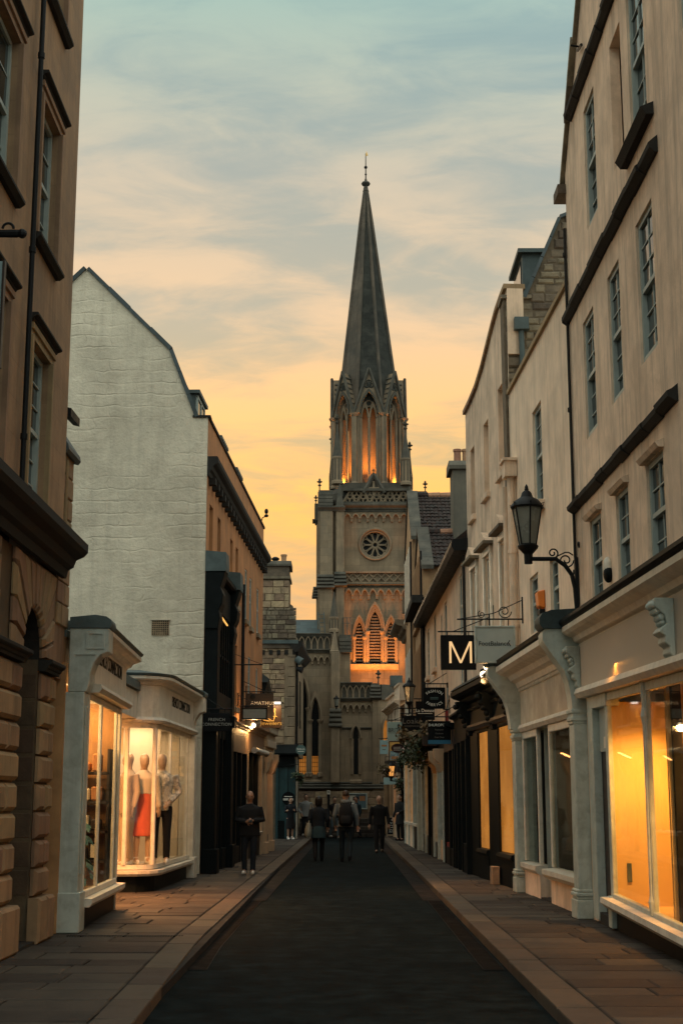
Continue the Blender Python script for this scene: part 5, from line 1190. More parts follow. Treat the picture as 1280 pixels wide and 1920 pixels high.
# ================================================================== RIGHT 6: corniced house and pale parapet house by the church
h5 = thing('bracket_corniced_house', 'narrow house with a projecting dark classical cornice, just right of the church louvres', 'building', (2.35, 57, 0))
R5 = F((2.56, 54.5), (2.5, 58.4), 1); zc = atY(760, 1165, 55).z
MB().box(R5, 0, 3.9, -4, 0, 0, zc - .1).build('wall', honey, h5); MB().prof(R5, corn(zc - .5, zc, .62), -.1, 4.0).build('cornice', rubble_d, h5); MB().box(R5, 0, 3.9, -.6, .05, zc, zc + .35).build('parapet', rubble_d, h5)
for z0 in (5.2, 3.4): 
    for a in (.5, 2.2): MB().box(R5, a, a + .8, .004, .03, z0, z0 + 1.5).build('window', pane_m, h5)
pipe(h5, [R5(.1, .06, 3), R5(.1, .06, zc - .5)], .04, blackstone)
MB().box(R5, .2, .5, .05, .3, zc + .3, zc + .9).build('flue_box', rubble_d, h5)
R6 = F((2.28, 58.5), (1.93, 65.0), 1)
h6 = thing('pale_parapet_house', 'pale corniced house with a stepped parapet at the end of the right side', 'building', (2.2, 61, 0))
zp = atY(727, 1335, 64.5).z; zp2 = atY(765, 1262, 58.6).z
op6 = [(.7, 1.2, 3.6, 5.4), (2.2, 2.7, 3.6, 5.4), (4.0, 4.5, 3.6, 5.3), (5.4, 5.9, 3.6, 5.3)]
wallsheet(MB(), R6, 0, 6.5, 0, zp, op6, .15).build('wall', stucco2, h6); body(R6, h6, .1, 6.4, 0, zp, .2, 4, stucco2)
for h in op6: MB().box(R6, h[0], h[1], -.14, -.1, h[2], h[3]).build('window', pane_m, h6)
MB().prof(R6, corn(zp - .12, zp + .12, .25), -.02, 6.6).build('cornice', stucco, h6)
MB().box(R6, 0, 2.5, -.4, .02, zp + .121, zp + .75).build('parapet', stucco2, h6); MB().box(R6, 2.52, 6.5, -.4, .0, zp + .121, zp + .55).build('parapet', stucco, h6)
for a, b, z in ((0, 2.52, .75), (2.52, 6.52, .55)): MB().box(R6, a, b, -.45, .07, zp + z, zp + z + .08).build('parapet_coping', stucco, h6)
for a in (.0, 2.4): MB().box(R6, a, a + .22, 0, .05, 3.2, zp - .13).build('pilaster', stucco2, h6)
MB().box(R6, 2.0, 2.5, -.3, .2, zp + .84, zp + 1.3).build('roof_box', lead, h6)
# public house front at its foot
pb = thing('lamplit_tavern_front', 'tavern front with a dark doorway under lit lanterns and flower baskets', 'shop', (2.2, 60, 0))
MB().box(R6, 0, 6.4, .01, .12, 2.7, 3.3).build('fascia', dark_wood, pb)
for a, mt in ((.1, rose), (1.6, rose), (3.4, honey), (6.1, honey)): MB().box(R6, a, a + .25, .01, .16, .1, 2.7).build('pilaster', mt, pb, bevel=.012)
MB().box(R6, .35, 1.6, .012, .03, .7, 2.69).build('lit_window', blind('lit_tavern_window', .5), pb); MB().box(R6, .35, 1.6, .01, .1, .1, .7).build('stall_riser', stucco, pb)
MB().box(R6, 1.9, 3.4, .012, .03, .1, 2.69).build('dark_doorway', dark_wood, pb); MB().box(R6, 3.7, 6.1, .012, .03, .5, 2.6).build('pane', pane_m, pb)
# pale fronted window bay between
R5b = F((2.46, 44.0), (2.3, 58.4), 1)
pf = thing('pale_bay_shop', 'pale green painted shop front with a lit blind, between the flower boxes and the tavern', 'shop', (2.4, 50, 0))
MB().box(R5b, .1, 7.8, .08, .2, 2.9, 3.4).build('fascia', teal_paint, pf)
for a in (.1, 2.4, 5.0, 7.4): MB().box(R5b, a, a + .3, .08, .24, .1, 2.9).build('pilaster', teal_paint, pf, bevel=.012)
for i, (a, b) in enumerate(((.4, 2.4), (2.7, 5.0), (5.3, 7.4))):
    MB().box(R5b, a, b, .08, .12, .8, 2.89).build('lit_window' if i in (1, 2) else 'pane', blind('lit_bay_blind', .6) if i == 1 else (bl if i == 2 else pane_m), pf); MB().box(R5b, a, b, .081, .2, .1, .8).build('stall_riser', stucco if i else black_paint, pf)
    MB().box(R5b, a, b, .1, .27, .8, .88).build('window_sill', white_paint, pf)

# ================================================================== CHURCH
WY, TWY, LYc = 66.0, 67.2, 70.0                  # aisle wall, tower face, axis of the lantern
chu = thing('church', 'gothic stone church with a tall spire, lit lantern stage and rose window closing the street', 'church', (0, 67, 0))
def C(px, py, Y=WY): v = atY(px, py, Y); return (v.x, v.z)
TW = lambda Y: (lambda x, o, z: Vector((x, Y - o, z)))
def pbox(m, px0, px1, py0, py1, Yf, Yb):         # box whose face fills a stretch of the photographed elevation
    a, b = C((px0 + px1) / 2 - abs(px1 - px0) / 2, py1, Yf), C((px0 + px1) / 2 + abs(px1 - px0) / 2, py0, Yf); m.box(None, a[0], b[0], Yf, Yb, a[1], b[1]); return m
def curve(cx, w, zs, za, n=8):                   # pointed arch, left springing to apex to right springing
    L = [(cx + (-(math.sqrt(max(0, 4 - (math.sqrt(3) * i / n) ** 2)) - 1)) * w, zs + (za - zs) * i / n) for i in range(n + 1)]
    return L + [(2 * cx - x, z) for x, z in L[-2::-1]]
def lancet_wall(m, T, s0, s1, z0, z1, wins, dep=.35):
    """Wall sheet with pointed openings (cx, half width, sill, springing, apex)."""
    wallsheet(m, T, s0, s1, z0, z1, [(c - w, c + w, a, za) for c, w, a, zs, za in wins], 0)
    for c, w, a, zs, za in wins:
        cv = curve(c, w, zs, za); k = len(cv) // 2
        for i in range(k):
            p, q = cv[i], cv[i + 1]; m.quad(T(c - w, 0, p[1]), T(p[0], 0, p[1]), T(q[0], 0, q[1]), T(c - w, 0, q[1])); m.quad(T(c + w, 0, p[1]), T(2 * c - p[0], 0, p[1]), T(2 * c - q[0], 0, q[1]), T(c + w, 0, q[1]))
        path = [(c - w, a)] + cv + [(c + w, a), (c - w, a)]
        for p, q in zip(path, path[1:]): m.quad(T(p[0], 0, p[1]), T(q[0], 0, q[1]), T(q[0], -dep, q[1]), T(p[0], -dep, p[1]))
    return m
def archband(m, T, c, w0, w1, zs, za, o0, o1, grow=None):
    h = za - zs; A_, B_ = curve(c, w0, zs, za), curve(c, w1, zs, zs + h * w1 / w0 if grow is None else za + grow)
    for i in range(len(A_) - 1):
        v = [A_[i], A_[i + 1], B_[i + 1], B_[i]]; m.prism(T, v, o0, o1)
    return m
def corbels(parent, px0, px1, py0, py1, n, Y, mat=churchp):
    a, b = C(px0, py1, Y), C(px1, py0, Y); T = TW(Y); w = (b[0] - a[0]) / n; h = b[1] - a[1]
    for i in range(n):
        m = MB(); c = a[0] + w * (i + .5); archband(m, T, c, w * .34, w * .5, a[1] + h * .35, a[1] + h * .82, -.02, .16, h * .16)
        for s in (-1, 1): x = c + s * w * .42; m.prism(T, [(x - w * .08, a[1] + h * .35), (x - w * .05, a[1]), (x + w * .05, a[1]), (x + w * .08, a[1] + h * .35)], -.02, .12)
        m.build('corbel_arch', mat, parent)
def finial(c, h, mat=churchd, parent=chu, name='finial'):
    return MB().lathe(c, [(.05 * h, 0), (.05 * h, .35 * h), (.13 * h, .4 * h), (.14 * h, .46 * h), (.05 * h, .52 * h), (.05 * h, .6 * h), (.2 * h, .68 * h), (.22 * h, .74 * h), (.07 * h, .8 * h), (.1 * h, .88 * h), (.02 * h, h)], 8).build(name, mat, parent, smooth=50)
def pinnacle(px, ytip, ycone, ybase, hw, Y, fin=True, n=8):
    t, c, b = C(px, ytip, Y), C(px, ycone, Y), C(px, ybase, Y); r = C(px + hw, ycone, Y)[0] - c[0]; x = c[0]
    p = MB().lathe((x, Y, 0), [(r * 1.15, b[1]), (r * 1.15, b[1] + .12), (r * .92, b[1] + .2), (r * .92, c[1] - .15), (r * 1.12, c[1] - .06), (r * 1.12, c[1])], n, math.pi / n).build('pinnacle', churchp, chu)
    m = MB().lathe((x, Y, 0), [(r * .98, c[1]), (.03, t[1])], n, math.pi / n); m.build('pinnacle_cone', churchd, p)
    m = MB()
    for k in range(n):
        a = math.pi / n + 2 * math.pi * k / n; m.tube([(x + math.cos(a) * r * .96, Y + math.sin(a) * r * .96, b[1] + .2), (x + math.cos(a) * r * .96, Y + math.sin(a) * r * .96, c[1] - .12)], .028, 5)
    m.build('shaft', churchd, p)
    if fin: finial((x, Y, t[1] - .12), .75, parent=p)
    return p
def weathering(px0, px1, py0, py1, Y, n=4, d=.14, mat=churchd):
    a, b = C(px0, py1, Y), C(px1, py0, Y); h = (b[1] - a[1]) / n
    for i in range(n):
        z = a[1] + h * i; k = d * (1 - .7 * i / n)
        MB().prof(lambda s, o, zz: Vector((s, Y - o, zz)), [(-.2, z), (k, z), (k + .05, z + h * .25), (k + .04, z + h * .5), (k * .6, z + h * .97), (-.2, z + h * .97)], a[0] - k * .8, b[0] + k * .8).build('weathering_stone', mat, chu, smooth=60)
# ---- tower
T = TW(TWY)
x0, x1 = C(596, 1000, TWY)[0], C(792, 1000, TWY)[0]; zt = C(700, 948, TWY)[1]
wins = []
for px, hw, ya, ysp, yb in ((703, 11.5, 1146, 1186, 1244), (673.5, 8, 1166, 1196, 1244), (733, 8, 1166, 1196, 1244)):
    c = C(px, yb, TWY); wins.append((c[0], (C(px + hw, yb, TWY)[0] - c[0]), c[1], C(px, ysp, TWY)[1], C(px, ya, TWY)[1]))
rc = C(703, 1020.5, TWY); rr_ = C(730, 1020.5, TWY)[0] - rc[0]
m = lancet_wall(MB(), T, x0, x1, 0, rc[1] - rr_ - .05, wins, .4)
# rose opening: square hole with a round filling
zc0, zc1 = rc[1] - rr_ - .05, rc[1] + rr_ + .05; q = rr_ + .05
wallsheet(m, T, x0, x1, zc0, zt, [(rc[0] - q, rc[0] + q, zc0, zc1)], 0)
n = 40
def sq(a): k = q / max(abs(math.cos(a)), abs(math.sin(a))); return (rc[0] + math.cos(a) * k, rc[1] + math.sin(a) * k)
for i in range(n):
    a, b = 2 * math.pi * i / n, 2 * math.pi * (i + 1) / n; ca = [(rc[0] + math.cos(t) * rr_, rc[1] + math.sin(t) * rr_) for t in (a, b)]
    m.quad(T(ca[0][0], 0, ca[0][1]), T(ca[1][0], 0, ca[1][1]), T(*(lambda p: (p[0], 0, p[1]))(sq(b))), T(*(lambda p: (p[0], 0, p[1]))(sq(a))))
    m.quad(T(ca[0][0], 0, ca[0][1]), T(ca[1][0], 0, ca[1][1]), T(ca[1][0], -.4, ca[1][1]), T(ca[0][0], -.4, ca[0][1]))
tw = m.build('tower_wall', church, chu)
MB().box(None, x0, x1, TWY + .42, 73, 0, zt).build('tower_body', church, chu)
# rose window: rim, hub, ten petals
rosew = MB()
ring = lambda r, o: [T(rc[0] + math.cos(2 * math.pi * i / 32) * r, o, rc[1] + math.sin(2 * math.pi * i / 32) * r) for i in range(33)]
rosew.tube(ring(rr_ + .06, .04), .07, 6, False).tube(ring(rr_ - .04, -.06), .06, 6, False); rosew = rosew.build('rose_window', churchp, chu, smooth=True)
m = MB().tube(ring(rr_ * .2, -.2), .05, 6, False)
for k in range(10):
    a = 2 * math.pi * k / 10 + math.pi / 2; pr = [(.24, .05), (.42, .12), (.6, .185), (.74, .195), (.85, .13), (.9, 0)]
    pl = [(u, v) for u, v in pr] + [(u, -v) for u, v in pr[-2::-1]]
    m.tube([T(rc[0] + (math.cos(a) * u - math.sin(a) * v) * rr_, -.2, rc[1] + (math.sin(a) * u + math.cos(a) * v) * rr_) for u, v in pl], .042, 5)
m.build('tracery', churchp, rosew); MB().tube([T(rc[0], -.38, rc[1]), T(rc[0], -.36, rc[1])], rr_, 32).build('pane', leadpane, rosew)
# belfry lights with louvres
lit_rose = church
for i, (c, w, a, zs, za) in enumerate(wins):
    bw = archband(MB(), T, c, w, w * 1.14, zs, za, -.3, .04); archband(bw, T, c, w * 1.2, w * 1.42, zs, zs + (za - zs) * 1.12, -.02, .09)
    archband(bw, T, c, w * 1.45, w * 1.62, zs, zs + (za - zs) * 1.3, -.02, .17)
    for s in (-1, 1):
        for k, o in ((1.08, .0), (1.32, .05)): bw.tube([T(c + s * w * k, o, a), T(c + s * w * k, o, zs)], .05, 6)
        for k in (1.08, 1.32): bw.lathe(T(c + s * w * k, .04, zs), [(.05, -.1), (.09, -.02), (.1, .05), (.06, .06)], 8)
    bw = bw.build('belfry_window', churchp, chu)
    nl = 16 if i == 0 else 12; top = zs + (za - zs) * .8
    for k in range(nl):
        z = a + .1 + (top - a) * k / nl; hw = w
        if z > zs: hw = w * (math.sqrt(max(.01, 4 - (math.sqrt(3) * (z + .1 - zs) / (za - zs)) ** 2)) - 1)
        MB().add([T(c - hw, -.06, z), T(c + hw, -.06, z), T(c + hw, -.3, z + .13), T(c - hw, -.3, z + .13), T(c - hw, -.06, z + .035), T(c + hw, -.06, z + .035), T(c + hw, -.3, z + .165), T(c - hw, -.3, z + .165)], [(0, 1, 2, 3), (4, 5, 6, 7), (0, 1, 5, 4), (1, 2, 6, 5), (2, 3, 7, 6), (3, 0, 4, 7)]).build('louvre_slat', churchp, bw)
    MB().box(T, c - w, c + w, -.41, -.38, a, za).build('louvre_backing', dark_wood, bw)
a, b = C(657, 1256, TWY), C(746, 1244, TWY)
MB().prof(T, [(0, a[1]), (.12, a[1]), (.18, b[1] - .05), (0, b[1])], a[0], b[0]).build('belfry_sill', churchp, chu)
corbels(chu, 646, 766, 1103, 1124, 8, TWY - .01); corbels(chu, 644, 764, 962, 979, 8, TWY - .01)
# lattice band
a, b = C(646, 1093, TWY), C(768, 1074, TWY); m = MB(); ncell = 8; w = (b[0] - a[0]) / ncell
m.box(T, a[0], b[0], 0, .14, a[1] - .05, a[1] + .03); m.box(T, a[0], b[0], 0, .17, b[1] - .03, b[1] + .06); lb_ = m.build('lattice_band', churchp, chu)
for i in range(ncell):
    for s in (0, 1):
        xa, xb = a[0] + w * i, a[0] + w * (i + 1); pa = T(xa, .06, a[1] + .03 if s else b[1] - .03); pb_ = T(xb, .06, b[1] - .03 if s else a[1] + .03)
        MB().tube([pa, pb_], .045, 4).build('lattice_bar', churchp, lb_)
a, b = C(644, 1101, TWY), C(768, 1096, TWY); MB().prof(T, corn(a[1], b[1] + .02, .2), a[0], b[0]).build('string_course', churchd, chu)
a, b = C(640, 960, TWY), C(772, 945, TWY); MB().prof(T, corn(a[1], b[1], .28), a[0] - .1, b[0]).build('string_course', churchd, chu)
# parapet of pierced triangles with a middle gablet
a, b = C(643, 945, TWY), C(768, 918, TWY); h = b[1] - a[1]; par_ = MB()
par_.box(T, a[0], b[0], -.2, .1, a[1], a[1] + .1); par_.box(T, a[0], b[0], -.2, .14, b[1] - .08, b[1] + .04); par_ = par_.build('parapet', churchd, chu)
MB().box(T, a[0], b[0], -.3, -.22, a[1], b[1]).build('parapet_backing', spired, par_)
nt_ = 5; w = (b[0] - a[0]) / nt_
for i in range(nt_):
    xa = a[0] + w * i
    for p, r in (((xa, a[1]), (xa + w / 2, b[1])), ((xa + w / 2, b[1]), (xa + w, a[1]))): MB().tube([T(p[0], -.02, p[1] + .05), T(r[0], -.02, r[1] - .05)], .05, 4).build('parapet_bar', churchp, par_)
    for cx_, cz_, fl_ in ((xa + w / 2, a[1] + h * .33, 1), (xa, a[1] + h * .66, -1)):
        if cx_ < a[0] + .1: continue
        m = MB(); r = h * .15
        for k in range(3):
            t = math.pi / 2 * fl_ + 2 * math.pi * k / 3; c_ = (cx_ + math.cos(t) * r * .95, cz_ + math.sin(t) * r * .95)
            m.tube([T(c_[0] + math.cos(2 * math.pi * i_ / 10) * r, -.02, c_[1] + math.sin(2 * math.pi * i_ / 10) * r) for i_ in range(11)], .028, 4, False)
        m.build('trefoil', churchp, par_)
g0, g1_, ga_ = C(683, 920, TWY), C(719, 920, TWY), C(700, 890, TWY)
m = MB().prism(T, [(g0[0], a[1] + h * .5), (g1_[0], a[1] + h * .5), (ga_[0], ga_[1] - .15)], -.15, -.06)
for p in (g0, g1_): m.tube([T(p[0] + (p[0] - ga_[0]) * .1, .06, p[1] - .12), T(ga_[0], .06, ga_[1])], .1, 4)
gb_ = m.build('parapet_gablet', churchd, par_); m = MB(); cg = (ga_[0], (g0[1] + ga_[1]) / 2 - .28)
m.box(T, cg[0] - .05, cg[0] + .05, -.06, .02, cg[1] - .35, cg[1] + .3); m.box(T, cg[0] - .22, cg[0] + .22, -.06, .019, cg[1] - .05, cg[1] + .05)
for dx, dz in ((-.22, 0), (.22, 0), (0, .3), (0, -.33)): m.ball(T(cg[0] + dx, -.02, cg[1] + dz), .075, 6, 4)
m.build('cross', churchp, gb_); finial((ga_[0], TWY - .06, ga_[1] - .1), .4, parent=par_)
# buttresses left of the face
def buttress(px0, px1, pyt, pyb, Yf, Yb, mat=church):
    a, b = C(px0, pyb, Yf), C(px1, pyt, Yf); return MB().box(None, a[0], b[0], Yf, Yb, max(0, a[1]), b[1]).build('buttress', mat, chu, bevel=.03)
buttress(598, 624, 950, 1560, 66.5, 68); buttress(624, 630, 952, 1560, 66.9, 68); buttress(629, 645, 950, 1560, 66.55, 68, churchp)
buttress(591, 598, 975, 1560, 68.6, 70); buttress(594, 640, 952, 1560, 67.3, 69)
weathering(597, 623, 1077, 1104, 66.5); weathering(629, 646, 1072, 1100, 66.55, 4); weathering(589, 597, 1100, 1122, 68.6, 4)
m = MB(); pbox(m, 597, 624, 919, 950, 66.6, 69); m.build('buttress_head', churchd, chu)
for i in range(4):
    q_ = C(610, 922 + i * 7, 66.6); a = C(596.5 - i * .3, 1, 66.6)[0]; b = C(624, 1, 66.6)[0]
    MB().prof(TW(66.6), [(0, q_[1] - .16), (.05 + .03 * i, q_[1] - .16), (.02 + .03 * i, q_[1]), (0, q_[1])], C(597, 935, 66.6)[0] - .03, C(624, 935, 66.6)[0]).build('weathering_stone', churchd, chu)
a, b = C(596, 958, 66.5), C(647, 950, 66.5); MB().prof(TW(66.5), corn(a[1], b[1], .14), a[0], b[0]).build('string_course', churchd, chu)
t = C(599, 918, 66.7); finial((t[0], 66.75, t[1] - .05), .62)
m = MB(); pbox(m, 589.5, 597, 944, 975, 68.6, 70); m.build('buttress_head', churchd, chu); t = C(592, 944, 68.7); finial((t[0], 68.8, t[1] - .05), .5)
a, b = C(588, 982, 68.6), C(597, 974, 68.6); MB().prof(TW(68.6), corn(a[1], b[1], .15), a[0] - .06, b[0]).build('string_course', churchd, chu)
def pyramid(px, hw, pyt, pyb, Y, mat=churchd):
    c, t = C(px, pyb, Y), C(px, pyt, Y); r = C(px + hw, pyb, Y)[0] - c[0]
    MB().lathe((c[0], Y + r * .6, 0), [(r * 1.35, c[1] - .12), (r * 1.5, c[1]), (r * 1.25, c[1] + .04), (.04, t[1])], 4, math.pi / 4).build('buttress_cap', mat, chu)
pyramid(637, 8, 906, 949, 66.55); pyramid(768, 6, 912, 949, 66.8)
buttress(764, 776, 952, 1300, 66.8, 68, churchp); buttress(774, 800, 935, 1300, 67.4, 69); m = MB(); pbox(m, 772, 800, 921, 935, 67.2, 69.2); m.build('buttress_head', churchd, chu); t = C(797, 921, 67.4); finial((t[0], 67.5, t[1] - .05), .6)
m = MB(); pbox(m, 766, 777, 926, 968, 66.7, 67.3); m.build('buttress_head', churchp, chu)
pinnacle(632, 800, 857, 908, 9.5, 67.6); pinnacle(760, 811, 860, 910, 9.5, 67.6); pinnacle(622.5, 838, 888, 925, 5.5, 71.5); pinnacle(768, 850, 890, 925, 5, 71.5)
m = MB(); pbox(m, 636, 768, 905, 930, 68, 72.5); m.build('tower_roof', churchd, chu)
# ---- lantern stage
lc = C(690.5, 800, LYc); Lc = Vector((lc[0], LYc, 0)); ap = C(757, 800, LYc)[0] - C(690.5, 800, LYc)[0]; ap *= .975
zb, zc_, zg = C(690, 909, LYc - ap)[1], C(690, 777, LYc - ap)[1], C(693, 694, LYc - ap)[1]
hwf = ap * math.tan(math.pi / 8)
MB().lathe(Lc, [(ap * 1.3, zb - .9), (ap * 1.3, zb - .35), (ap * 1.14, zb - .05), (ap * 1.1, zb)], 8, math.pi / 8).build('lantern_base', churchd, chu)
MB().lathe(Lc, [(ap * .62, zb), (ap * .62, zg - .2)], 8, math.pi / 8).build('lantern_core', churchp, chu)
for k in range(8):
    th = -math.pi / 2 + k * math.pi / 4; d = Vector((math.cos(th), math.sin(th), 0)); e = Vector((-d.y, d.x, 0))
    if d.y > .8: continue
    TF = lambda s, o, z, d=d, e=e: Lc + d * (ap + o) + e * s + Vector((0, 0, z))
    face = MB(); cvz = zc_ + .05; za = zc_ + (zg - zc_) * .5; hw = hwf * .56
    cv = curve(0, hw, cvz, za, 6); kk = len(cv) // 2
    for s in (-1, 1):                              # gablet with a pointed opening
        poly = [(s * abs(x), z) for x, z in cv[:kk + 1]] + [(0, zg), (s * hwf * 1.02, cvz)]
        face.prism(TF, poly, -.3, .05)
    face = face.build('lantern_gablet', churchp, chu)
    m = MB()
    for s in (-1, 1): m.tube([TF(s * hwf * 1.08, .1, cvz - .1), TF(0, .1, zg + .08)], .075, 4); 
    archband(m, TF, 0, hw, hw * 1.16, cvz, za, .0, .12); m.build('gablet_moulding', churchd, face)
    m = MB()
    for s in (-1, 1):                              # ribbed roof of the gablet running back to the spire
        p0, p1, p2, p3 = TF(s * hwf, -.05, cvz), TF(0, -.05, zg), TF(0, -ap * .75, zg), TF(s * hwf * .2, -ap * .75, cvz)
        m.quad(p0, p1, p2, p3)
        for i in range(1, 8):
            a_ = p0 + (p1 - p0) * i / 8; b_ = p3 + (p2 - p3) * i / 8; m.tube([a_, b_], .07, 4)
    m.build('gablet_roof', churchd, face)
    m = MB()
    for t in range(3):
        a = math.pi / 2 + 2 * math.pi * t / 3; c_ = (math.cos(a) * .12, zg - (zg - zc_) * .33 + math.sin(a) * .12)
        m.tube([TF(c_[0] + math.cos(2 * math.pi * i / 8) * .11, .06, c_[1] + math.sin(2 * math.pi * i / 8) * .11) for i in range(9)], .03, 4, False)
    m.prism(TF, [(-.2, zg - (zg - zc_) * .33 - .16), (.2, zg - (zg - zc_) * .33 - .16), (0, zg - (zg - zc_) * .33 + .24)], .045, .054); m.build('trefoil', spired, face)
    # paired lights with tracery, jambs, capitals
    m = MB()
    for s in (-1, 1):
        for off, o, r in ((.0, .02, .13), (.17, -.1, .07), (.28, -.22, .055)): x = s * (hwf - off); m.tube([TF(x, o, zb), TF(x, o, zc_)], r, 8); m.lathe(TF(x, o, zc_), [(r, -.12), (r * 1.6, -.02), (r * 1.7, .06), (r, .08)], 8); m.lathe(TF(x, o, zb), [(r * 1.5, 0), (r * 1.5, .08), (r, .14)], 8)
        archband(m, TF, s * hw * .5, hw * .3, hw * .48, zc_ - .1, zc_ + .42, -.28, -.16)
        m.box(TF, s * (hwf - .35) - .04, s * (hwf - .35) + .04, -.6, -.2, zb, zc_)
    m.tube([TF(0, -.22, zb), TF(0, -.22, zc_ + .1)], .06, 8)
    m.tube([TF(math.cos(2 * math.pi * i / 10) * .16, -.22, zc_ + .62 + math.sin(2 * math.pi * i / 10) * .16) for i in range(11)], .035, 4, False)
    m.build('lantern_shafts', churchp, face, smooth=40)
    if d.y < .3:
        [lamp('SPOT', TF(sx, -.28, zb + .05), 1250 if abs(d.x) < .3 else 1500, (1, .31, .045), .05, aim(TF(sx, -.28, zb), TF(sx * .9, -.48, zb + 2.6)), spot=75, blend=1, name='lantern_uplight') for sx in (-.26, .26)]
# ---- spire
z0, z1 = C(690, 778, LYc)[1], C(685.5, 352, LYc)[1]; tipx = C(685.5, 352, LYc)[0]
rb_ = (C(736, 700, LYc)[0] - C(643.5, 700, LYc)[0]) / 2; zz0 = C(690, 700, LYc)[1]
def srad(z): return (.07 + (rb_ - .07) * (z1 - z) / (z1 - zz0)) / math.cos(math.pi / 8)
def scen(z): return Vector((tipx + (Lc.x - tipx) * (z1 - z) / (z1 - zz0), LYc, z))
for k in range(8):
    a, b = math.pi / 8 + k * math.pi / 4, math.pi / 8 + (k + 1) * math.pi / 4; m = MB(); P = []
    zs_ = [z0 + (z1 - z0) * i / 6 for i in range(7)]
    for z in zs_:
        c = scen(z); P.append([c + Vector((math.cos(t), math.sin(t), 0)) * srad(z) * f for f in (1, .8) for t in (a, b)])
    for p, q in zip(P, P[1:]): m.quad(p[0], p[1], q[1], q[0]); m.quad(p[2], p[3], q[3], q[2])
    am = (a + b) / 2 % (2 * math.pi); m.build('spire_face', spired if 4.5 < am < 6.0 else spire_m, chu)  # front and right facets darker: shade painted into the stone colour, plus weathering
    m = MB().tube([scen(z) + Vector((math.cos(a), math.sin(a), 0)) * srad(z) for z in zs_], [.09] * 6 + [.05], 5); m.build('spire_rib', spire_m, chu)
c = scen(z1); vz = C(685.5, 283, LYc)[1]
m = MB().lathe(c, [(.09, -.25), (.17, -.2), (.1, -.12), (.1, .08), (.2, .14), (.24, .22), (.2, .3), (.08, .36), (.05, .5)], 12); m.build('spire_cap', churchd, chu, smooth=40)
m = MB().tube([c + Vector((0, 0, .4)), Vector((c.x, LYc, vz - .15))], [.035, .02], 6); m.ball((c.x, LYc, c.z + 1.15), .09); m.ball((c.x, LYc, c.z + .75), .06); m.build('spire_rod', iron, chu)
MB().add([(c.x - .03, LYc - .015, vz - .32), (c.x + .13, LYc - .015, vz - .25), (c.x + .04, LYc - .015, vz), (c.x - .03, LYc + .015, vz - .32), (c.x + .13, LYc + .015, vz - .25), (c.x + .04, LYc + .015, vz)], [(0, 1, 2), (3, 5, 4), (0, 1, 4, 3), (1, 2, 5, 4), (2, 0, 3, 5)]).build('weather_vane', M('gilded_copper', (.8, .5, .2), .3, .1, metal=.8), chu)
# ---- aisle on the left
T = TW(WY); xl_ = -9.0; xr_ = C(640, 1300)[0]; zt = C(600, 1222)[1]
aw = []
for px, hw, ya, ysp in ((567.5, 7.8, 1275, 1330), (590.5, 7.4, 1311, 1352)):
    c = C(px, 1452); aw.append((c[0], C(px + hw, 1452)[0] - c[0], c[1], C(px, ysp)[1], C(px, ya)[1]))
m = lancet_wall(MB(), T, xl_, xr_, 0, zt, aw, .35); m.build('aisle_wall', church, chu)
MB().box(None, xl_, xr_ - .05, WY + .38, WY + 1.2, 0, zt).build('aisle_body', dark_wood, chu)
zsl = C(580, 1167, 68)[1]
MB().add([(xl_, WY + .42, C(580, 1188)[1]), (C(612, 1180)[0], WY + .42, C(580, 1188)[1]), (C(612, 1180)[0], 68.6, zsl + .2), (xl_, 68.6, zsl + .2), (xl_, WY + .42, 4), (C(612, 1180)[0], WY + .42, 4), (C(612, 1180)[0], 68.6, 0), (xl_, 68.6, 0)], [(0, 1, 2, 3), (0, 1, 5, 4), (1, 2, 6, 5), (3, 0, 4, 7)]).build('aisle_roof', M('slate_roof', (.06, .09, .095), .6, .2, 4, .3, 25, .01, brick=(0, .35, .2, .012, .3)), chu)
lad = thing('roof_ladder', 'pale metal ladder leaning on the slate roof beside the tower', 'ladder', (C(605, 1186)[0], WY + .2, C(605, 1186)[1]))
pts = [(C(596, 1148, 66.4), C(599.5, 1187, 66.0)), (C(607, 1148, 66.4), C(609, 1187, 66.0))]; m = MB()
for a, b in pts: m.tube([(a[0], 66.4, a[1]), (b[0], 66.05, b[1])], .022, 5)
m.build('rail', lead, lad)
for i in range(5): f_ = (i + .5) / 5; MB().tube([(pts[0][0][0] + (pts[0][1][0] - pts[0][0][0]) * f_, 66.4 - .35 * f_, pts[0][0][1] + (pts[0][1][1] - pts[0][0][1]) * f_), (pts[1][0][0] + (pts[1][1][0] - pts[1][0][0]) * f_, 66.4 - .35 * f_, pts[1][0][1] + (pts[1][1][1] - pts[1][0][1]) * f_)], .015, 5).build('rung', lead, lad)
rl = thing('roof_railing', 'thin pale railing on the flat roof at the foot of the tower', 'railing', (C(650, 1188)[0], WY + .5, C(650, 1188)[1]))
m = MB()
for px in (643, 650, 657): m.tube([(C(px, 1188)[0], WY + .5, C(px, 1190)[1]), (C(px, 1188)[0], WY + .5, C(px, 1155)[1])], .018, 5)
for py in (1156, 1166): m.tube([(C(641, py)[0], WY + .5, C(641, py)[1]), (C(662, py)[0], WY + .5, C(662, py)[1])], .015, 5)
m.build('rail', lead, rl)
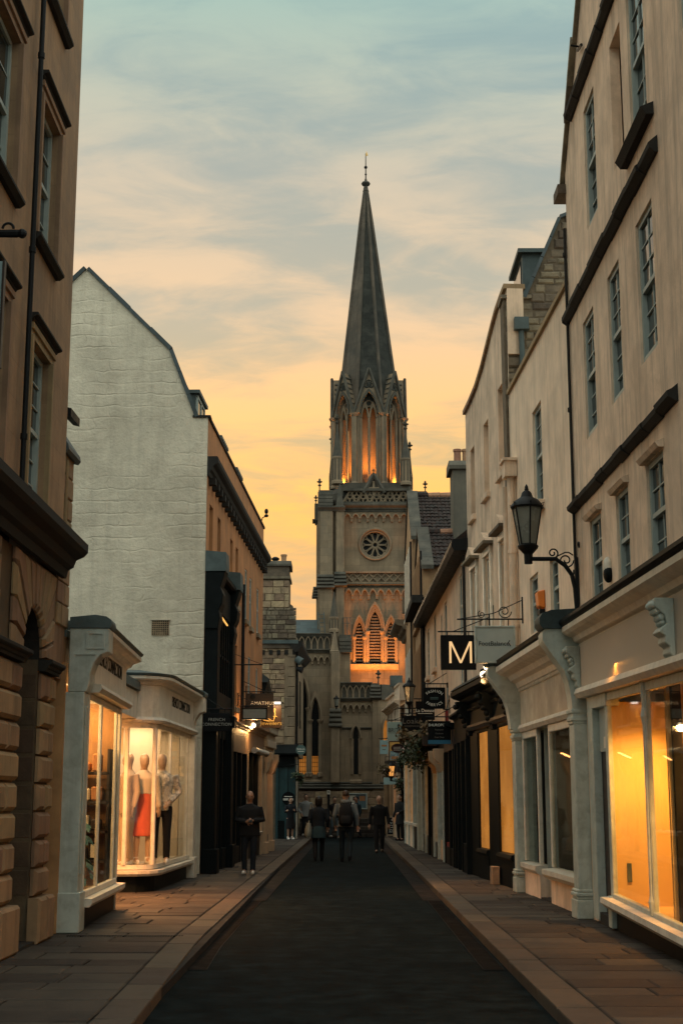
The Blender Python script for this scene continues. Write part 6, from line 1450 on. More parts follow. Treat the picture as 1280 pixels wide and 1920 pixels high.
def blind_parapet(px0, px1, py0, py1, n, Yp, name='aisle_parapet'):
    Tp = TW(Yp); a, b = C(px0, py1, Yp), C(px1, py0, Yp); h = b[1] - a[1]; w = (b[0] - a[0]) / n
    m = MB().box(Tp, a[0], b[0], -.3, -.06, a[1], b[1] - .1); m.prof(Tp, corn(b[1] - .14, b[1] + .02, .1, -.32), a[0] - .04, b[0] + .04); m.prof(Tp, corn(a[1] - .05, a[1] + .12, .16, -.3), a[0] - .04, b[0] + .04); p = m.build(name, churchd, chu)
    for i in range(n):
        m = MB(); c = a[0] + w * (i + .5); zs = a[1] + h * .42; archband(m, Tp, c, w * .36, w * .5, zs, a[1] + h * .8, -.08, .04, h * .06)
        for s in (-1, 1): m.tube([Tp(c + s * w * .43, .0, a[1] + .1), Tp(c + s * w * .43, .0, zs)], .03, 6)
        m.build('blind_arch', churchp, p)
blind_parapet(536, 619, 1188, 1222, 7, WY - .04)
corbels(chu, 541, 619, 1229, 1246, 7, WY - .01)
buttress(620, 637, 1222, 1360, 65.6, 66.5, churchp); buttress(636, 657, 1222, 1560, 66.1, 67)
pinnacle(626, 1110, 1157, 1186, 8.5, 66.0, fin=False); pyramid(627, 8.5, 1178, 1221, 65.7, churchp)
m = MB(); pbox(m, 636, 658, 1190, 1222, 66.0, 67); m.build('buttress_head', churchd, chu)
for i in range(4): z = C(640, 1196 + i * 7, 66)[1]; MB().prof(TW(66.0), [(0, z - .16), (.08, z - .16), (.05, z), (0, z)], C(636, 1200)[0], C(658, 1200)[0] + .03).build('weathering_stone', churchd, chu)
weathering(620, 637, 1328, 1364, 65.5, 4, .12); buttress(620, 637, 1330, 1468, 65.45, 66.1, churchp)
stlit = blind('lit_leaded_glass', .5)
for c, w, a, zs, za in aw:
    m = archband(MB(), T, c, w * 1.02, w * 1.3, zs, zs + (za - zs) * 1.02, .0, .06, .16); archband(m, T, c, w * 1.42, w * 1.75, zs, zs + (za - zs) * 1.1, .0, .2, .3)
    for s in (-1, 1):
        for k, o in ((1.12, .02), (1.34, .07)): m.tube([T(c + s * w * k, o, a), T(c + s * w * k, o, zs)], .06, 6)
        m.lathe(T(c + s * w * 1.3, .06, zs), [(.08, -.12), (.14, 0), (.15, .06), (.06, .08)], 8); m.lathe(T(c + s * w * 1.3, .06, a), [(.13, -.1), (.13, .05), (.08, .1)], 8)
    m.prof(T, [(-.3, a - .02), (.1, a - .28), (.16, a - .3), (.16, a - .36), (-.1, a - .4)], c - w * 1.6, c + w * 1.6)
    lw = m.build('lancet_window', churchp, chu)
    zl = C(590, 1417)[1]
    MB().box(T, c - w, c + w, -.37, -.30, zl, za).build('pane', leadpane, lw); MB().box(T, c - w, c + w, -.37, -.30, a, zl - .01).build('lit_pane', stlit, lw)
    m = MB()
    for k in range(1, 4): m.box(T, c - w + 2 * w * k / 4 - .012, c - w + 2 * w * k / 4 + .012, -.299, -.28, a, za)
    z = a + .15
    while z < za: m.box(T, c - w, c + w, -.298, -.281, z - .01, z + .01); z += .2
    m.build('glazing_bar', iron, lw)
# ---- low chapel on the right of the buttress
T = TW(65.8); a, b = C(638, 1560, 65.8), C(712, 1312, 65.8); c = C(667, 1452, 65.8); w = C(672.5, 1452, 65.8)[0] - c[0]
lw3 = (c[0], w, c[1], C(667, 1385, 65.8)[1], C(667, 1361, 65.8)[1])
lancet_wall(MB(), T, a[0], b[0], 0, b[1], [lw3], .3).build('chapel_wall', church, chu)
MB().box(None, a[0], b[0], 66.13, 67.1, 0, b[1]).build('chapel_body', church, chu)
c_, w, a_, zs, za = lw3
m = archband(MB(), T, c_, w, w * 1.35, zs, za, .0, .06, .12); archband(m, T, c_, w * 1.5, w * 1.95, zs, za, 0, .2, .24)
for s in (-1, 1): m.tube([T(c_ + s * w * 1.2, .02, a_), T(c_ + s * w * 1.2, .02, zs)], .06, 6); m.tube([T(c_ + s * w * 1.6, .0, a_), T(c_ + s * w * 1.6, .0, zs)], .05, 6)
m.prof(T, [(-.3, a_ - .02), (.1, a_ - .28), (.16, a_ - .3), (.16, a_ - .4), (-.1, a_ - .4)], c_ - w * 2, c_ + w * 2)
l3 = m.build('lancet_window', churchp, chu); MB().box(T, c_ - w, c_ + w, -.29, -.24, a_, za).build('pane', leadpane, l3)
sz = C(667, 1366, 65.8)[1]
for p, q in ((641, 661), (674, 696)): MB().prof(T, corn(sz - .06, sz + .06, .09), C(p, 1366, 65.8)[0], C(q, 1366, 65.8)[0]).build('string_course', churchd, chu)
blind_parapet(639, 696, 1280, 1313, 5, 65.75, 'chapel_parapet'); corbels(chu, 640, 697, 1319, 1335, 5, 65.78)
m = MB(); pbox(m, 696, 711, 1281, 1312, 65.6, 66.6); m.build('buttress_head', churchd, chu); weathering(696, 711, 1284, 1310, 65.6, 4, .1)
buttress(698, 711, 1312, 1560, 65.7, 66.5); t = C(709, 1279, 65.7); finial((t[0], 65.75, t[1] - .05), .62, churchd)
# canted side of the chapel, with its small lit lancet
p0, p1 = C(711, 1312, 65.8)[0], 3.3
Tc = lambda s, o, z: Vector((p0, 65.8, 0)) + Vector((.8, .6, 0)) * s + Vector((.6, -.8, 0)) * o + Vector((0, 0, z))
MB().box(Tc, 0, 2.6, -.4, 0, 0, b[1]).build('canted_wall', church, chu); zb1 = C(715, 1392, 66)[1]; za1 = C(715, 1348, 66)[1]
cc_ = .36; m = archband(MB(), Tc, cc_, .16, .24, zb1 + (za1 - zb1) * .6, za1, 0, .06, .08); m.tube([Tc(cc_ - .2, .02, zb1), Tc(cc_ - .2, .02, zb1 + (za1 - zb1) * .6)], .04, 5).tube([Tc(cc_ + .2, .02, zb1), Tc(cc_ + .2, .02, zb1 + (za1 - zb1) * .6)], .04, 5); cw = m.build('lancet_window', churchp, chu)
MB().prism(Tc, [(cc_ - .16, zb1), (cc_ + .16, zb1)] + curve(cc_, .16, zb1 + (za1 - zb1) * .6, za1)[::-1], .004, .02).build('lit_pane', stlit, cw)
MB().box(Tc, .05, 2.6, -.3, .1, b[1], b[1] + .7).build('chapel_parapet', churchd, chu)
# plinth, base wall
for y0, y1, o in ((1480, 1475, .34), (1474.5, 1470, .26), (1469.5, 1466, .16)):
    a, b = C(556, y0, 65.9), C(721, y1, 65.9); MB().prof(TW(65.9), [(-.1, a[1]), (o * .8, a[1]), (o, a[1] + (b[1] - a[1]) * .4), (o * .8, b[1]), (-.1, b[1])], a[0], b[0]).build('plinth_moulding', churchd, chu)
rr = random.Random(4); z = .1; zt = C(600, 1481, 65.9)[1]
while z < zt - .1:
    h = min(rr.uniform(.26, .36), zt - z); x = C(556, 1500, 65.9)[0]; x1 = C(719, 1500, 65.9)[0]
    while x < x1 - .05:
        w = rr.uniform(.45, .95); w = min(w, x1 - x); MB().block(TW(65.62), x + .006, x + w - .006, z + .006, z + h - .006, -.25, rr.uniform(-.01, .01), .015).build('ashlar_block', rubble, chu); x += w
    z += h
# steps in front of the church
st = thing('church_steps', 'worn stone steps along the foot of the church wall', 'steps', (0, 64.6, 0))
a, b = C(560, 1560, 64), C(722, 1560, 64)
for i in range(5):
    y0 = 63.7 + i * .32; x = a[0]
    while x < b[0] - .05:
        w = min(random.uniform(.9, 1.5), b[0] - x); MB().block(lambda s, o, z, y0=y0: Vector((s, y0 - o, z)), x + .005, x + w - .005, .0 if i == 0 else .158 * i - .01, .158 * (i + 1), -1.9 + i * .3, 0, .02).build('step_stone', slab_m, st); x += w
# floodlighting of the belfry
for px in (672, 703, 738):
    v = atY(px, 1280, 66.3); lamp('SPOT', (v.x, 66.28, v.z), 420, (1, .31, .05), .06, aim((0, 66.28, 0), (0, 67.2, 3.6)), spot=100, blend=1, name='belfry_uplight')
v = atY(705, 1281, 66.3); lamp('AREA', (v.x, 66.2, v.z), 34, (1, .31, .05), 2.6, aim((0, 0, 0), (0, 1, .7)), .12, name='belfry_sill_light')
# notice board, meter, lamp on the buttress
nb = thing('notice_board', 'glazed pale-framed church notice board on the wall above the steps', 'notice board', (C(670, 1515, 65.5)[0], 65.5, C(670, 1515, 65.5)[1]))
a, b = C(653, 1515, 65.5), C(686, 1489, 65.5); T = TW(65.55)
MB().box(T, a[0], b[0], 0, .06, a[1], b[1]).build('board', M('board_baize', (.10, .16, .18), .7, .15), nb); m = MB(); f_ = .05
for q in ((a[0] - f_, b[0] + f_, b[1], b[1] + f_), (a[0] - f_, b[0] + f_, a[1] - f_, a[1]), (a[0] - f_, a[0], a[1], b[1]), (b[0], b[0] + f_, a[1], b[1])): m.box(T, q[0], q[1], 0, .11, q[2], q[3])
m.build('frame', teal_paint, nb); MB().box(T, a[0] + .05, a[0] + .35, .061, .066, b[1] - .36, b[1] - .06).build('poster', white_paint, nb); MB().box(T, a[0] + .2, a[0] + .32, .067, .07, b[1] - .28, b[1] - .12).build('poster_picture', iron, nb); MB().box(T, a[0] + .06, a[0] + .4, .061, .066, a[1] + .05, a[1] + .24).build('poster', paleletter, nb); MB().box(T, a[0] + .5, a[0] + .75, .061, .066, b[1] - .3, b[1] - .08).build('poster', orange_m, nb)
mt = thing('meter_box', 'small white meter box on a dark pipe on the church base wall', 'meter', (C(616, 1489, 65.5)[0], 65.5, C(616, 1489, 65.5)[1])); a, b = C(613, 1489.5, 65.5), C(619, 1482, 65.5)
MB().box(T, a[0], b[0], 0, .12, a[1], b[1]).build('case', white_paint, mt, bevel=.01); MB().box(T, a[0] + .04, b[0] - .04, .121, .128, a[1] + .08, b[1] - .04).build('dial', iron, mt); MB().tube([T((a[0] + b[0]) / 2, .06, a[1]), T((a[0] + b[0]) / 2, .06, .8)], .05, 8).build('pipe', iron, mt)
lb2 = atY(630.5, 1330, 65.2); lt2 = atY(630.5, 1302, 65.2)
lantern('church_lantern', 'small unlit lantern standing on the church buttress', lb2, lt2.z - lb2.z, dimglass)

# ================================================================== signs on the right
Y = 27.5
mgold = EM('lit_letter', (1, .62, .28), .95)
r, a, b = board('hanging_sign', 'black square hanging sign with one large glowing gold letter M', 826, 1191, 891, 1256, Y, signblack, wallx=2.82, thick=.08)
c = mid(a, b, .56, .5); m = MB(); hh = (b.z - a.z) * .31; ww = (b.x - a.x) * .32; t = .04; TM = lambda x, o, z: Vector((x, Y - .042 - o, z))
m.prism(TM, [(c.x - ww, c.z - hh), (c.x - ww + t, c.z - hh), (c.x - ww + t, c.z + hh), (c.x - ww, c.z + hh)], 0, .012); m.prism(TM, [(c.x + ww, c.z - hh), (c.x + ww - t, c.z - hh), (c.x + ww - t, c.z + hh), (c.x + ww, c.z + hh)], 0, .012)
m.prism(TM, [(c.x - ww + t * .2, c.z + hh), (c.x - ww + t * 1.25, c.z + hh), (c.x + t * .5, c.z - hh), (c.x - t * .5, c.z - hh)], .001, .0125); m.prism(TM, [(c.x + ww - t * .2, c.z + hh), (c.x + ww - t * 1.25, c.z + hh), (c.x - t * .5, c.z - hh), (c.x + t * .5, c.z - hh)], .0015, .013)
m.build('letter', mgold, r)
Y = 24.0
r, a, b = board('hanging_sign', 'pale green-grey hanging sign with small dark lettering under a scrolled iron bracket', 893, 1177, 961, 1240, Y, M('pale_sign_paint', (.42, .47, .43), .5, .06, 4, .05), frame=teal_paint, thick=.05)
text('FootBalance', mid(a, b, .47, .52, Y - .03), .105, FACE, blackl, r, .002)
MB().tube([mid(a, b, .9, .62, Y - .03), mid(a, b, .86, .56, Y - .03), mid(a, b, .92, .44, Y - .03)], .007, 4).build('emblem', blackl, r)
zb_ = atY(930, 1161, Y).z; TS2 = lambda x, z: Vector((x, Y, z)); m = MB().tube([(3.04, Y, zb_), (a.x - .32, Y, zb_)], .013)
m.tube([(3.03, Y, zb_ + .33), (a.x + .3, Y, zb_ + .1), (a.x - .3, Y, zb_)], .008); m.tube(scroll((b.x - .14, zb_ + .13), TS2, .12, 1.6, 26, -1, 0), .009, 5); m.tube(scroll((a.x + .1, zb_ + .08), TS2, .07, 1.4, 20, 1, 2), .008, 5)
for x in (a.x + .08, b.x - .08): m.tube([(x, Y, zb_), (x, Y, b.z)], .008)
m.box(None, 3.01, 3.05, Y - .02, Y + .02, zb_ - .07, zb_ + .38); m.tube([(a.x + .3, Y, zb_), (a.x + .3, Y, zb_ + .24)], .008); m.build('bracket', iron, r)
Y = 36.0
r, a, b = board('hanging_sign', 'black square hanging sign with white arched words FASHION above and FABRICS below', 793, 1289, 834, 1329, Y, signblack, wallx=2.6, barz=atY(800, 1282, Y).z)
c = mid(a, b, .5, .5)
for w_, rad, sg, cz in (('FASHION', .24, 1, .0), ('FABRICS', .24, -1, .0)):
    for i, ch_ in enumerate(w_):
        t = (i - 3) * .28; x = c.x + math.sin(t) * rad; z = c.z + sg * (math.cos(t) * rad * .72) + sg * .0; text(ch_, (x, Y - .025, z), .10, (math.pi / 2, -sg * -t * .8 if False else sg * t * .8, 0), paleletter, r, .002, name='letter')
for k, wd in enumerate((.1, .1)): MB().box(None, c.x - wd, c.x + wd, Y - .026, Y - .021, c.z + .005 - k * .035, c.z + .02 - k * .035).build('small_print', MATS['grey_green_board'], r)
Y = 39.5
r, a, b = board('hanging_sign', 'black hanging sign with the white words La Deesse', 779, 1315, 814, 1350, Y, signblack, wallx=2.56)
text('La Deesse', mid(a, b, .5, .5, Y - .025), .125, FACE, paleletter, r, .002); MB().box(None, a.x + .06, b.x - .06, Y - .026, Y - .021, a.z + .17, a.z + .182).build('small_print', paleletter, r)
Y = 43.0
grey_l = M('dull_grey_lettering', (.16, .15, .13), .6, .05, 5, 0)
r, a, b = board('hanging_sign', 'black hanging sign with a bowed lower edge and grey word Loake', 753, 1342, 792, 1371, Y, signblack, wallx=2.52)
c = mid(a, b); m = MB().prism(lambda x, o, z: Vector((x, Y - o, z)), [(a.x, a.z - .001)] + [(a.x + (b.x - a.x) * i / 8, a.z - .002 - .1 * math.sin(math.pi * i / 8)) for i in range(1, 8)] + [(b.x, a.z - .001)], -.02, .02); m.build('bowed_foot', signblack, r)
text('Loake', mid(a, b, .5, .64, Y - .025), .23, FACE, grey_l, r, .002, space=1.1); text('SHOEMAKERS', mid(a, b, .5, .32, Y - .025), .075, FACE, grey_l, r, .002, space=1.1)
Y = 33.5
r, a, b = board('hanging_sign', 'black hanging sign with a blue strip along the bottom and pale capital lettering', 802, 1352, 844, 1395, Y, signblack, wallx=2.63, barz=atY(820, 1344, Y).z)
text('SHUROPODY', mid(a, b, .5, .82, Y - .025), .085, FACE, paleletter, r, .002); MB().box(None, a.x, b.x, Y - .026, Y - .0205, a.z, a.z + .09).build('blue_strip', M('blue_strip_paint', (.02, .13, .22), .5), r)
for k, t_ in enumerate(('Footwear', 'Footcare', 'Foot Clinic')): text(t_, mid(a, b, .5, .62 - k * .165, Y - .025), .05, FACE, grey_l, r, .002)
Y = 50.0
pg = M('pale_green_board', (.33, .42, .37), .55, .06, 4, .05)
r, a, b = board('hanging_sign', 'pale green hanging sign with dark capitals BRITI, partly hidden by the bowed black sign', 726, 1354, 764, 1389, Y, pg, wallx=2.42)
text('BRITISH', Vector((a.x + .02, Y - .025, a.z + .36)), .2, FACE, blackl, r, .002, align='LEFT', sx=.9); MB().lathe(mid(a, b, .55, .78, Y - .025), [(.005, -.07), (.05, -.03), (.02, 0), (.05, .03), (.005, .08)], 6, sy=.1).build('emblem', blackl, r)
MB().box(None, a.x + .05, b.x - .05, Y - .026, Y - .021, a.z + .26, a.z + .275).build('small_print', grey_l, r)
Y = 57.5
r, a, b = board('hanging_sign', 'small pale blue hanging sign with an orange band, furthest along the right side', 712, 1388, 727, 1414, Y, M('pale_teal_board', (.28, .42, .43), .55, .06), wallx=2.3)
MB().box(None, a.x + .06, b.x - .05, Y - .026, Y - .021, a.z + .3, a.z + .37).build('orange_band', orange_m, r); MB().box(None, a.x + .1, b.x - .1, Y - .026, Y - .021, a.z + .16, a.z + .2).build('small_print', grey_l, r)
Y = 55.0
r, a, b = board('tavern_sign', 'framed pictorial tavern sign in amber and blue, above the lit lantern', 730, 1391, 749, 1426, Y, M('amber_sign_paint', (.65, .36, .10), .5, .2, 6), frame=dark_wood, wallx=2.38)
MB().box(None, a.x + .02, b.x - .02, Y - .027, Y - .021, a.z + .02, a.z + .36).build('picture', M('picture_paint', (.25, .36, .38), .5, .6, 7), r); MB().box(None, a.x + .06, b.x - .06, Y - .031, Y - .027, a.z + .05, a.z + .16).build('picture_foot', orange_m, r)
Y = 51.5
c0 = atY(745, 1403, Y)
r = thing('oval_sign', 'dark oval sign with pale lines, overlapping the pictorial tavern sign', 'sign', c0)
m = MB().prism(lambda x, o, z: Vector((x, Y - o, z)), [(c0.x + .23 * math.cos(2 * math.pi * i / 20), c0.z + .165 * math.sin(2 * math.pi * i / 20)) for i in range(20)], -.02, .02); m.tube([(c0.x + .2, Y, c0.z), (2.42, Y, c0.z + .05)], .02); m.build('panel', M('maroon_board', (.03, .012, .012), .5), r)
for k in range(3): MB().box(None, c0.x - .15, c0.x + .12, Y - .026, Y - .021, c0.z - .07 + k * .05, c0.z - .06 + k * .05).build('small_print', paleletter, r)
Y = 58.2
r, a, b = board('small_name_board', 'narrow pale blue name board below the lit lantern', 719, 1458, 744, 1471, Y, MATS['pale_teal_board'], wallx=2.3, rod=False, barz=atY(730, 1455, Y).z)
Y = 35.2
r, a, b = board('small_red_sign', 'small dark red sign on the wall behind the blue-striped board', 834, 1332, 840, 1352, Y, M('dark_red', (.20, .02, .018), .5, .1), wallx=2.59, barz=atY(836, 1330, Y).z)
# glaring lamp by the M sign and a second one behind the pale sign
for px, py, Yb, lab in ((906, 1265, 26.2, 'glaring round lamp below the pale green-grey sign'), (913, 1250, 25.6, 'second glaring lamp half hidden by the pale green-grey sign')):
    bc = atY(px, py, Yb); wx_ = 3.0 - (Yb - 24.9) * .067
    q = thing('street_flood_lamp', lab, 'lamp', bc); MB().ball(bc, .068, 12, 8).build('bulb', EM('bulb_glow', (1, .80, .52), 5), q, smooth=True)
    MB().tube([(wx_, Yb + .12, bc.z + .12), (bc.x + .08, Yb + .12, bc.z + .06), bc + Vector((0, .1, .05))], .018).lathe(bc + Vector((.0, .1, 0)), [(.03, .03), (.06, .05), (.05, .1), (.02, .12)], 10).build('lamp_arm', iron, q)
    lamp('POINT', bc + Vector((-.05, -.08, -.14)), 14, (1, .55, .2), .08, name='bulb_light'); lamp('SPOT', bc + Vector((-.05, -.05, -.12)), 420, (1, .45, .14), .08, aim((0, 0, 4), (-.3, .2, 0)), spot=75, blend=1, name='bulb_beam')
# lanterns
Y = 41.0; lb = atY(767, 1330, Y); lt = atY(767, 1270, Y)
l2 = lantern('wall_lantern', 'unlit black lantern on a straight bar above the bowed black sign', lb, lt.z - lb.z, dimglass)
zb_ = lb.z + .03; MB().tube([(2.53, Y, zb_), (lb.x - .32, Y, zb_)], .018).tube([(lb.x, Y, zb_), (lb.x, Y, zb_ - .14), (lb.x - .03, Y, zb_ - .2)], [.03, .03, .005]).build('bracket', iron, l2)
Y = 57.0; lb = atY(733, 1465, Y); lt = atY(733, 1424, Y)
l3 = lantern('tavern_lantern', 'lit amber lantern among the hanging baskets outside the tavern', lb, lt.z - lb.z, EM('lit_amber_glass', (1, .42, .10), .85))
MB().ball(lb + Vector((0, 0, .32)), .05, 8, 6).build('bulb', EM('lantern_bulb_glow', (1, .70, .34), 8), l3); MB().tube([(2.3, Y, lb.z + .0), (lb.x, Y, lb.z + .02)], .02).build('bracket', iron, l3)
lamp('POINT', lb + Vector((-.0, -.02, .38)), 26, (1, .5, .15), .05, name='lantern_light')
sc2 = thing('wall_sconce', 'cream box lamp on the wall beside the lit tavern lantern', 'lamp', atY(761, 1468, 56.5)); a, b = atY(755.5, 1467, 56.5), atY(768, 1440, 56.5)
MB().lathe(((a.x + b.x) / 2, 56.5, a.z), [(.1, 0), (.12, .05), (.12, .2)], 4, math.pi / 4).build('base', rose, sc2); MB().lathe(((a.x + b.x) / 2, 56.5, a.z + .2), [(.14, 0), (.17, (b.z - a.z) - .22), (.19, (b.z - a.z) - .2), (.19, b.z - a.z - .16)], 4, math.pi / 4).build('shade', M('cream_shade', (.6, .45, .25), .7, .1), sc2)

# ------------------------------------------------------------------ flowers and foliage
leaf_m = M('dark_leaf', (.045, .065, .03), .6, .5, 9, .1); leaf2 = M('tired_leaf', (.12, .085, .04), .7, .4, 9, .1); flower_m = M('pale_petal', (.5, .38, .36), .7, .3, 20, 0)
def foliage(name, center, ext, n, mat, parent, size=.09, droop=0, seed=1):
    rr = random.Random(seed); m = MB()
    cl = [Vector((rr.gauss(0, .42), rr.gauss(0, .42), rr.gauss(0, .38))) for _ in range(max(4, n // 45))]
    for _ in range(n):
        q = rr.choice(cl) + Vector((rr.gauss(0, .2), rr.gauss(0, .2), rr.gauss(0, .2))); p = Vector(center) + Vector((q.x * ext[0], q.y * ext[1], q.z * ext[2] - droop * abs(rr.gauss(0, .5))))
        d = Vector((rr.uniform(-1, 1), rr.uniform(-1, 1), rr.uniform(-.9, .5))).normalized(); s = size * rr.uniform(.5, 1.3); u = d.orthogonal().normalized() * s * .3
        m.add([p, p + d * s * .5 + u, p + d * s, p + d * s * .5 - u], [(0, 1, 2, 3)])
    return m.build(name, mat, parent)
TR = R4
for k, (s, z, lab) in enumerate(((10.6, 3.02, 'flower box of dark trailing plants above the dark shop, nearer one'), (12.6, 3.02, 'flower box of dark trailing plants beside the bowed black sign, further one'), (8.6, 3.0, 'small flower box of dark trailing plants below the blue-striped sign'))):
    fb = thing('flower_box', lab, 'flower box', TR(s, .3, z), 'flower boxes over the right-hand shops')
    MB().box(TR, s - .9, s + .9, .12, .5, z, z + .25).build('trough', dark_wood, fb)
    foliage('foliage', TR(s, .42, z + .1), (.4, .75, .3), 900, leaf_m, fb, .12, .35, 3 + k); foliage('dry_foliage', TR(s, .5, z + .35), (.35, .7, .25), 260, leaf2, fb, .16, .1, 13 + k); foliage('flowers', TR(s, .55, z - .1), (.4, .75, .35), 70, flower_m, fb, .06, .2, 23 + k)
for k, (px, py, Yk, lab) in enumerate(((722, 1441, 56.2, 'hanging basket left of the lit tavern lantern'), (752, 1468, 55.6, 'dark hanging basket under the cream box lamp'), (560, 1455, 57.0, 'small hanging basket by the teal corner shop'), (757, 1425, 52.5, 'hanging basket between the oval sign and the dark shop'))):
    c0 = atY(px, py, Yk); fb = thing('hanging_basket', lab, 'hanging basket', c0, 'hanging baskets')
    MB().lathe(c0, [(.03, -.16), (.14, -.1), (.18, 0)], 10).build('basket', dark_wood, fb); MB().tube([c0, c0 + Vector((0, 0, .45))], .008, 4).tube([c0 + Vector((0, 0, .45)), c0 + Vector((.35 if px > 640 else -.35, 0, .45))], .012, 4).build('chain', iron, fb)
    foliage('foliage', c0 + Vector((0, 0, .04)), (.24, .24, .2), 420, leaf_m if k != 0 else leaf2, fb, .11, .2, 40 + k); foliage('flowers', c0, (.25, .25, .2), 40, flower_m, fb, .055, .1, 50 + k)

# ------------------------------------------------------------------ street furniture
c0 = atZ(736, 1569, .1); ab = thing('pavement_board', 'wooden framed chalk A-board standing outside the tavern', 'sign board', c0)
X0, Y0 = c0.x, c0.y
for sg, nm in ((1, -1), (-1, 1)):
    TA = lambda s, o, z, nm=nm: Vector((X0 + s, Y0 + .15 + nm * (.26 - z * .28 / 1.0) + nm * o, .1 + z))
    p = MB().box(TA, -.22, .22, -.01, .01, .1, .78).build('board', signblack, ab); m = MB()
    for q in ((-.26, -.22, 0, .85), (.22, .26, 0, .85), (-.22, .22, .78, .85), (-.22, .22, .05, .1)): m.box(TA, q[0], q[1], -.018, .02, q[2], q[3])
    m.build('frame', rubble, ab)
    if nm < 0:
        for k, (z, w0, w1) in enumerate(((.68, -.05, .05), (.56, -.1, .12), (.47, -.14, .1), (.38, -.08, .14), (.28, -.15, .16), (.2, -.16, .08))): MB().tube([TA(w0 + (w1 - w0) * i / 8, .013, z + .018 * math.sin(i * 2.2 + k)) for i in range(9)], .008, 4).build('chalk_line', paleletter, ab)

# ================================================================== PEOPLE
skin_m = M('skin', (.30, .16, .10), .55, .08, 6, .05); skin_l = M('pale_skin', (.42, .25, .17), .55, .08, 6, .05); mann_m = M('mannequin_shell', (.46, .31, .20), .5, .04, 3, .02)
blk = M('black_cloth', (.010, .010, .011), .9, .3, 6, .25, 90, .004); navy = M('navy_cloth', (.012, .016, .022), .9, .3, 6, .25, 90, .004); grey_c = M('grey_jersey', (.16, .17, .165), .9, .15, 6, .25, 90, .004)
denim = M('dark_denim', (.018, .028, .035), .9, .25, 6, .25, 120, .004); tealc = M('teal_skirt_cloth', (.025, .05, .058), .9, .2, 6, .2, 90, .004); hair_m = M('dark_hair', (.010, .008, .007), .55, .3, 20, .4, 60, .006, stretch=(1, 1, .15))
whites = M('white_trainer', (.80, .78, .72), .6, .08, 8, .1); tote = M('canvas_tote', (.34, .33, .27), .9, .1, 6, .25, 90, .004); eye_m = M('dark_eye', (.01, .008, .007), .3)
def P_(name, label, loc, rz, h=1.75, skin=skin_l, hair=None, top=blk, bottom=denim, shoes=blk, toplen=.84, flare=0, skirt=None, legs=None, arms=None, cat='person', face=True, turn=0, wide=1, hood=False, group=None, grip=True):
    k = h / 1.765; r = thing(name, label, cat, loc, group, rz); L = r
    S_ = lambda pts: [Vector(p) * k for p in pts]
    legs = legs or [((-.095, .0, .9), (-.10, .02, .5), (-.10, -.01, .085), (-.11, .13, .035)), ((.095, 0, .9), (.10, .02, .5), (.10, -.01, .085), (.11, .13, .035))]
    arms = arms or [((-.20, 0, 1.41), (-.25, -.02, 1.13), (-.25, .05, .88)), ((.20, 0, 1.41), (.25, -.02, 1.13), (.25, .05, .88))]
    hd = lambda x, y: (x * math.cos(turn) - y * math.sin(turn), x * math.sin(turn) + y * math.cos(turn))
    m = MB()
    rings = [(0, 0, .80, .09, .08), (0, 0, .88, .155, .105), (0, 0, .98, .15, .10), (0, 0, 1.1, .135, .092), (0, 0, 1.25, .16, .105), (0, 0, 1.36, .18, .105), (0, -.005, 1.43, .135, .08), (0, -.005, 1.47, .07, .062), (0, .0, 1.52, .055, .058), (0, .012, 1.55, .058, .072), (0, .02, 1.585, .068, .088), (0, .016, 1.64, .077, .098), (0, .008, 1.69, .076, .096), (0, .0, 1.735, .055, .07), (0, 0, 1.76, .02, .025)]
    m.loft([tuple(v * k for v in q) for q in [(*(hd(x, y) if z > 1.5 else (x, y)), z, a, b) for x, y, z, a, b in rings]], 14)
    if face:
        x, y = hd(0, .115); m.ball((x * k, y * k, 1.625 * k), (.014 * k, .016 * k, .022 * k), 6, 4); x, y = hd(0, .10); m.ball((x * k, y * k, 1.665 * k), (.05 * k, .02 * k, .012 * k), 6, 4); m.ball((x * k, y * k, 1.585 * k), (.024 * k, .016 * k, .01 * k), 6, 4)
        for s in (-1, 1): x, y = hd(s * .08, .0); m.ball((x * k, y * k, 1.63 * k), (.014 * k, .022 * k, .034 * k), 6, 4)
    for s, e, w in arms:
        s, e, w = S_((s, e, w)); d = (w - e).normalized(); m.tube([s, s + (e - s) * .5, e, e + (w - e) * .5, w], [.058 * k, .05 * k, .042 * k, .04 * k, .028 * k], 8)
        u = d.cross(Vector((0, 1, 0)) if abs(d.y) < .8 else Vector((1, 0, 0))).normalized(); v = d.cross(u)
        hnd = w + d * .05 * k; m.tube([w, w + d * .04 * k, w + d * .085 * k], [.027 * k, (.04 * k, .022 * k), (.038 * k, .02 * k)], 8)
        for i, ln in enumerate((.062, .074, .07, .055)):
            b = w + d * .08 * k + u * (.027 - .018 * i) * k; m.tube([b, b + (d * .6 + v * .25) * ln * k, b + (d * .85 + v * .75) * ln * k], [.0105 * k, .0095 * k, .008 * k], 5)
        b = w + d * .03 * k + u * .035 * k; m.tube([b, b + (d * .6 + u * .6 + v * .3) * .04 * k, b + (d + u * .4 + v * .6) * .055 * k], [.013 * k, .011 * k, .009 * k], 5)
    for hpt, kn, an, to in legs:
        hpt, kn, an, to = S_((hpt, kn, an, to)); m.tube([hpt, hpt + (kn - hpt) * .5, kn, kn + (an - kn) * .35, an], [.085 * k, .075 * k, .055 * k, .055 * k, .036 * k], 8); m.tube([an, an + (to - an) * .5 - Vector((0, 0, .01)), to], [.04 * k, .04 * k, .03 * k], 8)
    b_ = m.build('body', skin, L, local=True, smooth=True)
    def fuse(o, vox, it=2):
        q = o.modifiers.new('fuse', 'REMESH'); q.mode = 'VOXEL'; q.voxel_size = vox * k; q.use_smooth_shade = True; s = o.modifiers.new('soften', 'SMOOTH'); s.iterations = it; s.factor = .5; return o
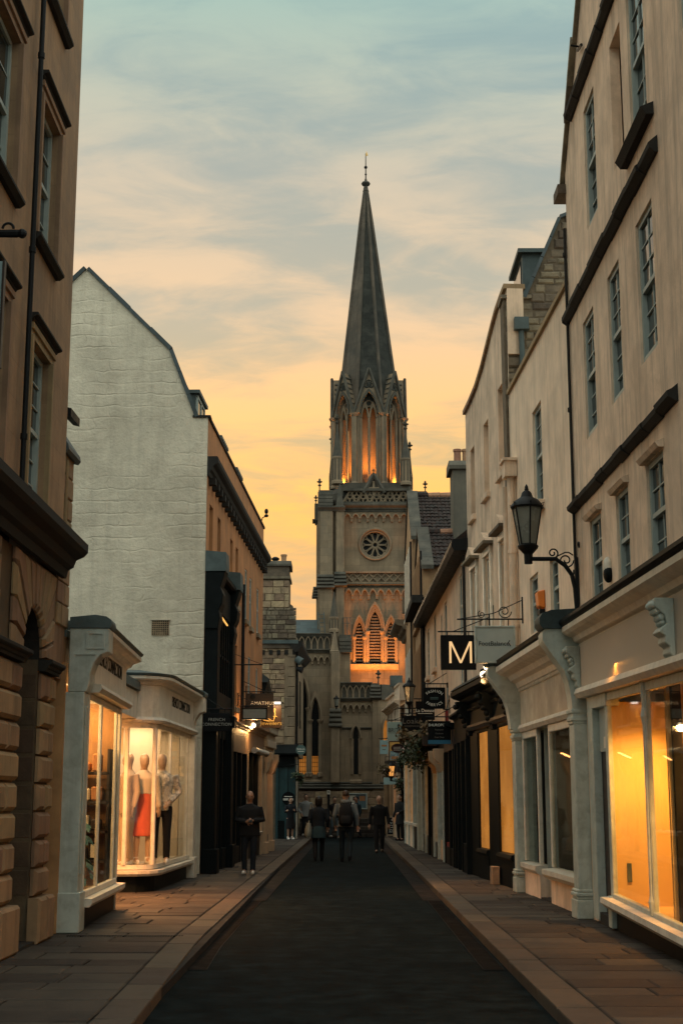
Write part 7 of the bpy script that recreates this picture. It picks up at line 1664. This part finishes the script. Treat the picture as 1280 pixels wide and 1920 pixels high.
    fuse(b_, .0125, 2)
    if face:
        m = MB()
        for s in (-1, 1): x, y = hd(s * .032, .1); m.ball((x * k, y * k, 1.645 * k), (.012 * k, .01 * k, .008 * k), 6, 4)
        m.build('eye', eye_m, L, local=True)
    if top:
        m = MB(); w = wide
        R = [(0, 0, toplen, .175 * w + flare, .125 + flare * .8), (0, 0, .98, .172 * w, .122), (0, 0, 1.1, .168 * w, .12), (0, 0, 1.25, .185 * w, .128), (0, 0, 1.36, .20 * w, .125), (0, -.005, 1.43, .155 * w, .1), (0, -.005, 1.47, .085, .078), (0, -.005, 1.495, .072, .07)]
        m.loft([tuple(v * k for v in q) for q in R], 14)
        for s, e, wv in arms: s, e, wv = S_((s, e, wv)); m.tube([s + Vector((0, 0, .005)), s + (e - s) * .5, e, e + (wv - e) * .5, wv - (wv - e) * .05], [.076 * k, .066 * k, .06 * k, .054 * k, .046 * k], 9)
        t = fuse(m.build('jacket', top, L, local=True, smooth=True), .016, 2)
        if hood: fuse(MB().loft([tuple(v * k for v in q) for q in [(0, -.05, 1.42, .1, .06), (0, -.06, 1.47, .13, .09), (0, -.05, 1.52, .12, .085), (0, -.05, 1.54, .08, .05)]], 12).build('hood', top, L, local=True, smooth=True), .016, 2)
    if bottom:
        m = MB().loft([tuple(v * k for v in q) for q in [(0, 0, .76, .13, .1), (0, 0, .86, .172, .118), (0, 0, .98, .162, .11), (0, 0, 1.03, .155, .105)]], 12)
        for hpt, kn, an, to in legs: hpt, kn, an, to = S_((hpt, kn, an, to)); m.tube([hpt, hpt + (kn - hpt) * .5, kn, kn + (an - kn) * .5, an + Vector((0, 0, -.01))], [.096 * k, .086 * k, .07 * k, .064 * k, .058 * k], 9)
        fuse(m.build('trousers', bottom, L, local=True, smooth=True), .016, 2)
    if skirt:
        z1, mt, fl = skirt[:3]; zt_ = skirt[3] if len(skirt) > 3 else 1.0; fuse(MB().loft([tuple(v * k for v in q) for q in [(0, 0, z1, .2 + fl, .15 + fl), (0, 0, (z1 + zt_) / 2, .19 + fl * .5, .14 + fl * .5), (0, 0, zt_, .155, .115)]], 14).build('skirt', mt, L, local=True, smooth=True), .018, 1)
    for hpt, kn, an, to in legs:
        an, to = S_((an, to)); d = to - an; d.z = 0; d = d.normalized() if d.length > .02 else Vector((0, 1, 0)); b = Vector((an.x, an.y, max(an.z - .05 * k, .03)))
        q = MB().tube([b - d * .05 * k, b - d * .02 * k, b + d * .06 * k, b + d * .14 * k, b + d * .18 * k], [(.02 * k, .02 * k), (.044 * k, .045 * k), (.046 * k, .042 * k), (.045 * k, .03 * k), (.025 * k, .016 * k)], 8); q.tube([an + Vector((0, 0, .03)), b], [.046 * k, .045 * k], 8); q = q.build('shoe', shoes, L, local=True, smooth=True)
    if hair:
        kind, mt = hair; m = MB()
        if kind == 'short': R = [(0, -.03, 1.63, .078, .075), (0, -.018, 1.68, .086, .095), (0, -.008, 1.72, .08, .09), (0, 0, 1.76, .05, .06), (0, 0, 1.778, .01, .01)]
        elif kind == 'bob': R = [(0, -.02, 1.49, .085, .075), (0, -.02, 1.54, .102, .09), (0, -.02, 1.62, .105, .1), (0, -.015, 1.69, .098, .105), (0, -.005, 1.74, .07, .08), (0, 0, 1.785, .01, .01)]
        else: R = [(0, -.05, 1.36, .07, .035), (0, -.05, 1.48, .085, .06), (0, -.03, 1.6, .092, .085), (0, -.018, 1.69, .09, .1), (0, -.005, 1.74, .065, .075), (0, 0, 1.782, .01, .01)]
        fuse(m.loft([tuple(v * k for v in q) for q in [(*hd(x, y), z, a, b) for x, y, z, a, b in R]], 12).build('hair', mt, L, local=True, smooth=True), .012, 1)
    return r
walkA = [((-.095, 0, .9), (-.10, .12, .5), (-.10, .16, .085), (-.11, .3, .05)), ((.095, 0, .9), (.10, .0, .5), (.10, -.2, .13), (.10, -.08, .05))]
walkB = [((-.095, 0, .9), (-.10, .0, .5), (-.09, -.16, .11), (-.09, -.04, .04)), ((.095, 0, .9), (.10, .1, .5), (.09, .14, .085), (.10, .28, .04))]
c0 = atZ(467, 1639, .1)
p1 = P_('person', 'bald man in a dark jacket and white trainers holding a phone on the left pavement', (c0.x, c0.y, .1), math.pi + .05, 1.69, skin_m, None, blk, navy, whites, .80, .01, legs=[((-.095, 0, .9), (-.09, .04, .5), (-.075, .0, .085), (-.08, .14, .035)), ((.095, 0, .9), (.11, .0, .5), (.10, -.04, .085), (.13, .1, .035))], arms=[((-.20, 0, 1.41), (-.29, .0, 1.14), (-.06, .24, 1.13)), ((.20, 0, 1.41), (.28, .0, 1.14), (.06, .22, 1.10))], wide=1.28)
ph = tag(MB().box(None, -.035, .035, -.075, .075, -.005, .005).build('phone', black_paint, loc=(0, 0, 0), bevel=.004), 'dark phone held by the bald man on the left pavement', 'phone'); ph.location = (c0.x + .03, c0.y - .29, 1.19); ph.rotation_euler = (R_(35), 0, R_(10))
c0 = atZ(597, 1615)
P_('person', 'woman with a dark bob, dark jacket and short teal skirt walking away', (c0.x, c0.y, 0), .03, 1.70, skin_l, ('bob', hair_m), navy, blk, blk, .86, .0, (.62, tealc, .015), walkB, [((-.19, 0, 1.41), (-.25, -.04, 1.15), (-.2, .08, .95)), ((.19, 0, 1.41), (.26, -.03, 1.14), (.25, .1, .92))])
tb = thing('tote_bag', 'pale canvas tote bag hanging from the shoulder of the woman in the teal skirt', 'bag', (c0.x - .26, c0.y - .06, .62))
MB().loft([(c0.x - .27, c0.y - .05, .62, .07, .12), (c0.x - .28, c0.y - .05, .7, .1, .17), (c0.x - .27, c0.y - .05, .85, .09, .17), (c0.x - .26, c0.y - .05, 1.0, .05, .14)], 10).build('bag', tote, tb, smooth=50)
m = MB()
for dy in (-.08, .03): m.tube([(c0.x - .26, c0.y + dy, .98), (c0.x - .235, c0.y + dy * .6, 1.25), (c0.x - .20, c0.y + dy * .3 - .05, 1.475), (c0.x - .17, c0.y + .09, 1.40)], .012, 5)
m.build('strap', tote, tb)
c0 = atZ(648, 1616)
P_('person', 'man in a grey hooded jacket and jeans walking away with a backpack', (c0.x, c0.y, 0), -.03, 1.85, skin_l, ('short', M('thin_brown_hair', (.05, .03, .02), .6, .3)), grey_c, denim, blk, .86, .01, None, walkA, [((-.21, 0, 1.41), (-.285, -.03, 1.14), (-.26, .1, .9)), ((.21, 0, 1.41), (.285, -.08, 1.14), (.30, -.05, .88))], wide=1.1, hood=True)
bp_ = thing('backpack', 'black backpack on the back of the man in the grey hooded jacket', 'backpack', (c0.x, c0.y - .2, .95))
q = MB().loft([(c0.x, c0.y - .2, .93, .13, .06), (c0.x, c0.y - .22, .99, .18, .11), (c0.x, c0.y - .23, 1.2, .185, .12), (c0.x, c0.y - .21, 1.4, .165, .1), (c0.x, c0.y - .18, 1.5, .09, .05)], 14).build('bag', blk, bp_, smooth=50)
MB().loft([(c0.x, c0.y - .32, 1.0, .12, .03), (c0.x, c0.y - .335, 1.1, .14, .05), (c0.x, c0.y - .33, 1.2, .12, .03)], 12).build('pocket', M('grey_nylon', (.02, .02, .021), .7, .2), bp_, smooth=50)
m = MB()
for s in (-1, 1): m.tube([(c0.x + s * .12, c0.y - .14, 1.47), (c0.x + s * .145, c0.y - .02, 1.545), (c0.x + s * .14, c0.y + .11, 1.47), (c0.x + s * .17, c0.y + .13, 1.3), (c0.x + s * .19, c0.y - .08, 1.08)], .02, 6)
m.build('strap', blk, bp_)
c0 = atZ(711, 1599)
P_('person', 'bald man all in black walking towards the camera on the right of the road', (c0.x, c0.y, 0), math.pi, 1.74, skin_l, None, blk, blk, M('brown_shoe', (.03, .018, .012), .6), .84, .01, None, walkB, [((-.2, 0, 1.41), (-.27, -.02, 1.13), (-.3, .06, .86)), ((.2, 0, 1.41), (.27, -.04, 1.13), (.3, .0, .86))], wide=1.08)
c0 = atZ(573, 1569, .1)
P_('person', 'man in a pale grey sweatshirt walking on the left pavement near the steps', (c0.x, c0.y, .1), math.pi + .15, 1.74, skin_l, ('short', hair_m), M('pale_grey_jersey', (.26, .28, .28), .9, .1, 6, .2, 90, .004), navy, whites, .84, .01, None, walkA, [((-.2, 0, 1.41), (-.3, -.03, 1.15), (-.2, .08, .92)), ((.2, 0, 1.41), (.31, -.03, 1.15), (.2, .1, .95))], wide=1.08)
P_('person', 'young woman in dark clothes and white shoes standing in front of the teal corner shop', (-2.09, 56.6, .1), math.pi + .5, 1.60, skin_l, ('long', hair_m), navy, None, whites, .86, 0, (.45, blk, .02), None, [((-.18, 0, 1.41), (-.24, .05, 1.15), (-.1, .22, 1.2)), ((.18, 0, 1.41), (.25, .02, 1.15), (.3, .24, 1.2))])
P_('person', 'man in dark jacket and pale jeans before the church steps, left of the backpacker', (-.42, 62.4, 0), math.pi + .5, 1.74, skin_l, ('short', hair_m), blk, M('pale_denim', (.09, .13, .15), .9, .2), whites, .86, .01, None, walkA, [((-.2, 0, 1.41), (-.27, .0, 1.15), (-.1, .2, 1.05)), ((.2, 0, 1.41), (.27, -.02, 1.14), (.25, .05, .9))])
P_('person', 'man in a dark blue jacket beside the steps, half hidden by the backpacker', (.52, 62.0, 0), math.pi - .9, 1.76, skin_m, ('short', hair_m), M('dark_blue_cloth', (.014, .03, .038), .9, .2), navy, blk, .84, .01, None, walkB, None)
P_('person', 'dark clad person standing by the wall on the right beside the chalk A-board', (2.12, 55.2, .1), 2.3, 1.72, skin_l, ('short', hair_m), blk, blk, blk, .6, .03, None, None, [((-.2, 0, 1.41), (-.26, .05, 1.15), (-.16, .24, 1.05)), ((.2, 0, 1.41), (.27, -.02, 1.13), (.3, .08, .86))], wide=1.15)
hb = thing('paper_bag', 'brown and white carrier bag held by the dark clad person on the right', 'bag', (2.33, 55.0, .58))
MB().prism(lambda x, o, z: Vector((x, 55.0 - o, z)), [(2.25, .55), (2.47, .6), (2.45, .9), (2.27, .92)], -.06, .06).build('bag', M('brown_paper', (.30, .19, .10), .8, .3, 9), hb); MB().prism(lambda x, o, z: Vector((x, 54.93 - o, z)), [(2.32, .7), (2.44, .66), (2.44, .78), (2.34, .82)], 0, .01).build('label', white_paint, hb); MB().tube([(2.29, 55, .9), (2.34, 55.0, 1.0), (2.41, 55, .89)], .008, 4).build('handle', paleletter, hb)

# ------------------------------------------------------------------ shop window contents
suit = M('beige_suit_cloth', (.44, .33, .22), .9, .06, 6, .15, 90, .003); coral = M('coral_skirt_cloth', (.62, .12, .07), .8, .1, 5, .2, 40, .01, stretch=(3, 3, .3)); blouse = M('cream_blouse_cloth', (.70, .58, .44), .85, .06, 6, .15)
pat = M('patterned_shirt_cloth', (.55, .50, .40), .85, .55, 16, .1, dirtamt=.8, dirt=(.10, .14, .16), dscale=9)
zf = .52
mn = lambda label, x, y, rz, **kw: P_('mannequin', label, (x, y, zf), rz, 1.88, mann_m, None, cat='mannequin', face=False, group='mannequins in the clothing shop window', **kw)
def wx(px, Yw): return atY(px, 1500, Yw).x
mn('mannequin in a beige suit, leftmost in the lit clothing window', wx(240, 24.95), 24.95, math.pi - .9, top=suit, bottom=suit, shoes=whites, toplen=.80, flare=.01)
mn('mannequin in a cream blouse and long coral skirt in the lit clothing window', wx(269, 25.15), 25.15, math.pi + .5, top=blouse, bottom=None, skirt=(.44, coral, .0, 1.14), shoes=whites, toplen=1.12)
mn('mannequin in a patterned shirt and black trousers, right in the lit clothing window', wx(303, 25.5), 25.5, math.pi + .1, top=pat, bottom=blk, shoes=whites, toplen=.84, arms=[((-.2, 0, 1.41), (-.28, -.02, 1.14), (-.14, .16, .98)), ((.2, 0, 1.41), (.27, -.03, 1.14), (.26, .04, .9))])
cm_ = P_('mannequin', 'mannequin in a long green-grey coat behind the white shop window', R2(1.45, -.7, .6), R2.rz + 2.0, 1.72, mann_m, None, M('green_grey_coat_cloth', (.10, .14, .13), .9, .1), navy, blk, .5, .05, cat='mannequin', face=False)
stl = tag(MB().box(None, -5.9, -4.4, 26.1, 26.3, .52, .95).build('display_cube', room_m, loc=(-5, 26.2, .52), bevel=.01), 'pale display block behind the mannequins in the clothing window', 'display block')
# first window: table with a lamp, chair, plant, hanging white drop
tbx = thing('console_table', 'dark wooden table behind the first clothing shop window', 'table', (-3.95, 18.6, .44)); MB().box(None, -4.4, -3.55, 18.3, 19.0, 1.1, 1.16).build('top', dark_wood, tbx)
for x in (-4.36, -3.6):
    for y in (18.34, 18.95): MB().tube([(x, y, .44), (x, y, 1.1)], .025, 6).build('leg', dark_wood, tbx)
vs = tag(MB().lathe((-3.85, 18.6, 1.16), [(.07, 0), (.11, .1), (.06, .28), (.08, .34), (.03, .36)], 12).build('brass_vase', M('brass', (.55, .30, .08), .3, .1, metal=.8), loc=(-3.85, 18.6, 1.16), smooth=True), 'brass vase on the dark table in the first clothing window', 'vase')
chr_ = thing('wicker_armchair', 'tan patterned armchair low in the first clothing window', 'chair', (-3.7, 17.75, .44)); tanw = M('tan_wicker', (.34, .17, .07), .8, .4, 18, .4, 60, .01)
MB().box(None, -4.05, -3.42, 17.5, 18.05, .74, .86).build('seat', tanw, chr_, bevel=.03); MB().box(None, -4.05, -3.95, 17.5, 18.05, .86, 1.3).build('backrest', tanw, chr_, bevel=.03)
for x in (-4.0, -3.46):
    for y in (17.55, 18.0): MB().tube([(x, y, .44), (x, y, .76)], .018, 6).build('leg', dark_wood, chr_)
pt = thing('potted_plant', 'plant with big blue-green leaves in a basket in the first clothing window', 'plant', (-3.55, 19.4, .44))
MB().lathe((-3.62, 19.5, .44), [(.13, 0), (.2, .18), (.18, .4), (.17, .41)], 12).build('pot', tanw, pt, smooth=50); rr = random.Random(2); lm = M('blue_green_leaf', (.05, .13, .12), .5, .3, 5, .1)
stem = MB()
for i in range(22):
    a = rr.uniform(0, 2 * math.pi); p = Vector((-3.62 + .1 * math.cos(a), 19.5 + .1 * math.sin(a), .84)); q = p + Vector((math.cos(a) * rr.uniform(.05, .16), math.sin(a) * rr.uniform(.1, .45), rr.uniform(-.25, .55))); stem.tube([p, (p + q) / 2 + Vector((0, 0, .1)), q], .008, 4)
    d = Vector((math.cos(a) * .5, math.sin(a), -.5)).normalized(); u = d.cross(Vector((0, 0, 1))).normalized() * .07
    MB().add([q, q + d * .1 + u, q + d * .24, q + d * .1 - u, q + d * .1 + Vector((0, 0, .02))], [(0, 1, 4), (1, 2, 4), (2, 3, 4), (3, 0, 4)]).build('leaf', lm, pt)
stem.build('stem', leaf_m, pt)
pd = thing('hanging_display_panel', 'hanging white curved display panel at the top of the first clothing window', 'display panel', (-3.6, 19.3, 2.8)); MB().loft([(-3.62, 19.3, 2.16, .1, .42), (-3.62, 19.3, 2.5, .085, .34), (-3.62, 19.3, 2.79, .06, .22)], 16).build('shade', white_paint, pd, smooth=40)
for i, (y, lab) in enumerate(((17.5, 'lit spot lamp at the top left of the first clothing window'), (18.1, 'second lit spot lamp inside the first clothing window'))):
    s_ = thing('ceiling_spot', lab, 'spotlight', (-3.6, y, 2.75)); MB().tube([(-3.6, y, 3.1), (-3.6, y, 2.72)], .012).lathe((-3.6, y, 2.6), [(.055, 0), (.05, .1), (.02, .13)], 10).build('housing', iron, s_); MB().ball((-3.6, y, 2.6), .04, 8, 5).build('bulb', EM('spot_glow', (1, .85, .6), 4), s_)
    lamp('POINT', (-3.6, y, 2.48), 26, WARM, .05, name='spot_light')
lamp('AREA', (-4.2, 19.0, 3.05), 90, WARM, 1.4, (0, 0, 0), 2.6, name='shop_ceiling_light'); lamp('AREA', (-5.2, 22.6, 3.05), 45, (1, .55, .2), 1.6, (0, 0, 0), 2.0, name='shop_ceiling_light')
lamp('AREA', (-3.95, 24.85, 2.93), 20, (1, .66, .38), 1.0, (R_(12), 0, 0), .35, name='window_light'); lamp('AREA', (-3.75, 25.8, 2.93), 19, (1, .64, .36), .6, (0, 0, 0), .8, name='window_light'); lamp('AREA', (-3.9, 27.8, 2.93), 26, (1, .64, .36), .7, (0, 0, 0), 1.6, name='window_light')
lamp('AREA', (-3.8, 22.3, 2.9), 330, (1, .42, .14), .3, (0, R_(15), 0), 1.2, name='porch_light')
# lamps over the pavement thrown by shop doorways
lamp('AREA', S(5.6, .06, 2.75), 4, (1, .42, .12), .5, (0, R_(-30), 0), .2, name='doorway_light'); lamp('AREA', S(9.2, .3, 2.9), 6, (1, .42, .12), .4, (0, R_(-25), 0), .2, name='doorway_light')

# ------------------------------------------------------------------ lettering becomes plain meshes
dg = bpy.context.evaluated_depsgraph_get()
for o in [o for o in bpy.data.objects if o.type == 'FONT']:
    me = bpy.data.meshes.new_from_object(o.evaluated_get(dg)); n = bpy.data.objects.new('tmp', me); COL.objects.link(n)
    n.parent = o.parent; n.location = o.location; n.rotation_euler = o.rotation_euler; n.scale = o.scale; nm = o.name; bpy.data.objects.remove(o); n.name = nm
